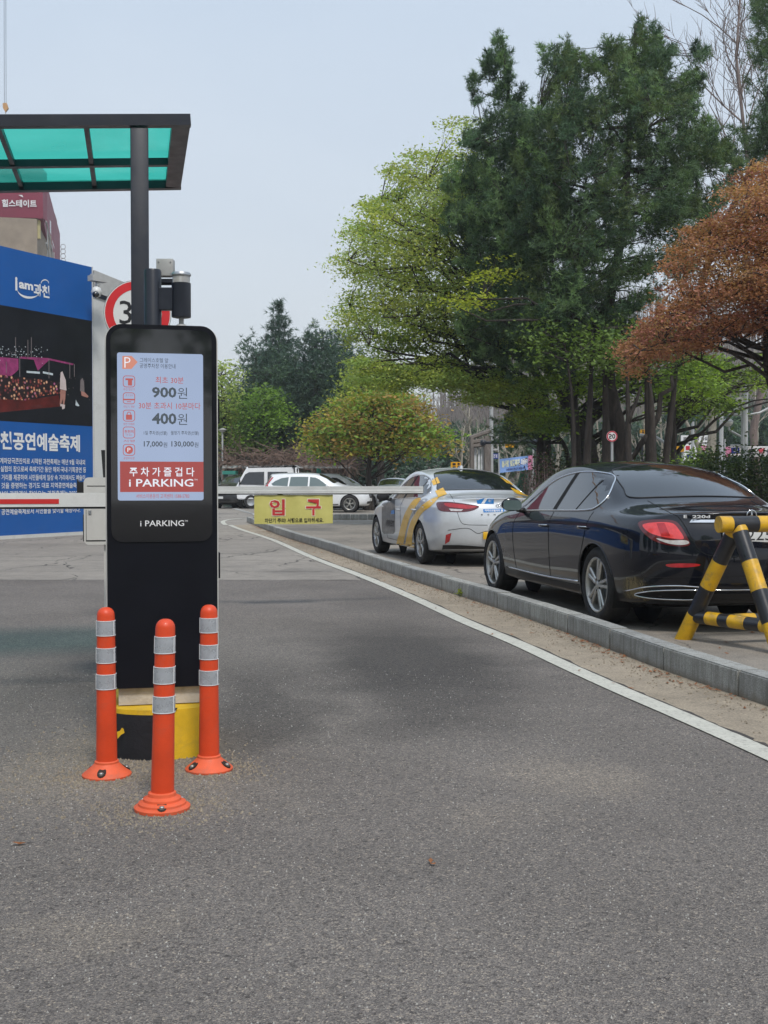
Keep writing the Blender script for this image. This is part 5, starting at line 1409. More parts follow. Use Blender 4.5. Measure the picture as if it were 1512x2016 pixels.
suv('white crossover with green tinted windows standing side-on behind the entrance banner', (gx(556, 49), 49.0, 0), R(-91), M_PWHITE, M_TINTG)
suv('white estate car with dark glass partly hidden behind the green-glazed white crossover', (gx(602, 53.5), 53.4, 0), R(-90), M_PWHITE, M_TINT)
suv('dark grey car beside the white pickup truck, nearest the display kiosk', (gx(492, 57), 58.6, 0), R(160), M_PDARK, M_TINT)
T_LOW = rescale(T_EXEC, 1, 1, 1, 1, sub=3)
def rear_saloon(label, loc, rz, body):
    root = thing('parked_saloon', label, 'car', loc, rz)
    c = Car(T_LOW, root, body); c.wheels(M_ALLOY, 'multi')
    c.patch('side_glass', [(2.17, .945), (2.04, 1.02), (1.78, 1.165), (1.5, 1.275), (1.15, 1.33), (.78, 1.342), (.46, 1.31), (.23, 1.21), (.14, 1.10), (.19, 1.012), (.8, .975), (1.5, .96)], side_l, M_TINT, .004, .09, mirror=True)
    c.patch('windscreen', [(-.66, 2.42), (0, 2.58), (.66, 2.42), (.61, 2.16), (.56, 1.92), (0, 1.85), (-.56, 1.92), (-.61, 2.16)], top_p, M_TINT, .003, .09)
    front_kit(c, root, zg=.62)
    for sx in (-1, 1):
        bm = bmesh.new(); bmesh.ops.create_uvsphere(bm, u_segments=12, v_segments=8, radius=1)
        for v in bm.verts: v.co = Vector((v.co.x * .10, v.co.y * .07, v.co.z * .07))
        mb = MB(); mb.bm(bm, Matrix.Translation((sx * .99, 2.0, 1.0))); mb.build('door_mirror', body, root, smooth=True)
rear_saloon('white saloon with its chrome grille showing between the crossover and the taxi', (gx(780, 54), 56.0, 0), R(176), M_PWHITE)

# white double-cab pickup truck, facing left, behind the crossover
def pickup():
    Y0 = 56.0
    root = thing('pickup_truck', 'white double-cab pickup truck facing left behind the white crossover', 'truck', (gx(498, Y0), Y0, 0), R(90))
    # local +Y is the direction of travel (to the left in the photograph)
    W2 = .84
    cab = [(.75, .45), (.80, .62), (.78, .95), (.66, 1.12), (.30, 1.80), (.18, 1.93), (0, 1.97), (-1.85, 1.98), (-1.98, 1.92), (-2.02, 1.10), (-2.02, .55), (-1.45, .50), (-.6, .45), (-.3, .42), (.35, .42)]
    bm = bmesh.new()
    q = cat_rom([Vector((0, *p)) for p in cab], 3)
    vs = [[bm.verts.new((sx * (W2 - max(0, p.z - 1.05) * .12), p.y, p.z)) for p in q] for sx in (-1, 1)]
    n = len(q)
    bm.faces.new(vs[0]); bm.faces.new(vs[1][::-1])
    for i in range(n): bm.faces.new((vs[0][i], vs[1][i], vs[1][(i + 1) % n], vs[0][(i + 1) % n]))
    bmesh.ops.recalc_face_normals(bm, faces=bm.faces)
    bmesh.ops.bevel(bm, geom=[e for e in bm.edges if len(e.link_faces) == 2 and e.calc_face_angle(0) > 1.2], offset=.05, segments=3, affect='EDGES')
    mb = MB(); mb.bm(bm); mb.build('cab', M_PWHITE, root, smooth=True, angle=40)
    for sx in (-1, 1):
        for poly in ([(.55, 1.14), (.28, 1.62), (.10, 1.72), (-.62, 1.74), (-.62, 1.12)], [(-.78, 1.12), (-.78, 1.74), (-1.72, 1.74), (-1.76, 1.14)]):
            mb = MB(); vs = [(sx * (W2 - max(0, z - 1.05) * .12 + .004), y, z) for y, z in poly]; vs2 = [(x - sx * .03, y, z) for x, y, z in vs]
            k = len(vs); mb.add(vs + vs2, [tuple(range(k)), tuple(range(k, 2 * k))] + [(i, (i + 1) % k, k + (i + 1) % k, k + i) for i in range(k)]); mb.build('side_window', M_TINT, root)
        mb = MB(); mb.box((sx * (W2 + .004), -.70, .85), (.006, .012, .75)); mb.build('door_gap', M_SEAM, root)
        mb = MB(); mb.box((sx * (W2 + .10), .52, 1.25), (.12, .05, .26), bev=.02); mb.build('door_mirror', M_PLASB, root)
        mb = MB(); mb.box((sx * .62, .80, .74), (.30, .05, .16), bev=.02); mb.build('headlamp', M_LAMPC, root)
    mb = MB(); P = [(-.68, .60, 1.20), (.68, .60, 1.20), (.62, .31, 1.78), (-.62, .31, 1.78)]; mb.add([(x, y + .02, z + .012) for x, y, z in P] + [(x, y - .02, z) for x, y, z in P], [(0, 1, 2, 3), (4, 5, 6, 7), (0, 1, 5, 4), (1, 2, 6, 5), (2, 3, 7, 6), (3, 0, 4, 7)]); mb.build('windscreen', M_TINT, root)
    mb = MB(); mb.box((0, .80, .52), (1.62, .12, .20), bev=.03); mb.build('front_bumper', M_PWHITE, root)
    mb = MB(); mb.box((0, .812, .53), (.9, .11, .08), bev=.01); mb.build('air_intake', M_PLASB, root)
    for sx in (-1, 1): mb = MB(); mb.box((sx * .84, -3.0, .98), (.04, 1.85, .38), bev=.008); mb.build('drop_side', M_PWHITE, root)
    mb = MB(); mb.box((0, -3.93, .98), (1.68, .04, .38), bev=.008); mb.build('tailgate', M_PWHITE, root)
    mb = MB(); mb.box((0, -3.0, .77), (1.66, 1.86, .05)); mb.build('bed_floor', M_PLASB, root)
    mb = MB(); mb.box((0, -1.8, .45), (.7, 4.2, .14)); mb.build('chassis', M_WELL, root)
    mb = MB()
    for sx in (-1, 1): mb.tube([(sx * .78, -2.12, .8), (sx * .78, -2.12, 1.92)], .03, 8)
    mb.tube([(-.78, -2.12, 1.92), (.78, -2.12, 1.92)], .03, 8); mb.build('headache_rack', M_PWHITE, root, smooth=True)
    for y, r in ((.0, .33), (-2.75, .30)):
        for sx in (-1, 1):
            wt = bpy.data.objects.new('wheel', None); COL.objects.link(wt); wt.parent = root
            M = Matrix.Translation((sx * .74, y, r)) @ Matrix.Rotation(R(90), 4, 'Y')
            mb = MB(xf=M); mb.lathe([(r * .6, -.1), (r * .95, -.1), (r, -.06), (r, .06), (r * .95, .1), (r * .6, .1)], 28, cap=False); mb.build('tyre', M_TYRE, wt, smooth=True, angle=40)
            mb = MB(xf=M); mb.lathe([(.001, -.05), (r * .4, -.05), (r * .6, -.09), (r * .62, -.09), (r * .62, .09), (r * .6, .09), (r * .4, .05), (.001, .05)], 20, cap=False); mb.build('rim', M_STEEL, wt, smooth=True, angle=40)
pickup()

# ---------------------------------------------------------------- striped barricade
M_BYEL = mat('barricade_yellow', (.66, .37, .008), .36, var=.14, vs=11, coat=.25, bump=.06, dirt=.6)
M_BBLK = mat('barricade_black', (.012, .012, .015), .34, var=.3, vs=8, coat=.3, bump=.03, dirt=.12)
M_RUST = mat('rusty_steel', (.06, .03, .018), .8, var=.4, vs=20, bump=.3)
def barricade():
    t = thing('barricade', 'yellow and black striped tube sawhorse standing behind the curb by the black saloon', 'barricade', (2.345, 9.16, .03))
    Lx = Vector((.97, .22, 0)); L_ = 1.15
    f1 = gr(1345, 1258, .03); f2 = gr(1536, 1288, .03); ap = at(1452, 1032, 8.84)
    ap2 = ap + Lx * L_; f3 = f1 + Lx * L_; f4 = f2 + Lx * L_
    def banded(name, a, b, r, cuts, first, holes=False, cap=True):
        mb = MB(world=True); d = (b - a); L_ = d.length; d.normalize(); pos = 0; k = first; i = 0
        while pos < L_ - 1e-4:
            e = min(L_, pos + cuts[i % len(cuts)]); rr = r if k else r * .985
            mb.mat(M_BYEL if k else M_BBLK)
            seg = 28
            mb.tube([a + d * pos, a + d * (e)], rr, seg, cap=True)
            pos = e; k = not k; i += 1
        return mb.build(name, None, t, smooth=True, angle=40)
    r = .062
    banded('leg', f1, ap - (ap - f1).normalized() * .03, r, [.235, .255, .235], True)
    banded('leg', f2, ap - (ap - f2).normalized() * .03, r, [.235, .255, .235], True)
    banded('leg', f3, ap2 - (ap2 - f3).normalized() * .03, r, [.235, .255, .235], True)
    banded('leg', f4, ap2 - (ap2 - f4).normalized() * .03, r, [.235, .255, .235], True)
    banded('top_rail', ap - Lx * .16, ap2 + Lx * .16, .063, [.10, .215, .20, .19], True)
    za = .22
    q = lambda a, b, z: a + (b - a) * ((z - a.z) / (b.z - a.z))
    banded('end_brace', q(f1, ap, za), q(f2, ap, za), .052, [.15, .13, .10, .16, .14, .16], False)
    m_ = (q(f1, ap, za) + q(f2, ap, za)) / 2 + Vector((-.03, .08, 0))
    banded('low_rail', m_, m_ + Lx * L_, .048, [.08, .17, .15, .17], False)
    for f in (f1, f2, f3, f4):
        mb = MB(world=True); d = ((ap if f in (f1, f2) else ap2) - f).normalized(); mb.tube([f - d * .028, f + d * .006], r * 1.015, 20); mb.build('foot_cap', M_RUST if f is f2 else M_BYEL, t, smooth=True, angle=40)
    for px, py in ((1342, 1238), (1357, 1238), (1345, 1256)):      # chips in the paint
        p = at(px, py, f1.y - .045); mb = MB(world=True)
        mb.add([p + Vector((.008 * math.cos(a) * rnd.uniform(.5, 1), -.0, .014 * math.sin(a) * rnd.uniform(.5, 1))) for a in (0, 1, 2, 3, 4, 5)], [tuple(range(6))])
        mb.build('paint_chip', M_BBLK, t)
barricade()
# ================================================================== TREES
def foliage_mat(name, col, trans=.35, rough=.6, hue=.0):
    m, nt, b = new_mat(name)
    at_ = N(nt, 'ShaderNodeAttribute', attribute_name='tint')
    c = mixc(nt, 1.0, (*col, 1), at_.outputs['Color'], 'MULTIPLY')
    b.inputs['Roughness'].default_value = rough; b.inputs['Specular IOR Level'].default_value = .25
    nt.links.new(c, b.inputs['Base Color'])
    tl = N(nt, 'ShaderNodeBsdfTranslucent'); nt.links.new(mixc(nt, 1.0, c, (1.25, 1.35, .75, 1), 'MULTIPLY'), tl.inputs['Color'])
    ms = N(nt, 'ShaderNodeMixShader'); ms.inputs[0].default_value = trans
    nt.links.new(b.outputs[0], ms.inputs[1]); nt.links.new(tl.outputs[0], ms.inputs[2]); nt.links.new(ms.outputs[0], nt.nodes['Material Output'].inputs['Surface'])
    return m
def bark_mat(name, a, b_, sc=9):
    m, nt, b = new_mat(name)
    oc = N(nt, 'ShaderNodeTexCoord').outputs['Object']
    mp = N(nt, 'ShaderNodeMapping'); mp.inputs['Scale'].default_value = (1, 1, .22); nt.links.new(oc, mp.inputs[0])
    n1 = noise(nt, mp.outputs[0], sc, 7, .7, .6)
    nt.links.new(rampn(nt, n1, [(.35, a), (.65, b_)]), b.inputs['Base Color']); b.inputs['Roughness'].default_value = .95
    nt.links.new(bumpn(nt, n1, .8, .04), b.inputs['Normal'])
    return m
F_PINE = foliage_mat('pine_needles', (.145, .225, .115), .28, .55)
F_PINED = foliage_mat('dark_pine_needles', (.085, .14, .10), .2, .55)
F_SPRING = foliage_mat('spring_leaves', (.42, .49, .17), .5)
F_LIME = foliage_mat('lime_leaves', (.40, .46, .09), .5)
F_MID = foliage_mat('mid_green_leaves', (.18, .27, .07), .42)
F_RUST = foliage_mat('rust_leaves', (.45, .205, .135), .4)
F_RUSTG = foliage_mat('rust_green_leaves', (.34, .285, .09), .42)
F_HEDGE = foliage_mat('hedge_leaves', (.08, .12, .05), .25)
B_DARK = bark_mat('dark_bark', (.016, .013, .011), (.062, .050, .042))
B_PALE = bark_mat('pale_plane_bark', (.20, .18, .14), (.40, .37, .31), 5)
B_BARE = bark_mat('bare_twig_bark', (.13, .10, .09), (.24, .19, .17))
B_GREY = bark_mat('grey_wood_bark', (.12, .105, .095), (.22, .19, .17))

def npmesh(name, V, F, m, parent, tint=None, smooth=False):
    me = bpy.data.meshes.new(name)
    V = np.asarray(V, dtype=np.float32)
    if parent is not None and parent.name in WM: V = V - np.array(WM[parent.name].translation, dtype=np.float32)
    F = np.asarray(F, dtype=np.int32); n, k = F.shape
    me.vertices.add(len(V)); me.vertices.foreach_set('co', V.ravel())
    me.loops.add(n * k); me.loops.foreach_set('vertex_index', F.ravel())
    me.polygons.add(n); me.polygons.foreach_set('loop_start', np.arange(0, n * k, k, dtype=np.int32)); me.polygons.foreach_set('loop_total', np.full(n, k, dtype=np.int32))
    if tint is not None:
        a = me.color_attributes.new('tint', 'FLOAT_COLOR', 'POINT')
        t = np.ones((len(V), 4), dtype=np.float32); t[:, :3] = tint; a.data.foreach_set('color', t.ravel())
    me.materials.append(m); me.update(calc_edges=True)
    return link_mesh(name, me, parent, smooth)
rng = np.random.default_rng(11)

def leaves(C, size, flat=.5, aspect=.55, tint_c=None, jit=.25, droop=0.0):
    """diamond leaf at every point of C (n,3)"""
    n = len(C); a = rng.uniform(0, 2 * np.pi, n)
    nrm = rng.normal(size=(n, 3)); nrm[:, 2] = nrm[:, 2] * (1 - flat) + flat * 2.0 * np.sign(nrm[:, 2] + .6); nrm /= np.linalg.norm(nrm, axis=1, keepdims=True)
    ref = np.stack([np.cos(a), np.sin(a), np.full(n, -droop)], 1)
    u = ref - nrm * (ref * nrm).sum(1, keepdims=True); u /= np.linalg.norm(u, axis=1, keepdims=True) + 1e-9
    v = np.cross(nrm, u)
    s = (size * rng.uniform(.6, 1.3, n))[:, None]
    V = np.stack([C - u * s, C + v * s * aspect, C + u * s, C - v * s * aspect], 1).reshape(-1, 3)
    F = np.arange(4 * n).reshape(n, 4)
    t = (tint_c if tint_c is not None else np.ones((n, 3))) * (1 + rng.normal(0, jit, n))[:, None].clip(-.6, .9)
    return V, F, np.repeat(np.clip(t, .15, 2.6), 4, 0)
def needles(C, A, length, width, k=10, spread=.9, tint_c=None, jit=.22):
    """a tuft of k thin needle blades round every C, opening along the axis A"""
    n = len(C); A = A / (np.linalg.norm(A, axis=1, keepdims=True) + 1e-9)
    CC = np.repeat(C, k, 0); AA = np.repeat(A, k, 0); m = n * k
    d = AA + rng.normal(size=(m, 3)) * spread; d /= np.linalg.norm(d, axis=1, keepdims=True)
    L_ = (length * rng.uniform(.65, 1.2, m))[:, None]
    s = np.cross(d, rng.normal(size=(m, 3))); s /= np.linalg.norm(s, axis=1, keepdims=True) + 1e-9; s *= width / 2
    off = d * L_ * .08
    V = np.stack([CC + off - s, CC + off + s, CC + d * L_], 1).reshape(-1, 3); F = np.arange(3 * m).reshape(m, 3)
    t = (tint_c if tint_c is not None else np.ones((n, 3))) * (1 + rng.normal(0, jit, n))[:, None].clip(-.5, .9)
    t = np.repeat(t, k, 0) * rng.uniform(.8, 1.2, m)[:, None]
    return V, F, np.repeat(np.clip(t, .2, 2.2), 3, 0)

def jag(poly, amp, step=18):
    out = []
    for a, b in zip(poly, poly[1:] + poly[:1]):
        L_ = math.hypot(b[0] - a[0], b[1] - a[1]); k = max(1, int(L_ / step)); nx_, ny_ = (b[1] - a[1]) / (L_ + 1e-6), -(b[0] - a[0]) / (L_ + 1e-6)
        for i in range(k):
            o = amp * (rnd.random() * 2 - 1.1) * (i > 0); out.append((a[0] + (b[0] - a[0]) * i / k + nx_ * o, a[1] + (b[1] - a[1]) * i / k + ny_ * o))
    return out
def poly_sample(poly, n, edge=.0, gaps=None):
    """points inside an outline, with their distance to it"""
    P = np.array(poly, float); x0, y0 = P.min(0); x1, y1 = P.max(0)
    out, dd = [], []
    A, B = P, np.roll(P, -1, 0)
    while len(out) < n:
        q = np.array([rng.uniform(x0, x1), rng.uniform(y0, y1)])
        c = ((A[:, 1] > q[1]) != (B[:, 1] > q[1])) & (q[0] < (B[:, 0] - A[:, 0]) * (q[1] - A[:, 1]) / (B[:, 1] - A[:, 1] + 1e-12) + A[:, 0])
        if c.sum() % 2 == 0: continue
        e = B - A; t = np.clip(((q - A) * e).sum(1) / ((e ** 2).sum(1) + 1e-9), 0, 1); d = np.sqrt((((A + e * t[:, None]) - q) ** 2).sum(1)).min()
        if d < edge: continue
        if gaps and mnoise.noise(Vector((q[0] * gaps[0], q[1] * gaps[1] + gaps[3] * q[0] * gaps[1], gaps[0] * 977))) < gaps[2]: continue
        out.append(q); dd.append(d)
    return np.array(out), np.array(dd)

class Limbs:
    def __init__(s): s.mb = MB(world=True); s.n = []
    def add(s, pts, rad, seg=6): s.mb.tube(pts, rad, seg, cap=True)
def bend(a, b, sag, k=4, jit=.04):
    a, b = Vector(a), Vector(b); L_ = (b - a).length; out = []
    for i in range(k + 1):
        t = i / k; p = a.lerp(b, t); p.z += sag * L_ * math.sin(math.pi * t)
        if 0 < i < k: p += Vector((rnd.gauss(0, jit), rnd.gauss(0, jit), rnd.gauss(0, jit))) * L_
        out.append(p)
    return out

def tree(name, label, D, trunk_px, poly, kind, n_cl, per, group=None, thick=3.0, cat='tree', base_px=None, r0=.2, bark=None, fol=None, size=.08, cl=(.55, .25), rise=.25,
         tints=None, limbs=18, bottom=None, extra=(), flat=.5, width=.02, needle_k=10, edge=0, droop=0.0, parts=True, front_bias=0.0, gaps=None, ragged=0):
    """trunk_px: list of (px, py) from the ground up, at distance D; poly: crown outline"""
    bx = trunk_px[0][0]
    base = Vector((gx(bx, D), D, 0.0))
    root = thing(name, label, cat, base, 0, group)
    tr = [base + Vector((0, 0, -.1))] + [at(x, y, D) for x, y in trunk_px[1:]]
    n = len(tr); mb = MB(world=True)
    pts = cat_rom(tr, 5, closed=False); m = len(pts)
    mb.tube(pts, [r0 * (1 - .82 * (i / (m - 1)) ** 1.1) * (1 + .5 * max(0, 1 - i / 3)) * (1 + .06 * math.sin(i * 2.1)) for i in range(m)], 12)
    mb.build('trunk', bark, root, smooth=True)
    if ragged: poly = jag(poly, ragged)
    Q, dist = poly_sample(poly, n_cl, edge, gaps)
    dm = max(dist.max(), 1); fs = np.clip(.42 + dist / 45.0, .42, 1.0) if ragged else np.ones(len(dist))
    cz = []
    for (x, y), d in zip(Q, dist):
        dep = thick * math.sqrt(max(.06, 1 - (1 - min(1, d / dm)) ** 2))
        cz.append(at(x, y, D + rng.uniform(-dep, dep * (1 - front_bias))))
    # limbs: a few strong ones, the clumps hang on them
    lb = MB(world=True); nodes = []
    zlo = tr[0].z + (tr[-1].z - tr[0].z) * .25
    idx = list(range(len(cz))); rnd.shuffle(idx)
    far = sorted(idx[:limbs * 3], key=lambda i: -(cz[i] - Vector((base.x, base.y, cz[i].z))).length)[:limbs]
    def trunk_at(z):
        return min(pts[2:], key=lambda p: abs(p.z - z))
    for i in far:
        c = cz[i]; h = math.hypot(c.x - base.x, c.y - base.y)
        s_ = trunk_at(max(zlo, min(c.z - rise * h, pts[-1].z)))
        b_ = bend(s_, c, .10 if kind != 'pine' else -.05, 6, .03)
        L_ = (c - s_).length; rr = min(r0 * .40, .012 + .011 * L_)
        lb.tube(b_, [rr * (1 - .8 * k / 6) for k in range(7)], 6); nodes += [(p, rr * (1 - .8 * k / 6)) for k, p in enumerate(b_)]
    nodes += [(p, .03) for p in pts[len(pts) // 3:]]
    if not nodes: nodes = [(p, .03) for p in pts[3:]]
    NP = np.array([tuple(p) for p, _ in nodes])
    starts = []
    for i, c in enumerate(cz):
        d = ((NP - np.array(c)) ** 2).sum(1); d = d + (NP[:, 2] > c.z + .1) * 1.5
        k = int(d.argmin()); s_ = nodes[k][0]; starts.append(s_)
        if (c - s_).length > .08: lb.tube(bend(s_, c, .05, 2, .05), [min(nodes[k][1], .016), .009, .004], 4, cap=False)
    for a_, b_, r_ in extra: lb.tube(bend(at(*a_, D), at(*b_, D), .05, 4), [r_, r_ * .9, r_ * .8, r_ * .7, r_ * .55], 8)
    lb.build('limbs', bark, root, smooth=True)
    # foliage
    C0 = np.array([tuple(c) for c in cz]); S0 = np.array([tuple(s_) for s_ in starts])
    ct = np.ones((len(cz), 3)) * (1 + rng.normal(0, .16, len(cz)))[:, None]
    if tints is not None:
        T_ = np.array(tints); ct *= T_[rng.integers(0, len(T_), len(cz))]
    if kind == 'pine':

        ax = C0 - S0; ax /= np.linalg.norm(ax, axis=1, keepdims=True) + 1e-6; ax[:, 2] += .45
        P_ = np.repeat(C0, per, 0) + rng.normal(size=(len(C0) * per, 3)) * np.array([cl[0], cl[0], cl[1]]) * .5
        sh_ = rng.normal(size=(len(C0), 3)) * .5 + ax; sh_ /= np.linalg.norm(sh_, axis=1, keepdims=True)
        tt_ = rng.uniform(-1.1, .9, len(P_))[:, None]
        F_ = np.repeat(fs, per)[:, None]
        P_ = np.repeat(C0, per, 0) + (np.repeat(sh_, per, 0) * tt_ * cl[0] * 1.1 + rng.normal(size=P_.shape) * .16 * cl[0] * (1.3 - tt_ * .6)) * F_
        ax = sh_
        A_ = np.repeat(ax, per, 0) + rng.normal(size=(len(P_), 3)) * .35
        V, F, t = needles(P_, A_, size, width, needle_k, .8, np.repeat(ct, per, 0))
    else:
        g = rng.normal(size=(len(C0) * per, 3)) * np.repeat(fs, per)[:, None]; P_ = np.repeat(C0, per, 0) + g * np.array([cl[0], cl[0], cl[1]]) * .5
        P_[:, 2] -= (g[:, 0] ** 2 + g[:, 1] ** 2) * .04 * cl[0]
        V, F, t = leaves(P_, size, flat, .5, np.repeat(ct, per, 0), droop=droop)
    npmesh('crown', V, F, fol, root, t)
    return root

CY = (1, 1, 1)
# --- the group beyond the black car
tree('pine_tree', 'tall dark pine tree with forked leaning trunk, highest top of the group', 29.0,
     [(1232, 0), (1226, 900), (1212, 820), (1198, 740), (1200, 600), (1225, 450), (1240, 250), (1252, 50)],
     [(1250, 15), (1275, 45), (1303, 38), (1290, 95), (1340, 110), (1375, 90), (1368, 150), (1395, 170), (1385, 240), (1440, 300), (1455, 400), (1400, 440), (1350, 540), (1290, 600), (1262, 660), (1200, 700), (1130, 720), (1040, 720), (1000, 660), (1010, 560), (1000, 420), (1015, 300), (1005, 230), (1040, 190), (1075, 180), (1070, 100), (1105, 80), (1140, 120), (1190, 110), (1185, 60), (1225, 60)],
     'pine', 1300, 24, r0=.24, bark=B_DARK, fol=F_PINE, size=.15, width=.016, cl=(.42, .22), thick=2.8, needle_k=10, limbs=34, edge=1, tints=[(1, 1, 1), (.6, .68, .75), (1.35, 1.35, 1.1), (1.0, .9, .7), (.5, .55, .6)], ragged=22, gaps=(.014, .034, -.20, .3), rise=.1)
tree('pine_tree', 'dark pine tree with a thin straight spire, left of the tallest pine', 30.5,
     [(1136, 0), (1135, 900), (1128, 780), (1120, 700), (1080, 500), (1020, 300), (988, 80)],
     [(986, 60), (1000, 105), (1012, 150), (1040, 180), (1036, 240), (1085, 310), (1120, 420), (1130, 560), (1130, 690), (1060, 730), (985, 720), (930, 690), (905, 620), (940, 570), (900, 520), (925, 470), (865, 440), (880, 400), (915, 390), (870, 345), (895, 310), (940, 320), (915, 270), (940, 250), (922, 160), (930, 140), (955, 215), (966, 190), (962, 110)],
     'pine', 900, 22, r0=.15, bark=B_DARK, fol=F_PINE, size=.15, width=.016, cl=(.42, .22), thick=2.0, needle_k=10, limbs=26, edge=0, tints=[(1, 1, 1), (.65, .75, .8), (1.4, 1.4, 1.15), (.5, .55, .6)], ragged=24, gaps=(.014, .034, -.26, .3), rise=.1)
tree('pine_tree', 'dark pine tree cut by the frame at the upper right above the rust maple', 33.0,
     [(1326, 0), (1322, 900), (1330, 760), (1400, 500), (1490, 300), (1530, 60)],
     [(1470, -40), (1560, -80), (1640, 40), (1640, 330), (1560, 380), (1500, 330), (1450, 310), (1400, 330), (1395, 290), (1440, 250), (1480, 240), (1465, 170), (1480, 130), (1450, 90), (1475, 50)],
     'pine', 400, 15, r0=.17, bark=B_DARK, fol=F_PINE, size=.17, width=.016, cl=(.5, .28), thick=2.0, needle_k=10, limbs=16, edge=4, tints=[(.8, .85, .9), (.95, .9, .8)], ragged=22, gaps=(.014, .022, -.1, .2), rise=.1)
tree('pine_tree', 'low dark pine bough tree between the street pole and the first dark trunk', 33.5,
     [(1120, 0), (1118, 900), (1090, 850), (1060, 820)],
     [(975, 850), (1000, 825), (1045, 812), (1080, 800), (1110, 800), (1115, 835), (1070, 850), (1035, 868), (990, 870)],
     'pine', 60, 14, r0=.09, bark=B_DARK, fol=F_PINE, size=.17, width=.016, cl=(.45, .2), thick=.9, limbs=8, tints=[(.9, .9, .9)], rise=.1)
tree('zelkova_tree', 'broad light green spring tree reaching left over the taxi', 34.0,
     [(1078, 0), (1074, 900), (1072, 800), (1062, 745), (1000, 660), (950, 560), (900, 400)],
     [(664, 500), (690, 432), (730, 420), (742, 385), (775, 380), (772, 320), (820, 290), (868, 300), (872, 265), (900, 232), (940, 235), (1000, 340), (1040, 480), (1060, 640), (1060, 740), (1000, 700), (955, 730), (900, 690), (860, 705), (800, 700), (740, 700), (700, 690), (680, 640), (656, 585), (700, 575), (680, 545), (656, 528)],
     'leaf', 900, 75, r0=.20, bark=B_DARK, fol=F_SPRING, size=.052, cl=(.80, .26), thick=3.2, limbs=40, edge=2, flat=.5, tints=[(1, 1, 1), (1.1, 1.0, .9), (.85, .95, 1.0), (1.25, 1.15, .8)], ragged=22, gaps=(.007, .026, -.36, -.45), rise=.5)
tree('zelkova_tree', 'light green tree whose lowest long bough hangs level over the far road', 33.0,
     [(1068, 0), (1066, 900), (1068, 850), (1070, 800)],
     [(690, 705), (800, 712), (880, 700), (960, 725), (1060, 740), (1090, 800), (1075, 850), (1040, 850), (1010, 790), (965, 800), (950, 812), (930, 785), (905, 790), (890, 770), (850, 768), (800, 765), (750, 768), (700, 745)],
     'leaf', 380, 75, r0=.20, bark=B_DARK, fol=F_SPRING, size=.052, cl=(.7, .19), thick=2.2, limbs=12, edge=3, flat=.6, tints=[(.9, 1, 1), (1.1, 1.05, .8)], ragged=10, gaps=(.010, .045, -.10, -.1), rise=.05)
tree('lime_green_tree', 'yellow green leafed tree showing between the pine boughs', 27.8,
     [(1288, 0), (1284, 900), (1282, 800), (1276, 720)],
     [(870, 590), (930, 572), (950, 515), (985, 500), (990, 540), (955, 600), (900, 612)],
     'leaf', 20, 40, r0=.15, bark=B_DARK, fol=F_LIME, size=.055, cl=(.55, .12), thick=.7, limbs=3, flat=.6, tints=[(1.1, 1.05, .8)], rise=.3)
tree('broadleaf_tree', 'green leafed tree with heavy black forked trunk under the pines', 31.5,
     [(1157, 0), (1155, 930), (1152, 870), (1120, 800), (1080, 740)],
     [(1040, 760), (1100, 700), (1180, 690), (1260, 700), (1340, 690), (1400, 700), (1420, 760), (1380, 800), (1300, 790), (1240, 800), (1180, 790), (1150, 840), (1110, 850), (1060, 850), (1050, 800)],
     'leaf', 190, 38, r0=.42, bark=B_DARK, fol=F_MID, size=.065, cl=(.7, .25), thick=2.6, limbs=20, edge=3, tints=[(1, 1, 1), (1.7, 1.6, .9), (1.3, 1.3, .9)], ragged=12, gaps=(.012, .035, .0, .1), rise=.4, extra=[((1150, 860), (1190, 785), .24), ((1155, 870), (1113, 785), .26)])
tree('broadleaf_tree', 'green leafed tree filling the gap under the rust maple', 35.0,
     [(1322, 0), (1320, 930), (1332, 800), (1352, 700)],
     [(1240, 640), (1330, 690), (1420, 700), (1560, 690), (1600, 770), (1540, 800), (1450, 780), (1440, 810), (1400, 850), (1340, 840), (1300, 790), (1250, 740)],
     'leaf', 190, 38, r0=.20, bark=B_DARK, fol=F_MID, size=.07, cl=(.7, .28), thick=2.6, limbs=20, edge=3, tints=[(1, 1, 1), (1.8, 1.7, .9), (1.0, .9, .7), (.6, .6, .6)], ragged=12, gaps=(.012, .035, .02, .1), rise=.4)
tree('rust_maple', 'maple tree with rust red spring leaves at the right edge of the view', 20.0,
     [(1552, 0), (1545, 930), (1528, 790), (1510, 690), (1525, 560), (1570, 440)],
     [(1226, 690), (1262, 640), (1256, 618), (1300, 600), (1335, 560), (1290, 500), (1320, 480), (1380, 450), (1420, 440), (1372, 430), (1450, 405), (1400, 375), (1450, 350), (1512, 310), (1600, 290), (1760, 420), (1780, 640), (1700, 720), (1600, 690), (1500, 650), (1430, 670), (1370, 690), (1330, 715), (1300, 700), (1262, 745), (1236, 720)],
     'leaf', 880, 115, r0=.15, bark=B_DARK, fol=F_RUST, size=.031, cl=(.42, .16), thick=2.4, limbs=34, edge=5, flat=.55, droop=.6, tints=[(1, 1, 1), (1.15, 1.2, 1.0), (.8, .7, .8), (1.05, 1.3, 1.0)], ragged=24, gaps=(.006, .030, -.36, .55), rise=.15)
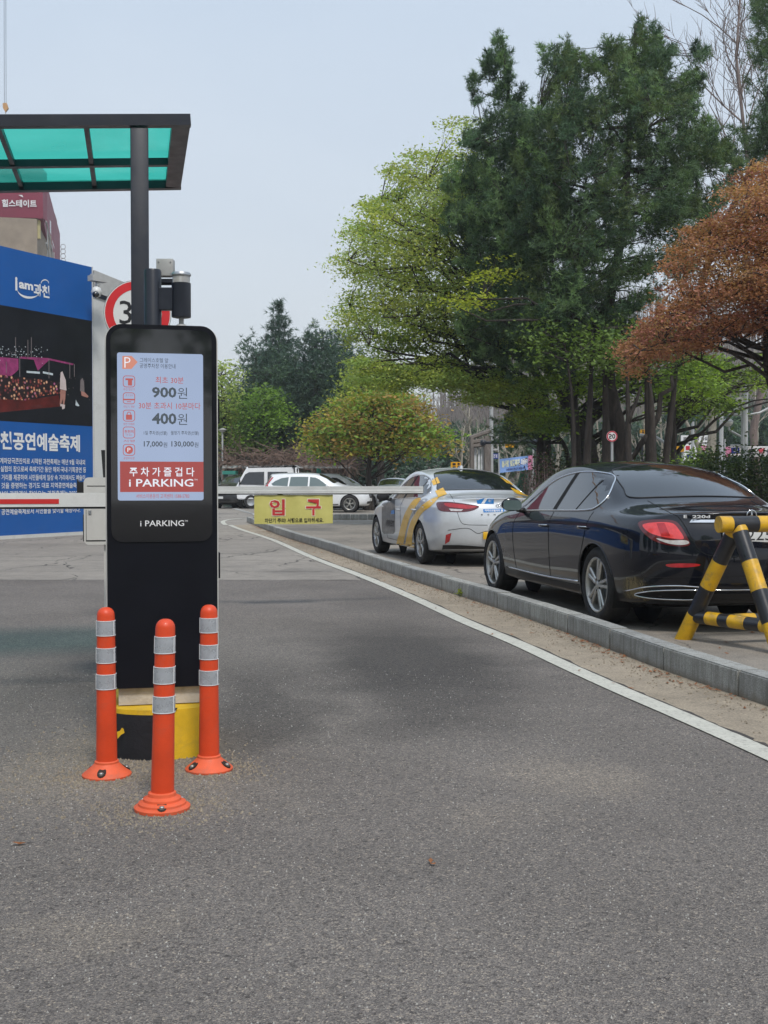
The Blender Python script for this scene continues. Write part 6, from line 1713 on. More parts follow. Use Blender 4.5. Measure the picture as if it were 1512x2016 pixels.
# slender trunks standing in the same group
def slender(label, D, px, r0, fol=F_MID, n=26, cl_y=(640, 720), extra=()):
    tree('slender_tree', label, D, px, [(px[-1][0] - 60, cl_y[0]), (px[-1][0] + 60, cl_y[0]), (px[-1][0] + 70, cl_y[1]), (px[-1][0] - 70, cl_y[1])], 'leaf', n, 30, group='slender dark trunks under the pines', r0=r0, bark=B_DARK, fol=fol, size=.06, cl=(.6, .3), thick=1.2, limbs=6, extra=extra)
slender('thin black trunk just left of the fifty speed sign, leaning slightly left', 27.0, [(1124, 0), (1130, 900), (1126, 780), (1112, 680)], .075)
slender('dark straight trunk in front of the heavy forked tree', 27.4, [(1152, 0), (1156, 900), (1162, 780), (1166, 650)], .13)
slender('straight dark trunk touching the fifty speed sign on its left', 28.2, [(1192, 0), (1194, 900), (1192, 780), (1190, 650)], .15)
slender('thin dark trunk right of the leaning pine trunk', 26.6, [(1244, 0), (1238, 900), (1236, 780), (1232, 650)], .10, extra=[((1236, 840), (1262, 760), .05)])
slender('thick dark trunk with a low side limb right of the pine trunk', 28.4, [(1286, 0), (1282, 900), (1276, 780), (1272, 640)], .19, extra=[((1282, 848), (1322, 740), .08), ((1280, 852), (1242, 905), .09)])
slender('dark trunk leaning right nearest the orange sign', 28.8, [(1306, 0), (1312, 900), (1326, 780), (1338, 650)], .13)
# bare birch at the top right
def bare_tree(name, label, D, base_px, top, n, r0, bark, spread=.55, levels=4, group=None, lean=0.0, H=None, cat='tree', twig=.006, first=.35, up=.6):
    base = Vector((gx(base_px, D), D, 0)); root = thing(name, label, cat, base, 0, group)
    Hh = H or at(base_px, top, D).z
    lb, tk = MB(world=True), MB(world=True)
    tp = [base + Vector((lean * Hh * t * t + rnd.gauss(0, .01) * Hh * (t > 0), rnd.gauss(0, .01) * Hh * (t > 0), Hh * t)) for t in (0, .15, .3, .45, .6, .8, 1)]
    tp[0].z = -.1
    tr_ = [r0 * (1 - .85 * i / 6) for i in range(7)]; tk.tube(tp, tr_, 9)
    def grow(p, d, L_, r, lv):
        q = [p]; dd = d.copy()
        for _ in range(4):
            dd = (dd + Vector((rnd.gauss(0, .13), rnd.gauss(0, .13), rnd.gauss(.05, .09)))).normalized(); q.append(q[-1] + dd * L_ / 4)
        lb.tube(q, [r, r * .85, r * .7, r * .55, r * .35], 4 if lv > 1 else 6, cap=False)
        if lv < levels:
            for k in range(rnd.randint(3, 5)):
                t = rnd.randint(1, 4); nd = (dd + Vector((rnd.gauss(0, spread), rnd.gauss(0, spread), rnd.gauss(.1, spread * .6)))).normalized()
                grow(q[t], nd, L_ * rnd.uniform(.42, .7), max(twig, r * .5), lv + 1)
    for k in range(n):
        t = first + (1 - first) * (k + .5) / n; i = min(5, int(t * 6)); p = tp[i].lerp(tp[i + 1], t * 6 - i)
        a = rnd.uniform(0, 6.28); d = Vector((math.cos(a), math.sin(a), up + rnd.uniform(-.2, .5))).normalized()
        grow(p, d, Hh * .30 * (1.15 - .7 * t), r0 * .42 * (1.2 - t), 1)
    tk.build('trunk', bark, root, smooth=True); lb.build('limbs', bark, root, smooth=True)
    return root
bare_tree('bare_tree', 'bare leafless tree with fine pinkish twigs against the sky at the upper right', 41.0, 1500, -120, 24, .16, B_BARE, levels=4, lean=-.06, twig=.010, first=.45, up=1.1, spread=.45)

# --- far left group behind the car park
def spruce(name, label, D, px, top, half, bot, fol=F_PINED, tiers=26, group=None):
    base = Vector((gx(px, D), D, 0)); root = thing(name, label, 'tree', base, 0, group)
    zt = at(px, top, D).z; zb = at(px, bot, D).z; Rm = half / FP * D
    mb = MB(world=True); mb.tube([base + Vector((0, 0, -.1)), base + Vector((0, 0, zt * .5)), base + Vector((0, 0, zt))], [.22, .13, .02], 8); mb.build('trunk', B_DARK, root, smooth=True)
    C, A = [], []; lb = MB(world=True)
    for i in range(tiers):
        f = (i + .5) / tiers; z = zt - (zt - zb) * f ** 1.05; r = Rm * (f ** .85) * rnd.uniform(.8, 1.1)
        for k in range(int(7 + 9 * f)):
            a = rnd.uniform(0, 6.28); rr = r * rnd.uniform(.65, 1.1); d = Vector((math.cos(a), math.sin(a), .05 - .1 * f))
            tip = base + Vector((0, 0, z)) + d * rr; lb.tube([base + Vector((0, 0, z + .1 * rr)), tip], [.018, .006], 3, cap=False)
            m = max(3, int(rr * 9))
            for j in range(m):
                t = .15 + .9 * (j + rnd.random()) / m; p = base + Vector((0, 0, z + .1 * rr * (1 - t))) + d * rr * min(1, t)
                C.append(tuple(p + Vector((rnd.gauss(0, .14), rnd.gauss(0, .14), rnd.gauss(-.06, .10))))); A.append((d.x, d.y, -.15 + .5 * t))
    lb.build('limbs', B_DARK, root)
    C, A = np.array(C), np.array(A)
    V, F, t = needles(C, A, .34, .045, 8, .7, np.ones((len(C), 3)) * np.array([.95, 1, 1.05]) ); npmesh('crown', V, F, fol, root, t)
    return root
spruce('spruce_tree', 'tall pointed spruce with the highest tip beyond the car park', 70.0, 550, 592, 92, 860, tiers=30)
FG = 'trees beyond the car park'
for label, D, px, poly, n_, kw in (
    ('dark pine with a ragged top right of the pointed spruce', 67.0, [(640, 0), (640, 860), (625, 760), (622, 655)], [(620, 650), (640, 665), (655, 650), (672, 665), (700, 720), (715, 800), (700, 870), (560, 870), (560, 740), (590, 690), (600, 655)], 330, {}),
    ('dark pine hiding the lower left side of the pointed spruce', 66.0, [(500, 0), (500, 870), (500, 760), (505, 700)], [(480, 690), (500, 680), (540, 700), (580, 720), (600, 760), (600, 880), (470, 880), (468, 790), (474, 730)], 280, {}),
    ('dark pine standing low between the ragged pine and the yellow green tree', 65.0, [(680, 0), (680, 880), (680, 740)], [(640, 720), (690, 690), (725, 730), (735, 800), (720, 850), (640, 860)], 170, {})):
    tree('pine_tree', label, D, px, poly, 'pine', n_, 12, group=FG, r0=.22, bark=B_DARK, fol=F_PINED, size=.30, width=.045, cl=(.95, .5), thick=2.4, needle_k=8, limbs=14, tints=[(1, 1, 1), (.8, .9, .95), (1.2, 1.2, 1)], **kw)
for label, D, px, poly, n_, fol, tints in (
    ('pale green leafy tree just right of the display kiosk', 63.0, [(445, 0), (445, 900), (440, 800), (435, 740)], [(425, 715), (450, 708), (472, 718), (478, 780), (476, 850), (470, 890), (380, 890), (360, 800), (390, 730)], 190, F_SPRING, [(1, 1, 1), (.6, .7, .7), (1.1, 1.1, .9)]),
    ('bright green climber covered tree in front of the spruce', 62.0, [(525, 0), (525, 900), (520, 820), (510, 770)], [(485, 770), (510, 755), (545, 765), (565, 790), (560, 830), (540, 870), (500, 885), (465, 880), (470, 820)], 150, F_MID, [(1, 1.1, 1), (1.5, 1.6, 1), (.6, .7, .7)]),
    ('yellow green tree rising behind the rusty dome shaped tree', 60.0, [(750, 0), (748, 860), (740, 790), (735, 720)], [(680, 745), (700, 715), (735, 700), (770, 715), (800, 760), (830, 790), (780, 830), (700, 830), (660, 800)], 190, F_LIME, [(1, 1, 1), (.8, .85, 1.1)]),
    ('low dome shaped tree with green and rust leaves behind the parked cars', 52.0, [(728, 0), (726, 930), (730, 880), (735, 840)], [(604, 845), (630, 815), (660, 795), (700, 780), (745, 770), (790, 775), (835, 800), (855, 830), (888, 852), (880, 880), (850, 895), (800, 885), (760, 900), (710, 890), (660, 895), (605, 890)], 420, F_RUSTG, [(1, 1, 1), (.75, 1.35, .9), (1.3, .95, .9), (.8, 1.5, .8), (1.4, 1.5, .9)])):
    tree('broadleaf_tree' if D > 53 else 'dome_tree', label, D, px, poly, 'leaf', n_, 26, group=FG, r0=.2 if D > 53 else .16, bark=B_DARK, fol=fol, size=.11, cl=(.85, .35), thick=2.0, limbs=16, tints=tints, rise=.6)
# dense green behind everything, so the gaps between the crowns read dark
for i, (px, D, top, hw, label) in enumerate(((520, 82, 760, 90, 'dark broad evergreen behind the climber covered tree'), (620, 84, 720, 90, 'dark broad evergreen behind the ragged pine'), (715, 83, 790, 80, 'dark broad evergreen behind the dome shaped tree'), (440, 81, 790, 60, 'dark broad evergreen far behind the kiosk edge'))):
    tree('evergreen_tree', label, D, [(px, 0), (px, 880), (px, top + 40)], [(px - hw, 900), (px - hw * .8, top + 40), (px - hw * .3, top), (px + hw * .4, top + 5), (px + hw * .9, top + 50), (px + hw, 900)], 'pine', 200, 12, group='dark evergreens behind the car park', r0=.25, bark=B_DARK, fol=F_PINED, size=.45, width=.07, cl=(1.5, 1.0), thick=1.5, needle_k=7, limbs=6)

# --- unseen trees added on the near side of the lane, to darken the black car's reflections
for i, (x, y, h, r_) in enumerate(((-13, -10, 10, 3.2), (-6.5, -14, 12, 3.6), (.5, -16, 11, 3.4), (7, -14, 12, 3.6), (13, -9, 10, 3.2), (-17, -3, 9, 3.0), (-18, 4, 10, 3.2))):
    root = thing('reflection_tree', 'unseen broad dark tree added near the camera for reflections, number %s from the west' % ('one', 'two', 'three', 'four', 'five', 'six', 'seven')[i], 'tree', (x, y, 0), 0, 'unseen trees added for reflections')
    mb = MB(); mb.tube([(0, 0, -.1), (.1, 0, h * .4), (0, .1, h * .8)], [.2, .15, .05], 8); mb.build('trunk', B_DARK, root, smooth=True)
    g = rng.normal(size=(5200, 3)); g /= np.linalg.norm(g, axis=1, keepdims=True); g *= (rng.uniform(0, 1, (5200, 1)) ** .45)
    g = g * np.array([r_, r_, h * .42]) + np.array([0, 0, h * .56]) + np.array([x, y, 0])
    V, F, t = leaves(g, .22, .4); npmesh('crown', V, F, F_MID, root, t)
# ================================================================== LEFT SIDE: hoarding, shed, tower
BA = R(62)                                       # hoarding runs away to the right
# direction (sin28, cos28): angle from +X is 62 degrees
B0 = Vector((-8.48, 25.8, 0))
BD = Vector((math.cos(BA), math.sin(BA), 0))
HB = Panel((B0.x, B0.y, 0), BA)
M_BLUEB = mat('blue_hoarding_print', (.008, .10, .37), .45, var=.05, vs=.8, coat=.15, bump=.02, dirt=.04)
M_NIGHT = mat('night_photo_print', (.006, .007, .012), .45, var=.3, vs=.8, coat=.15)
M_SHED = mat('white_shed_cladding', (.58, .59, .58), .5, var=.06, vs=1.2, bump=.02, dirt=.15)
hb = thing('hoarding', 'large blue festival hoarding with a night concert photograph and white lettering', 'hoarding', B0, BA)
uend = HB.uv(181.5, 700)[0]; ZT = 6.47
UL = -17.0
mb = MB(world=True); HB.slab(mb, rect_poly((UL, .08, uend, ZT)), -.22, 0); board = mb.build('board', M_BLUEB, hb)
mb = MB(world=True); HB.slab(mb, rect_poly((UL, -.02, uend + .02, .078)), -.24, .03); mb.build('base_rail', M_WHITE, hb)
mb = MB(world=True); HB.slab(mb, rect_poly((uend + .001, .08, uend + .03, ZT + .01)), -.23, .012); mb.build('edge_trim', M_WHITE, hb)
zt_, zb_ = HB.uv(60, 610)[1], 2.62
zt_ = 5.17
mb = MB(world=True); HB.slab(mb, rect_poly((UL, zb_, uend - .012, zt_)), .001, .004); photo = mb.build('concert_photograph', M_NIGHT, hb)
# what the concert photograph shows: crowd, stage canopy, towers, two performers (flat print)
def crowd_mat():
    m, nt, b = new_mat('crowd_print')
    oc = N(nt, 'ShaderNodeTexCoord').outputs['Object']
    vo = N(nt, 'ShaderNodeTexVoronoi'); vo.inputs['Scale'].default_value = 13; nt.links.new(oc, vo.inputs['Vector'])
    sp_ = N(nt, 'ShaderNodeSeparateColor'); nt.links.new(vo.outputs['Color'], sp_.inputs[0])
    c = rampn(nt, sp_.outputs[0], [(0, (.10, .025, .025)), (.3, (.30, .05, .05)), (.55, (.62, .20, .11)), (.8, (.85, .52, .30)), (1, (.45, .12, .26))])
    c = mixc(nt, rampn(nt, vo.outputs['Distance'], [(.25, (0, 0, 0)), (.5, (1, 1, 1))]), c, (.02, .01, .012))
    nt.links.new(c, b.inputs['Base Color']); b.inputs['Roughness'].default_value = .5; return m
C1 = crowd_mat()
m_pur = mat('purple_print', (.30, .04, .15), .5, var=.4, vs=6); m_red = mat('dark_red_print', (.10, .012, .010), .5, var=.5, vs=3)
m_skin = mat('pale_figure_print', (.62, .52, .50), .5, var=.1); m_lite = mat('light_point_print', (.55, .62, .65), .5, var=.2); m_rail = mat('grey_line_print', (.20, .17, .17), .5); m_leg = mat('figure_leg_print', (.42, .20, .16), .5)
def q4(name, m, pts, off): mb = MB(world=True); HB.poly(mb, pts, off); return mb.build(name, m, photo)
q4('photo_crowd', C1, [(-60, 735), (0, 738), (60, 745), (120, 752), (122, 775), (90, 778), (50, 788), (0, 786), (-60, 790)], .0055)
q4('photo_stage_floor', m_red, [(-60, 790), (0, 786), (50, 788), (115, 778), (120, 800), (60, 806), (0, 812), (-60, 815)], .0055)
q4('photo_canopy', m_pur, [(38, 702), (95, 705), (145, 716), (143, 719), (96, 709), (74, 730), (66, 708), (38, 706)], .0055)
q4('photo_canopy', m_pur, [(-60, 702), (0, 703), (36, 706), (36, 728), (20, 742), (-60, 740)], .0050)
for x, y0, y1 in ((30.3, 664, 704), (54.5, 669, 706), (61.3, 664, 705), (38.5, 702, 742), (96, 706, 745), (137, 714, 745), (146, 717, 742), (12, 712, 735)):
    q4('photo_tower', m_rail, [(x - .6, y1), (x + .6, y1), (x + .6, y0), (x - .6, y0)], .0065)
for _ in range(90):
    x, y = rnd.uniform(-30, 95), rnd.gauss(693, 7); r = rnd.uniform(.4, 1.0); q4('photo_light', m_lite if rnd.random() < .7 else m_rail, [(x - r, y + r), (x + r, y + r), (x + r, y - r), (x - r, y - r)], .0065)
for _ in range(22):
    x, y = rnd.uniform(112, 180), rnd.uniform(735, 800); r = rnd.uniform(.3, .8); q4('photo_light', m_rail, [(x - r, y + r), (x + r * 2, y + r), (x + r, y - r), (x - r, y - r)], .0065)
for a, b in (((52, 731), (78, 734)), ((84, 732), (104, 737))): q4('photo_light', m_lite, [(a[0], a[1] + 3), (b[0], b[1] + 2), (b[0], b[1] - 2), (a[0], a[1] - 1)], .0060)
q4('photo_figure', m_skin, [(117.5, 766), (130.5, 769), (129, 748), (126, 741), (122.5, 731), (119, 733), (118, 745)], .0075)
q4('photo_figure', m_leg, [(118.5, 767), (129, 769), (128, 785), (126, 797), (123, 797), (123.5, 785), (119.5, 797), (117, 796), (118, 782)], .0078)
q4('photo_figure', m_skin, [(118, 795), (127.5, 797), (127, 804), (122, 806), (121.5, 800), (118, 800)], .0081)
q4('photo_figure', m_rail, [(157, 770), (166, 772), (165, 752), (162, 744), (158, 748)], .0075)
q4('photo_figure', m_leg, [(159, 770), (166, 772), (174, 780), (172, 783), (160, 779)], .0078)
q4('photo_figure', m_lite, [(150, 790), (156, 799), (154, 800), (148, 798), (149, 786)], .0078)
# lettering of the hoarding
def hbt(s_, x0, y0, x1, y1, wgt=.01, u_ext=None, name='lettering'):
    r_ = list(HB.rect(x0, y0, x1, y1))
    if u_ext is not None: r_[0] = u_ext
    mb = MB(world=True); put_text(mb, s_, r_, HB.P(.006), wgt); return mb.build(name, M_WPRINT, hb)
def left_ext(x0, x1, y, vis, tot):
    """left end of a string of tot glyphs of which the last vis run from pixel x0 to x1"""
    a, b = HB.uv(x0, y)[0], HB.uv(x1, y)[0]; return b - (b - a) * tot / vis
def hb_line(s_, vis, x0, x1, yl, yr, hgt, wgt):
    za = (HB.uv(x0, yl)[1] + HB.uv(x1, yr)[1]) / 2
    h = hgt / 2 / FP * 26.8
    mb = MB(world=True); b = HB.uv(x1, yr)[0]
    put_text(mb, s_, (left_ext(x0, x1, yl, vis, len(s_)), za - h, b, za + h), HB.P(.006), wgt); mb.build('lettering', M_WPRINT, hb)
hb_line("과천공연예술축제", 7, 0, 157, 866, 874, 35, .03)
for s_, vis, x1, yl, yr in (("1997년 한마당으로 출발하여 세계마당극큰잔치로 시작된 과천축제는 매년 9월 국내외", 29, 167, 905, 912),
                            ("야외에서 펼쳐지는 새로운 공연 실험의 장으로써 축제기간 동안 해외·국내·기획공연 등", 29, 169, 922, 926),
                            ("수준 높은 공연을 가까이서 즐길 거리를 제공하여 시민들에게 일상 속 거리에서도 예술이", 30, 167, 938, 942),
                            ("함께할 수 있다는 것을 증명하는 경기도 대표 지역공연예술축제이", 25, 164, 954, 957),
                            ("매년 십만 명 이상의 관람객이 찾아오는 과천축제는 2023년", 24, 160, 970, 973),
                            ("열린 거리와 광장 공연예술축제로서 시민들을 맞이할 예정이다.", 24, 158, 1006, 1005)):
    hb_line(s_, vis, 0, x1, yl, yr, 11.5, .012)
hbt("i", 29.5, 545, 34, 572, .05); hbt("am", 37, 557, 65, 570, .04); hbt("과천", 66, 560, 97, 585, .03)
mb = MB(world=True)
def arc_px(cx, cy, rx, ry, a0, a1, w0, w1, n=16):
    o, i_ = [], []
    for k in range(n + 1):
        t = k / n; a = R(a0 + (a1 - a0) * t); ww = w0 + (w1 - w0) * math.sin(math.pi * min(1, t * 1.15)); 
        o.append(HB.uv(cx + rx * math.cos(a), cy + ry * math.sin(a))); i_.append(HB.uv(cx + (rx - ww) * math.cos(a), cy + (ry - ww) * math.sin(a)))
    P = HB.P(.006)
    mb.add([P(*p) for p in o] + [P(*p) for p in i_], [(k, k + 1, n + 2 + k, n + 1 + k) for k in range(n)])
arc_px(57, 567, 24, 21, 165, 20, .4, 4.5); arc_px(88, 558, 8, 8, 180, 360, 1, 2)
mb.build('logo_arc', M_WPRINT, hb)

# white shed wall beside the hoarding, with its shallow roof edge
SH = Panel(B0 + BD * (uend + .05), R(50))
sh = thing('booth', 'white booth wall with grey roof edge right of the blue hoarding', 'booth', SH.p0, R(50))
u1 = SH.uv(262, 700)[0] + .6
mb = MB(world=True); SH.slab(mb, [(0, 0), (u1, 0), (u1, 5.55), (0, 5.85)], -2.6, 0); mb.build('wall', M_SHED, sh)
mb = MB(world=True); SH.slab(mb, [(0, 5.87), (u1 + .15, 5.57), (u1 + .15, 6.02), (0, 6.40)], -2.7, .05); mb.build('roof_edge', M_GREYB, sh)
mb = MB(world=True); SH.slab(mb, [(-.02, 5.78), (u1 + .1, 5.46), (u1 + .1, 5.56), (-.02, 5.86)], .001, .04); mb.build('gutter', M_FRAME, sh)
cv = thing('wall_camera', 'small white dome camera hanging under the booth roof edge', 'camera', at(190, 560, 27.6))
p = at(192, 556, 27.9)
mb = MB(world=True); mb.box((p.x, p.y, p.z + .08), (.42, .2, .13), rz=R(50)); mb.box((p.x, p.y, p.z + .16), (.30, .18, .06), rz=R(50)); mb.build('camera_mount', M_GREYB, cv)
mb = MB(world=True); mb.tube([p, p + Vector((0, -.02, -.1))], .05, 8); q = at(190, 575, 27.7); mb.lathe([(.01, -.13), (.09, -.1), (.13, 0), (.10, .09), (.04, .13)], 16, Matrix.Translation(q)); mb.build('camera_dome', M_WHITE, cv, smooth=True)
mb = MB(world=True); q = at(188.5, 579, 27.55); mb.lathe([(.002, -.09), (.07, -.06), (.085, 0), (.06, .05), (.002, .07)], 14, Matrix.Translation(q)); mb.build('camera_lens', M_GLASSB, cv, smooth=True)

# tower under construction behind
YT = 120.0
TL = Panel((gx(88, YT), YT, 0), R(4))
tw = thing('tower_building', 'building top under construction with burgundy banner band and beige dust sheets', 'building', (gx(88, YT), YT, 0), R(4))
M_BURG = mat('burgundy_banner', (.23, .022, .05), .6, var=.12, vs=.3); M_BEIGE = mat('beige_dust_sheet', (.62, .55, .28), .8, var=.25, vs=.35, bump=.5, bs=1.5); M_TAN = mat('tan_rendered_wall', (.36, .29, .22), .85, var=.25, vs=.4)
tz = lambda py: EYE + (948 - py) / FP * YT
tu = lambda px: TL.uv(px, 400)[0]
mb = MB(world=True); TL.slab(mb, rect_poly((tu(-260), 0, tu(72), tz(440))), -7, 0); mb.build('wall', M_TAN, tw)
mb = MB(world=True); TL.slab(mb, rect_poly((tu(-260), tz(474), tu(80), tz(437))), .001, .4); mb.build('dust_sheet', M_BEIGE, tw)
mb = MB(world=True); TL.slab(mb, rect_poly((tu(-260), tz(436), tu(88), tz(340))), -1.2, .8); mb.build('banner_band', M_BURG, tw)
mb = MB(world=True); put_text(mb, "힐스테이트", TL.rect(8, 397, 76, 412), TL.P(.9), .03); mb.build('lettering', M_WPRINT, tw)
mb = MB(world=True); TL.poly(mb, [(40, 388), (48, 388), (50, 393)], .9); mb.build('banner_mark', M_WPRINT, tw)
# receding flank: banner, wall and scaffold
a, b = TL.P(.8)(tu(88), 0), None
fx = Vector((gx(126, 150), 150, 0)); fd = (fx - a).normalized()
FL = Panel(a, math.atan2(fd.y, fd.x)); Lf = (fx - a).length
mb = MB(world=True); FL.slab(mb, [(0.05, tz(437)), (Lf * .86, tz(437) - 5.5), (Lf * .86, tz(340) - 1), (0.05, tz(340))], -.5, 0); mb.build('banner_band', M_BURG, tw)
mb = MB(world=True); FL.slab(mb, [(.0, 0), (Lf, 0), (Lf, tz(340) + 1.5), (Lf * .87, tz(340) + 1.5), (Lf * .87, tz(438) - 6), (.0, tz(438))], -6, -.6); mb.build('wall', M_TAN, tw)
mb = MB(world=True); FL.poly(mb, [(Lf * .3, tz(425)), (Lf * .36, tz(425)), (Lf * .36, tz(396)), (Lf * .3, tz(400))], .01, px=False); FL.poly(mb, [(Lf * .42, tz(432)), (Lf * .52, tz(436)), (Lf * .52, tz(431)), (Lf * .42, tz(427))], .01, px=False); mb.build('banner_mark', M_WPRINT, tw)
mb = MB(world=True)
for k in range(9):
    p0 = FL.P(.3)(Lf * (.05 + .1 * k), tz(450) - .2 * k); mb.tube([p0, p0 - Vector((0, 0, 26))], .07, 4)
for k in range(3):
    p0 = FL.P(.3)(0, tz(442) - 2.2 * k); p1 = FL.P(.3)(Lf, tz(442) - 6 - 2.2 * k); mb.tube([p0, p1], .08, 4)
mb.build('scaffold', M_GREYB, tw)
mb = MB(world=True)
for k in range(5):
    c = FL.P(.4)(Lf * .84, tz(392 + 11 * k)); mb.tube([c + Vector((math.cos(t * .6283) * .3, 0, math.sin(t * .6283) * .32)) for t in range(10)], .04, 4, closed=True)
mb.build('cable_coil', M_GREYB, tw)
# crane hook on its wires
ch = thing('crane_hook', 'orange crane hook block hanging on two thin wires at the far left', 'hook', at(11, 215, 100))
mb = MB(world=True)
for px in (8.5, 12): mb.tube([at(px, 205, 100), at(px - 1, -250, 100)], .018, 4)
mb.build('wire', M_FRAME, ch)
mb = MB(world=True); c = at(11, 211, 100); mb.prism([(c.x - .22, c.z + .3), (c.x + .1, c.z + .35), (c.x + .25, c.z - .1), (c.x, c.z - .45), (c.x - .2, c.z - .1)], 'Y', 99.9, 100.1); mb.build('hook_block', mat('crane_orange', (.50, .28, .12), .6), ch)
mb = MB(world=True); mb.tube([at(11, 218, 100), at(11, 234, 100)], .05, 5); mb.build('hook_shank', M_WHITE, ch)
jb = MB(world=True); a = at(7, -250, 100); jb.box((a.x - 18, 100, a.z + .8), (50, 1.2, 1.4)); jb.build('jib', mat('crane_orange', (.5, .28, .12), .6), ch)

# ================================================================== FAR SIDE OF THE STREET
# wooded hill
M_HILL = mat('hill_floor', (.13, .115, .085), .95, var=.35, vs=.05, bump=.3, bs=1)
def hill_z(x, y):
    s = max(0, min(1, (y - 92) / 130)); s = s * s * (3 - 2 * s)
    e = max(0, min(1, (x - 2) / 26))
    return -.2 + s * (21 + 8 * e + 2.0 * math.sin(x * .05 + 1) + .8 * math.sin(x * .17)) * (.25 + .75 * e)
mb = MB(); nx, ny = 60, 26; X0, X1 = -120, 260
mb.add([(X0 + (X1 - X0) * i / nx, 90 + 180 * j / ny, hill_z(X0 + (X1 - X0) * i / nx, 90 + 180 * j / ny)) for j in range(ny + 1) for i in range(nx + 1)], [(j * (nx + 1) + i, j * (nx + 1) + i + 1, (j + 1) * (nx + 1) + i + 1, (j + 1) * (nx + 1) + i) for j in range(ny) for i in range(nx)])
o = mb.build('hill', M_HILL, smooth=True, kind='structure')
# bare wood covering the hill: hundreds of grey stems read as one mass
mb = MB()
for _ in range(1500):
    y = rng.uniform(100, 225); x = rng.uniform(.02, .36) * y + rng.uniform(-2, 2); z = hill_z(x, y); h = rng.uniform(5, 9); lean = rng.normal(0, .05)
    p = Vector((x, y, z - .2)); q = Vector((x + lean * h, y, z + h))
    mb.tube([p, p.lerp(q, .6), q], [.10, .07, .02], 3, cap=False)
    for k in range(7):
        t = rng.uniform(.35, .95); a = rng.uniform(0, 6.28); s_ = p.lerp(q, t); l_ = h * .28 * (1.2 - t)
        mb.tube([s_, s_ + Vector((math.cos(a) * l_ * .6, math.sin(a) * l_ * .6, l_))], [.035, .012], 3, cap=False)
o = mb.build('bare_wood', B_GREY, kind='stuff'); tag(o, 'bare grey wood covering the hill behind the street', 'wood')
# dark pines at the foot of the hill
PG = 'pines at the foot of the hill'
for i, (px, D, top, hw) in enumerate(((905, 88, 868, 42), (965, 84, 850, 40), (1040, 90, 838, 52), (1105, 84, 845, 46), (1180, 88, 850, 50), (1250, 84, 835, 50), (1330, 86, 800, 56), (1400, 80, 810, 60), (1480, 84, 790, 62), (1545, 82, 800, 50))):
    where = ('left of the street pole', 'behind the street pole', 'behind the blue street banner', 'behind the first dark trunk', 'behind the fifty speed sign', 'between the dark trunks', 'behind the white notice boards', 'behind the plane tree', 'behind the street lamp', 'behind the pink banner')[i]
    tree('hill_pine', 'dark green pine at the hill foot ' + where, D, [(px, 0), (px, 900), (px, top + 20)], [(px - hw, 915), (px - hw * .8, top + 40), (px - hw * .2, top), (px + hw * .5, top + 6), (px + hw, top + 45), (px + hw, 915)], 'pine', 90, 12, group=PG, r0=.2, bark=B_DARK, fol=F_PINED, size=.5, width=.08, cl=(1.6, 1.1), thick=2.0, needle_k=7, limbs=6, tints=[(1, 1, 1), (1.5, 1.4, 1.1), (.8, .9, .9)])
# pale pollarded plane trees along the street
def plane(label, D, px, top, r0, n=7, lean=0):
    bare_tree('plane_tree', label, D, px, top, n, r0, B_PALE, spread=.5, levels=3, twig=.022, first=.35, up=1.1, lean=lean, group=None)
plane('pale bare tree with antler branches left of the street pole', 60, 925, 790, .14)
plane('second pale bare tree beside the street pole', 56, 905, 840, .13, 6, .06)
plane('pale bare tree right behind the blue street banner', 58, 1022, 820, .13)
plane('pale forked bare tree between the banner and the first dark trunk', 62, 1000, 850, .12, 6, -.05)
plane('pale twisted bare tree left of the heavy forked trunk', 52, 1098, 815, .15)
plane('pale bare tree seen between the thin trunk and the speed sign', 55, 1176, 790, .14)
plane('pale bare tree behind the leaning pine trunk', 57, 1262, 780, .14, 8, .05)
plane('pale bare tree left of the notice boards', 56, 1300, 800, .12)
bare_tree('plane_tree', 'thick mottled plane tree with two stems in front of the notice boards', 44, 1395, 700, 6, .30, B_PALE, spread=.4, levels=2, twig=.03, first=.5, up=1.4)
bare_tree('plane_tree', 'leaning mottled plane stem crossing the white notice boards', 44.5, 1402, 790, 4, .22, B_PALE, spread=.4, levels=2, twig=.03, first=.6, up=1.4, lean=-.34)
plane('slim pale bare tree right of the street lamp pole', 60, 1488, 760, .12, 6)

# street furniture
M_GALV = mat('painted_grey_pole', (.42, .43, .43), .5, .2, var=.08, dirt=.1); M_SIGY = mat('signal_yellow', (.75, .36, .01), .5, var=.08); M_SIGB = mat('street_sign_blue', (.01, .03, .28), .45); M_PINKP = mat('pink_print', (.62, .22, .36), .5); M_BPRINT = mat('blue_banner_print', (.20, .34, .68), .55, var=.1, vs=1.5); M_CREAMP = mat('cream_print', (.66, .68, .50), .55); M_REDP = mat('red_print', (.55, .02, .05), .5); M_NAVYP = mat('navy_print', (.02, .03, .16), .5)
FS = lambda px, Y: Panel((gx(px, Y), Y, 0), 0)
def pole(name, label, cat, px, py_top, Y, r, m=M_GALV, base=True):
    t = thing(name, label, cat, (gx(px, Y), Y, 0)); z = at(px, py_top, Y).z
    mb = MB(world=True); mb.lathe([(r * 1.5, 0), (r * 1.5, .25), (r, .3), (r * .8, z)], 12, Matrix.Translation((gx(px, Y), Y, 0))); mb.build('pole', m, t, smooth=True, angle=40); return t
def board(t, pan, rect_px, m, name='board', th=.04, off=0):
    mb = MB(world=True); r_ = pan.rect(*rect_px); pan.slab(mb, rect_poly((r_[0], min(r_[1], r_[3]), r_[2], max(r_[1], r_[3]))), -th, off); return mb.build(name, m, t)
Y = 55.0; t = pole('utility_pole', 'tall pale grey street pole left of the blue street banner', 'pole', 967, 795, Y, .11)
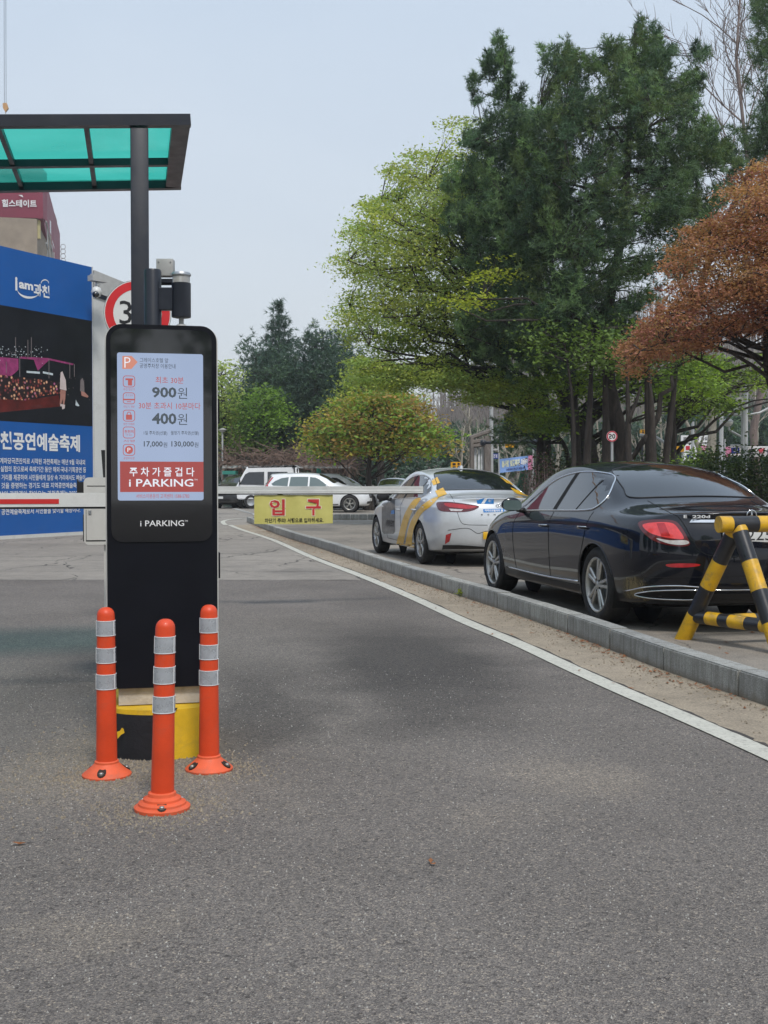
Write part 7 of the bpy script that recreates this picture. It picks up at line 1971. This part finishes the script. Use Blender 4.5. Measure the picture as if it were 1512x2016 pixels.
pn = FS(967, Y); o = board(t, pn, (969, 903, 982, 893), M_SIGB, 'blue_plate'); mb = MB(world=True); put_text(mb, "도로", pn.rect(971.5, 901, 979.5, 895), pn.P(.01), .02); mb.build('lettering', M_WPRINT, o)
mb = MB(world=True)
for y_ in (862, 874, 886): mb.tube([at(967, y_, Y), at(981, y_ - 1, Y)], .04, 6)
mb.tube([at(981, 855, Y), at(981, 890, Y)], .03, 6); mb.build('ladder_bracket', M_GREYB, t)
# dark mast arm with orange signal
Y = 42.0; t = thing('traffic_signal', 'long dark horizontal signal arm carrying an orange hanging sign', 'signal', (gx(1070, Y), Y, 0))
mb = MB(world=True); mb.tube([at(951, 872, Y), at(1000, 871, Y), at(1072, 868.5, Y)], [.05, .055, .07], 8); mb.build('arm', M_FRAME, t, smooth=True)
mb = MB(world=True); mb.tube([at(1070, 866, Y) * 1, Vector((gx(1070, Y), Y, 0))], [.09, .12], 8); mb.build('mast', M_FRAME, t, smooth=True)
mb = MB(world=True); mb.tube([at(1060, 891, Y), at(1030, 868, Y)], .03, 5); mb.build('stay', M_FRAME, t)
mb = MB(world=True); p = at(951, 872, Y); mb.lathe([(.01, -.12), (.10, -.08), (.10, .08), (.01, .12)], 10, Matrix.Translation(p)); mb.build('end_joint', M_FRAME, t, smooth=True)
pn = FS(1004, Y); board(t, pn, (995, 881, 1013, 872.5), M_SIGY, 'hanging_sign', .1)
# yellow signal boxes
for (px, py, w_, h_, label, Yq) in ((894, 917, 12, 15, 'yellow pedestrian signal box left of the street pole', 50), (903, 916, 8, 13, 'orange side signal box next to the yellow pedestrian signal', 50.4), (934, 915, 9, 9, 'small orange box in the bare branches near the pole', 54), (1337, 884, 20, 11, 'orange rectangular sign in front of the notice boards', 43), (1266, 850, 8, 8, 'orange lamp behind the thick dark trunk', 50)):
    t = thing('signal_box', label, 'signal', (gx(px, Yq), Yq, 0)); pn = FS(px, Yq)
    board(t, pn, (px - w_ / 2, py + h_ / 2, px + w_ / 2, py - h_ / 2), M_SIGY, 'housing', .25)
    if w_ < 13:
        for dy in (-.22, .22): mb = MB(world=True); r_ = pn.rect(px - w_ * .25, py + dy * h_ + h_ * .14, px + w_ * .25, py + dy * h_ - h_ * .14); pn.slab(mb, rect_poly(r_), .001, .02); mb.build('lens', M_INK, t)
    mb = MB(world=True); mb.tube([Vector((gx(px, Yq), Yq + .12, 0)), at(px, py, Yq) + Vector((0, .12, 0))], .05, 6); mb.build('post', M_FRAME, t)
# speed sign
Y = 26.2; t = thing('speed_sign', 'round white fifty speed limit sign with red ring between the dark trunks', 'sign', (gx(1205, Y), Y, 0)); pn = FS(1205, Y)
c = (pn.uv(1205, 859)[0], pn.uv(1205, 859)[1]); rr = 10.5 / FP * Y
mb = MB(world=True); pn.slab(mb, [(c[0] + rr * 1.02 * math.cos(k * .2618), c[1] + rr * 1.02 * math.sin(k * .2618)) for k in range(24)], -.02, 0); mb.build('sign_plate', M_WPRINT, t)
mb = MB(world=True); disc(mb, pn.P(.004), c, rr, rr * .78, 28); mb.build('sign_ring', M_REDP, t)
mb = MB(world=True); put_text(mb, "50", pn.rect(1198.5, 864, 1211.5, 854), pn.P(.004), .03); mb.build('lettering', M_INK, t)
mb = MB(world=True); mb.tube([Vector((gx(1207, Y), Y + .05, 0)), Vector((gx(1205, Y), Y + .05, c[1] + .1))], .03, 8); mb.build('post', M_GALV, t)
# blue and pink street banner
def banner(label, px4, Y, m, name='street_banner', n=16):
    """px4: bottom-left, bottom-right, top-right, top-left"""
    t = thing(name, label, 'banner', (gx(px4[0][0], Y), Y, 0)); A = [at(*p, Y) for p in px4]
    P = lambda u, v, o=0: (A[0] * (1 - u) * (1 - v) + A[1] * u * (1 - v) + A[2] * u * v + A[3] * (1 - u) * v) + Vector((0, .04 * math.sin(u * 9) * math.sin(v * 3.1) - o, 0))
    mb = MB(world=True); mb.add([P(i / n, j / 4) for j in range(5) for i in range(n + 1)], [(j * (n + 1) + i, j * (n + 1) + i + 1, (j + 1) * (n + 1) + i + 1, (j + 1) * (n + 1) + i) for j in range(4) for i in range(n)]); mb.build('cloth', m, t, smooth=True)
    for a, b in ((A[0], A[3]), (A[1], A[2])):
        d = (a - b).normalized(); mb = MB(world=True); mb.tube([Vector((a.x, a.y, 0)), b + Vector((0, 0, .25))], .03, 6); mb.build('post', M_GALV, t)
    def txt(s_, r_, m_, w_=.02): mb = MB(world=True); put_text(mb, s_, r_, lambda u, v: P(u, v, .02), w_); mb.build('lettering', m_, t)
    def blk_(r_, m_, nm='print_block'): mb = MB(world=True); k = 6; mb.add([P(r_[0] + (r_[2] - r_[0]) * i / k, v, .01) for v in (r_[1], r_[3]) for i in range(k + 1)], [(i, i + 1, k + 2 + i, k + 1 + i) for i in range(k)]); mb.build(nm, m_, t)
    return t, txt, blk_
t, txt, bl = banner('blue and pink street banner with cream lettering hung between posts', [(984, 931), (1048, 924), (1050, 896), (982, 904)], 46, M_BPRINT)
bl((.86, .0, 1, 1), M_PINKP); txt("봄사랑 벚꽃축제", (.08, .36, .60, .86), M_CREAMP, .05); txt("교통통제", (.64, .40, .84, .84), M_WPRINT, .05); txt("우회하여 주시기 바랍니다", (.20, .08, .78, .26), M_NAVYP, .03)
M_BCR = mat('white_banner_cloth', (.62, .60, .60), .6, var=.05)
t, txt, bl = banner('white street banner with red and black lettering behind the hedge', [(1427, 899), (1560, 899), (1560, 878), (1427, 879)], 40, M_BCR)
bl((.0, .02, .08, .98), M_PINKP); txt("미", (.085, .22, .20, .80), M_REDP, .06); txt("를 위", (.25, .22, .33, .78), M_NAVYP, .04); txt("한", (.35, .22, .47, .80), M_INK, .05); txt("할", (.49, .20, .60, .82), M_REDP, .06); txt("루", (.62, .25, .70, .75), M_NAVYP, .05)
# street lamp, pole with box, blue plate
Y = 38.0; t = pole('street_lamp_pole', 'pale pole carrying a globe lamp on a curved arm beside the pink banner', 'street lamp', 1467, 740, Y, .085)
mb = MB(world=True); mb.tube([at(1463, 862, Y), at(1455, 857, Y), at(1440, 849, Y), at(1435, 846, Y), at(1435, 840, Y)], .035, 8); mb.build('lamp_arm', M_GALV, t, smooth=True)
c = at(1433, 829, Y); mb = MB(world=True); mb.lathe([(.02, .09), (.10, .07), (.17, .0), (.175, -.02)], 18, Matrix.Translation(c)); mb.build('lamp_shade', M_GALV, t, smooth=True, angle=40)
mb = MB(world=True); mb.lathe([(.165, -.02), (.15, -.09), (.09, -.16), (.02, -.18)], 18, Matrix.Translation(c)); mb.build('lamp_globe', m, t, smooth=True) if False else mb.build('lamp_globe', MATS['cream_gate_housing'], t, smooth=True)
mb = MB(world=True); mb.tube([at(1430, 816, Y), at(1423, 806, Y)], .02, 5); mb.tube([at(1428, 816, Y), at(1470, 817, Y), at(1495, 813, Y), at(1520, 800, Y)], .04, 8); mb.build('cross_arm', M_GALV, t, smooth=True)
pn = FS(1467, Y); board(t, pn, (1450, 812, 1466, 781), M_GREYB, 'meter_box', .3)
Yb = 37.0; t = pole('banner_pole', 'second pale pole just left of the lamp pole with a blue plate', 'pole', 1461, 800, Yb, .06)
pn = FS(1448, Yb); o = board(t, pn, (1440, 893, 1456, 881), M_SIGB, 'blue_plate'); mb = MB(world=True); put_text(mb, "과천", pn.rect(1444, 890, 1452, 884), pn.P(.01), .02); mb.build('lettering', M_WPRINT, o)
mb = MB(world=True); mb.tube([at(1438, 877, Yb), at(1462, 877, Yb)], .03, 6); mb.build('plate_arm', M_GALV, t)
t = pole('utility_pole', 'thin grey pole in front of the white notice boards', 'pole', 1363, 830, 42.5, .07)
# notice boards
Y = 50.0; t = thing('notice_board', 'white notice boards stacked behind the plane tree stems', 'notice board', (gx(1375, Y), Y, 0)); pn = FS(1375, Y)
for r_ in ((1341, 871, 1409, 857), (1344, 890, 1409, 873.5), (1346, 907, 1375, 891.5)): board(t, pn, r_, M_WPRINT, 'board', .08)
mb = MB(world=True); put_text(mb, "보행안전 과천시", pn.rect(1345, 867, 1402, 860), pn.P(.01), .02); mb.build('lettering', M_INK, t)
for (a, b, c_, d, mm) in ((1350, 886, 1358, 878, M_REDP), (1380, 887, 1396, 877, M_PINKP), (1352, 904, 1360, 895, M_NAVYP), (1398, 885, 1406, 876, M_SIGB)): board(t, pn, (a, b, c_, d), mm, 'picture', .001, .01)
mb = MB(world=True)
for px in (1345, 1407): mb.tube([Vector((gx(px, Y), Y + .1, 0)), at(px, 857, Y) + Vector((0, .1, 0))], .05, 6)
mb.build('posts', M_GALV, t)
t = thing('direction_sign', 'small blue overhead sign seen through the leaves above the notice boards', 'sign', (gx(1372, 52), 52, 0)); pn = FS(1372, 52)
board(t, pn, (1362, 779, 1382, 762), mat('sign_mid_blue', (.01, .12, .42), .5), 'sign_plate'); mb = MB(world=True); mb.tube([at(1220, 779, 52), at(1335, 776, 52), at(1420, 780, 52)], .08, 6); mb.tube([at(1420, 780, 52), Vector((gx(1420, 52), 52, 0))], .1, 8); mb.build('gantry_arm', M_GALV, t)
t = thing('bent_rail', 'white slanted traffic barrier rail behind the dark trunks', 'rail', (gx(1300, 40), 40, 0)); mb = MB(world=True)
mb.tube([at(1260, 856, 40), at(1290, 860, 40), at(1320, 878, 40)], .05, 6); mb.tube([at(1320, 878, 40), Vector((gx(1320, 40), 40, 0))], .05, 6); mb.build('rail', M_GALV, t)
t = thing('marker_post', 'short white marker post beside the thin dark trunk', 'post', (gx(1245, 31), 31, 0)); pn = FS(1245, 31); board(t, pn, (1243, 1010, 1247, 891), M_WPRINT, 'post', .08)

# teal shelter, white gate frame of wood, green tank
M_TEAL = mat('teal_roof', (.03, .22, .17), .5, var=.1)
Y = 58.0; t = thing('bus_shelter', 'low teal roofed shelter behind the taxi bonnet', 'shelter', (gx(780, Y), Y, 0)); pn = FS(780, Y)
mb = MB(world=True); pn.slab(mb, [pn.uv(762, 952), pn.uv(800, 952), pn.uv(796, 943), pn.uv(770, 943)], -1.5, 0); mb.build('roof', M_TEAL, t)
mb = MB(world=True)
for px in (765, 797):
    for dy in (.1, 1.4): mb.tube([Vector((gx(px, Y), Y + dy, 0)), Vector((gx(px, Y), Y + dy, pn.uv(px, 951)[1]))], .04, 6)
mb.build('posts', M_FRAME, t)
t = thing('timber_frame', 'weathered timber frame with white banners hanging inside near the street pole', 'frame', (gx(945, 53), 53, 0)); pn = FS(945, 53)
def bar_px(t, a, b, r, Y, m, name): mb = MB(world=True); mb.tube([at(*a, Y), at(*b, Y)], r, 6); return mb.build(name, m, t)
for a, b in (((929, 862), (929, 940)), ((957, 858), (957, 940)), ((962, 858), (962, 940))): bar_px(t, a, b, .11, 53, B_GREY, 'post')
for a, b in (((926, 862), (966, 848)), ((929, 870), (962, 866)), ((929, 878), (962, 874))): bar_px(t, a, b, .10, 53, B_GREY, 'beam')
M_HANG = mat('white_hanging_cloth', (.62, .64, .66), .7, var=.25, vs=2)
for x in (936, 943, 949, 954):
    mb = MB(world=True); pn2 = FS(x, 53.2); pn2.slab(mb, [pn2.uv(x - 2.6, 930 + (x % 3) * 3), pn2.uv(x + 2.2, 934), pn2.uv(x + 2.5, 872), pn2.uv(x - 2.3, 873)], -.02, 0); mb.build('hanging_cloth', M_HANG, t)
t = thing('litter_bin', 'dark green bin with pointed lid right of the taxi roof', 'bin', (gx(1031, 36), 36, 0))
mb = MB(world=True); z = at(1031, 927, 36).z; mb.lathe([(.20, 0), (.22, z * .7), (.10, z), (.01, z + .02)], 12, Matrix.Translation((gx(1031, 36), 36, 0))); mb.build('bin_body', mat('bin_green', (.02, .10, .05), .6), t, smooth=True, angle=35)

# ---- hedge and shrubs behind the black car
def shrub(name, label, cat, poly, D, n, per, fol, size, cl, thick, group=None, stems=14, tints=None, kind='leaf', stem_m=None, sr=.016):
    xs = [p[0] for p in poly]; cx = sum(xs) / len(xs); root = thing(name, label, cat, (gx(cx, D), D, 0), 0, group)
    Q, _ = poly_sample(poly, n); C = np.array([tuple(at(x, y, D + rng.uniform(-thick, thick))) for x, y in Q])
    lb = MB(world=True)
    for k in range(stems):
        c = Vector(C[k]); b = Vector((c.x + rnd.gauss(0, .12), c.y + rnd.gauss(0, .1), -.02)); lb.tube(bend(b, c + Vector((0, 0, .12)), 0, 3, .03), [sr, sr * .75, sr * .5, sr * .25], 4, cap=False)
    lb.build('stems', stem_m or B_DARK, root)
    P_ = np.repeat(C, per, 0) + rng.normal(size=(len(C) * per, 3)) * np.array([cl[0], cl[0], cl[1]]) * .5
    tt = np.ones((len(C), 3)) * (1 + rng.normal(0, .2, len(C)))[:, None]
    if tints: tt *= np.array(tints)[rng.integers(0, len(tints), len(C))]
    V, F, t_ = leaves(P_, size, .2, .5, np.repeat(tt, per, 0)); V[:, 2] = np.maximum(V[:, 2], .0); npmesh('foliage', V, F, fol, root, t_)
    return root
shrub('hedge', 'tall uneven dark green hedge running behind the black car roof to the right edge', 'hedge',
      [(1370, 1010), (1372, 925), (1385, 905), (1400, 912), (1415, 900), (1440, 908), (1465, 898), (1490, 905), (1520, 897), (1600, 900), (1700, 895), (1700, 1010)], 24.0, 420, 40, F_HEDGE, .038, (.22, .40), .45, stems=120, tints=[(1, 1, 1), (1.3, 1.25, .9), (.7, .8, .8), (1.1, .9, .7)])
shrub('hedge', 'lower lighter green hedge end under the notice boards', 'hedge',
      [(1318, 1000), (1320, 925), (1335, 915), (1350, 922), (1362, 895), (1380, 890), (1395, 900), (1400, 1000)], 26.0, 130, 40, F_MID, .036, (.22, .35), .4, stems=40, tints=[(1, 1, 1), (1.6, 1.5, .9), (.8, .9, .8)])
shrub('shrub', 'brown leafless twiggy shrub between the taxi and the black car', 'shrub', [(1030, 1000), (1032, 925), (1045, 905), (1062, 898), (1080, 908), (1090, 930), (1095, 1000)], 24.5, 70, 16, F_RUST, .022, (.22, .3), .3, sr=.007, stems=60, tints=[(.35, .45, .8), (.25, .3, .5)], stem_m=B_BARE)
for i, (px, top, where) in enumerate(((1095, 905, 'left of the thin trunk'), (1172, 878, 'beside the speed sign'), (1258, 900, 'behind the dark forked limbs'), (1300, 905, 'nearest the orange sign'))):
    shrub('shrub', 'dark green shrub growing at the foot of the trunks ' + where, 'shrub', [(px - 40, 1000), (px - 36, top + 25), (px - 10, top), (px + 22, top + 8), (px + 40, top + 30), (px + 42, 1000)], 31.0 + i * .7, 60, 34, F_HEDGE, .05, (.45, .5), .5, group='dark shrubs at the foot of the trunks', tints=[(1, 1, 1), (.6, .6, .6), (1.2, 1.0, .8)])

# ---- pergola with bare vines behind the car park
Y = 60.0; pg = thing('pergola', 'long low pergola covered with brown bare vines behind the parked cars', 'pergola', (gx(560, Y), Y, 0)); pn = FS(560, Y)
zb = at(560, 920, Y).z; M_BEAM = mat('pergola_timber', (.16, .12, .09), .8, var=.2)
for (x0, x1) in ((438, 556), (575, 690)):
    for dy in (0, 2.6): mb = MB(world=True); mb.box(((gx(x0, Y) + gx(x1, Y)) / 2, Y + dy, zb + .02), (gx(x1, Y) - gx(x0, Y), .12, .14)); mb.build('beam', M_GREYB if dy == 0 else M_BEAM, pg)
for px in (440, 480, 520, 556, 577, 615, 652, 688):
    for dy in (0, 2.6): mb = MB(world=True); mb.box((gx(px, Y), Y + .0 + dy, zb / 2 - .03), (.11, .11, zb - .04)); mb.build('post', M_BEAM, pg)
for k in range(26):
    px = 438 + k * 10.1; mb = MB(world=True); mb.box((gx(px, Y), Y + 1.3, zb + .13), (.06, 3.2, .08)); mb.build('rafter', M_BEAM, pg)
V_ = MB(world=True)
for _ in range(900):
    x = gx(rnd.uniform(425, 700), Y); y = Y + rnd.uniform(-.5, 3.2); z = zb + abs(rnd.gauss(.25, .38)); p = Vector((x, y, z)); d = Vector((rnd.gauss(0, 1), rnd.gauss(0, .6), rnd.gauss(0, .35))).normalized(); q = [p]
    for k in range(5):
        d = (d + Vector((rnd.gauss(0, .35), rnd.gauss(0, .3), rnd.gauss(-.02, .35)))).normalized(); q.append(q[-1] + d * .26)
    V_.tube(q, [.022, .02, .018, .016, .012, .008], 3, cap=False)
V_.build('vine', bark_mat('brown_vine', (.10, .065, .05), (.22, .15, .12)), pg, kind='stuff')
# dark hedge under and behind the pergola
shrub('hedge', 'dark hedge in the shade behind the pergola', 'hedge', [(430, 1000), (430, 880), (500, 870), (620, 880), (700, 885), (760, 900), (860, 905), (880, 1000)], 66, 330, 30, F_PINED, .16, (1.2, .8), .9, stems=40)
# green cabinet beside the pergola, teal sign in it, lamp post
t = thing('recycling_cabinet', 'green and white cabinet with a poster beside the dark parked car', 'cabinet', (gx(452, 59), 59, 0)); pn = FS(452, 59)
board(t, pn, (440, 998, 462, 932), mat('dark_cabinet', (.04, .06, .05), .6, var=.2), 'body', 1.0); board(t, pn, (438, 934, 464, 927), M_TEAL, 'roof', 1.1, .1)
board(t, pn, (449, 954, 462, 934), M_GREYB, 'panel', .01, .03); board(t, pn, (450, 950, 460, 942), mat('poster_blue', (.15, .32, .5), .5), 'poster', .001, .05)
t = thing('hanging_sign', 'small teal sign hanging under the pergola beam', 'sign', (gx(627, 60.3), 60.3, 0)); pn = FS(627, 60.3); board(t, pn, (623, 939, 632, 922), M_TEAL, 'sign_plate', .05)
t = pole('park_lamp', 'grey park lamp with flat shade left of the climber covered tree', 'street lamp', 438.5, 852, 61, .06)
mb = MB(world=True); c = at(438.5, 846, 61); mb.lathe([(.07, -.15), (.22, -.02), (.24, .0), (.05, .08)], 14, Matrix.Translation(c)); mb.build('lamp_shade', M_GREYB, t, smooth=True, angle=40)
# weed at the curb
shrub('weed', 'small green weed growing at the foot of the curb', 'plant', [(903, 1172), (903, 1163), (912, 1161), (917, 1166), (915, 1173)], gr(910, 1174).y - .05, 16, 10, F_LIME, .014, (.04, .03), .03, stems=8, sr=.0015)

# ---- the air: spring haze
hz = MB(); hz.box((0, 180, 28.5), (900, 560, 60)); o = hz.build('haze', None, kind='stuff'); tag(o, 'thin spring haze filling the air of the whole street', 'haze')
o.data.materials.clear(); m = bpy.data.materials.new('haze_air'); m.use_nodes = True; nt = m.node_tree; nt.nodes.clear()
pv = nt.nodes.new('ShaderNodeVolumePrincipled'); pv.inputs['Color'].default_value = (.93, .95, 1, 1); pv.inputs['Density'].default_value = .0007; pv.inputs['Anisotropy'].default_value = .2
on = nt.nodes.new('ShaderNodeOutputMaterial'); nt.links.new(pv.outputs[0], on.inputs['Volume']); o.data.materials.append(m)
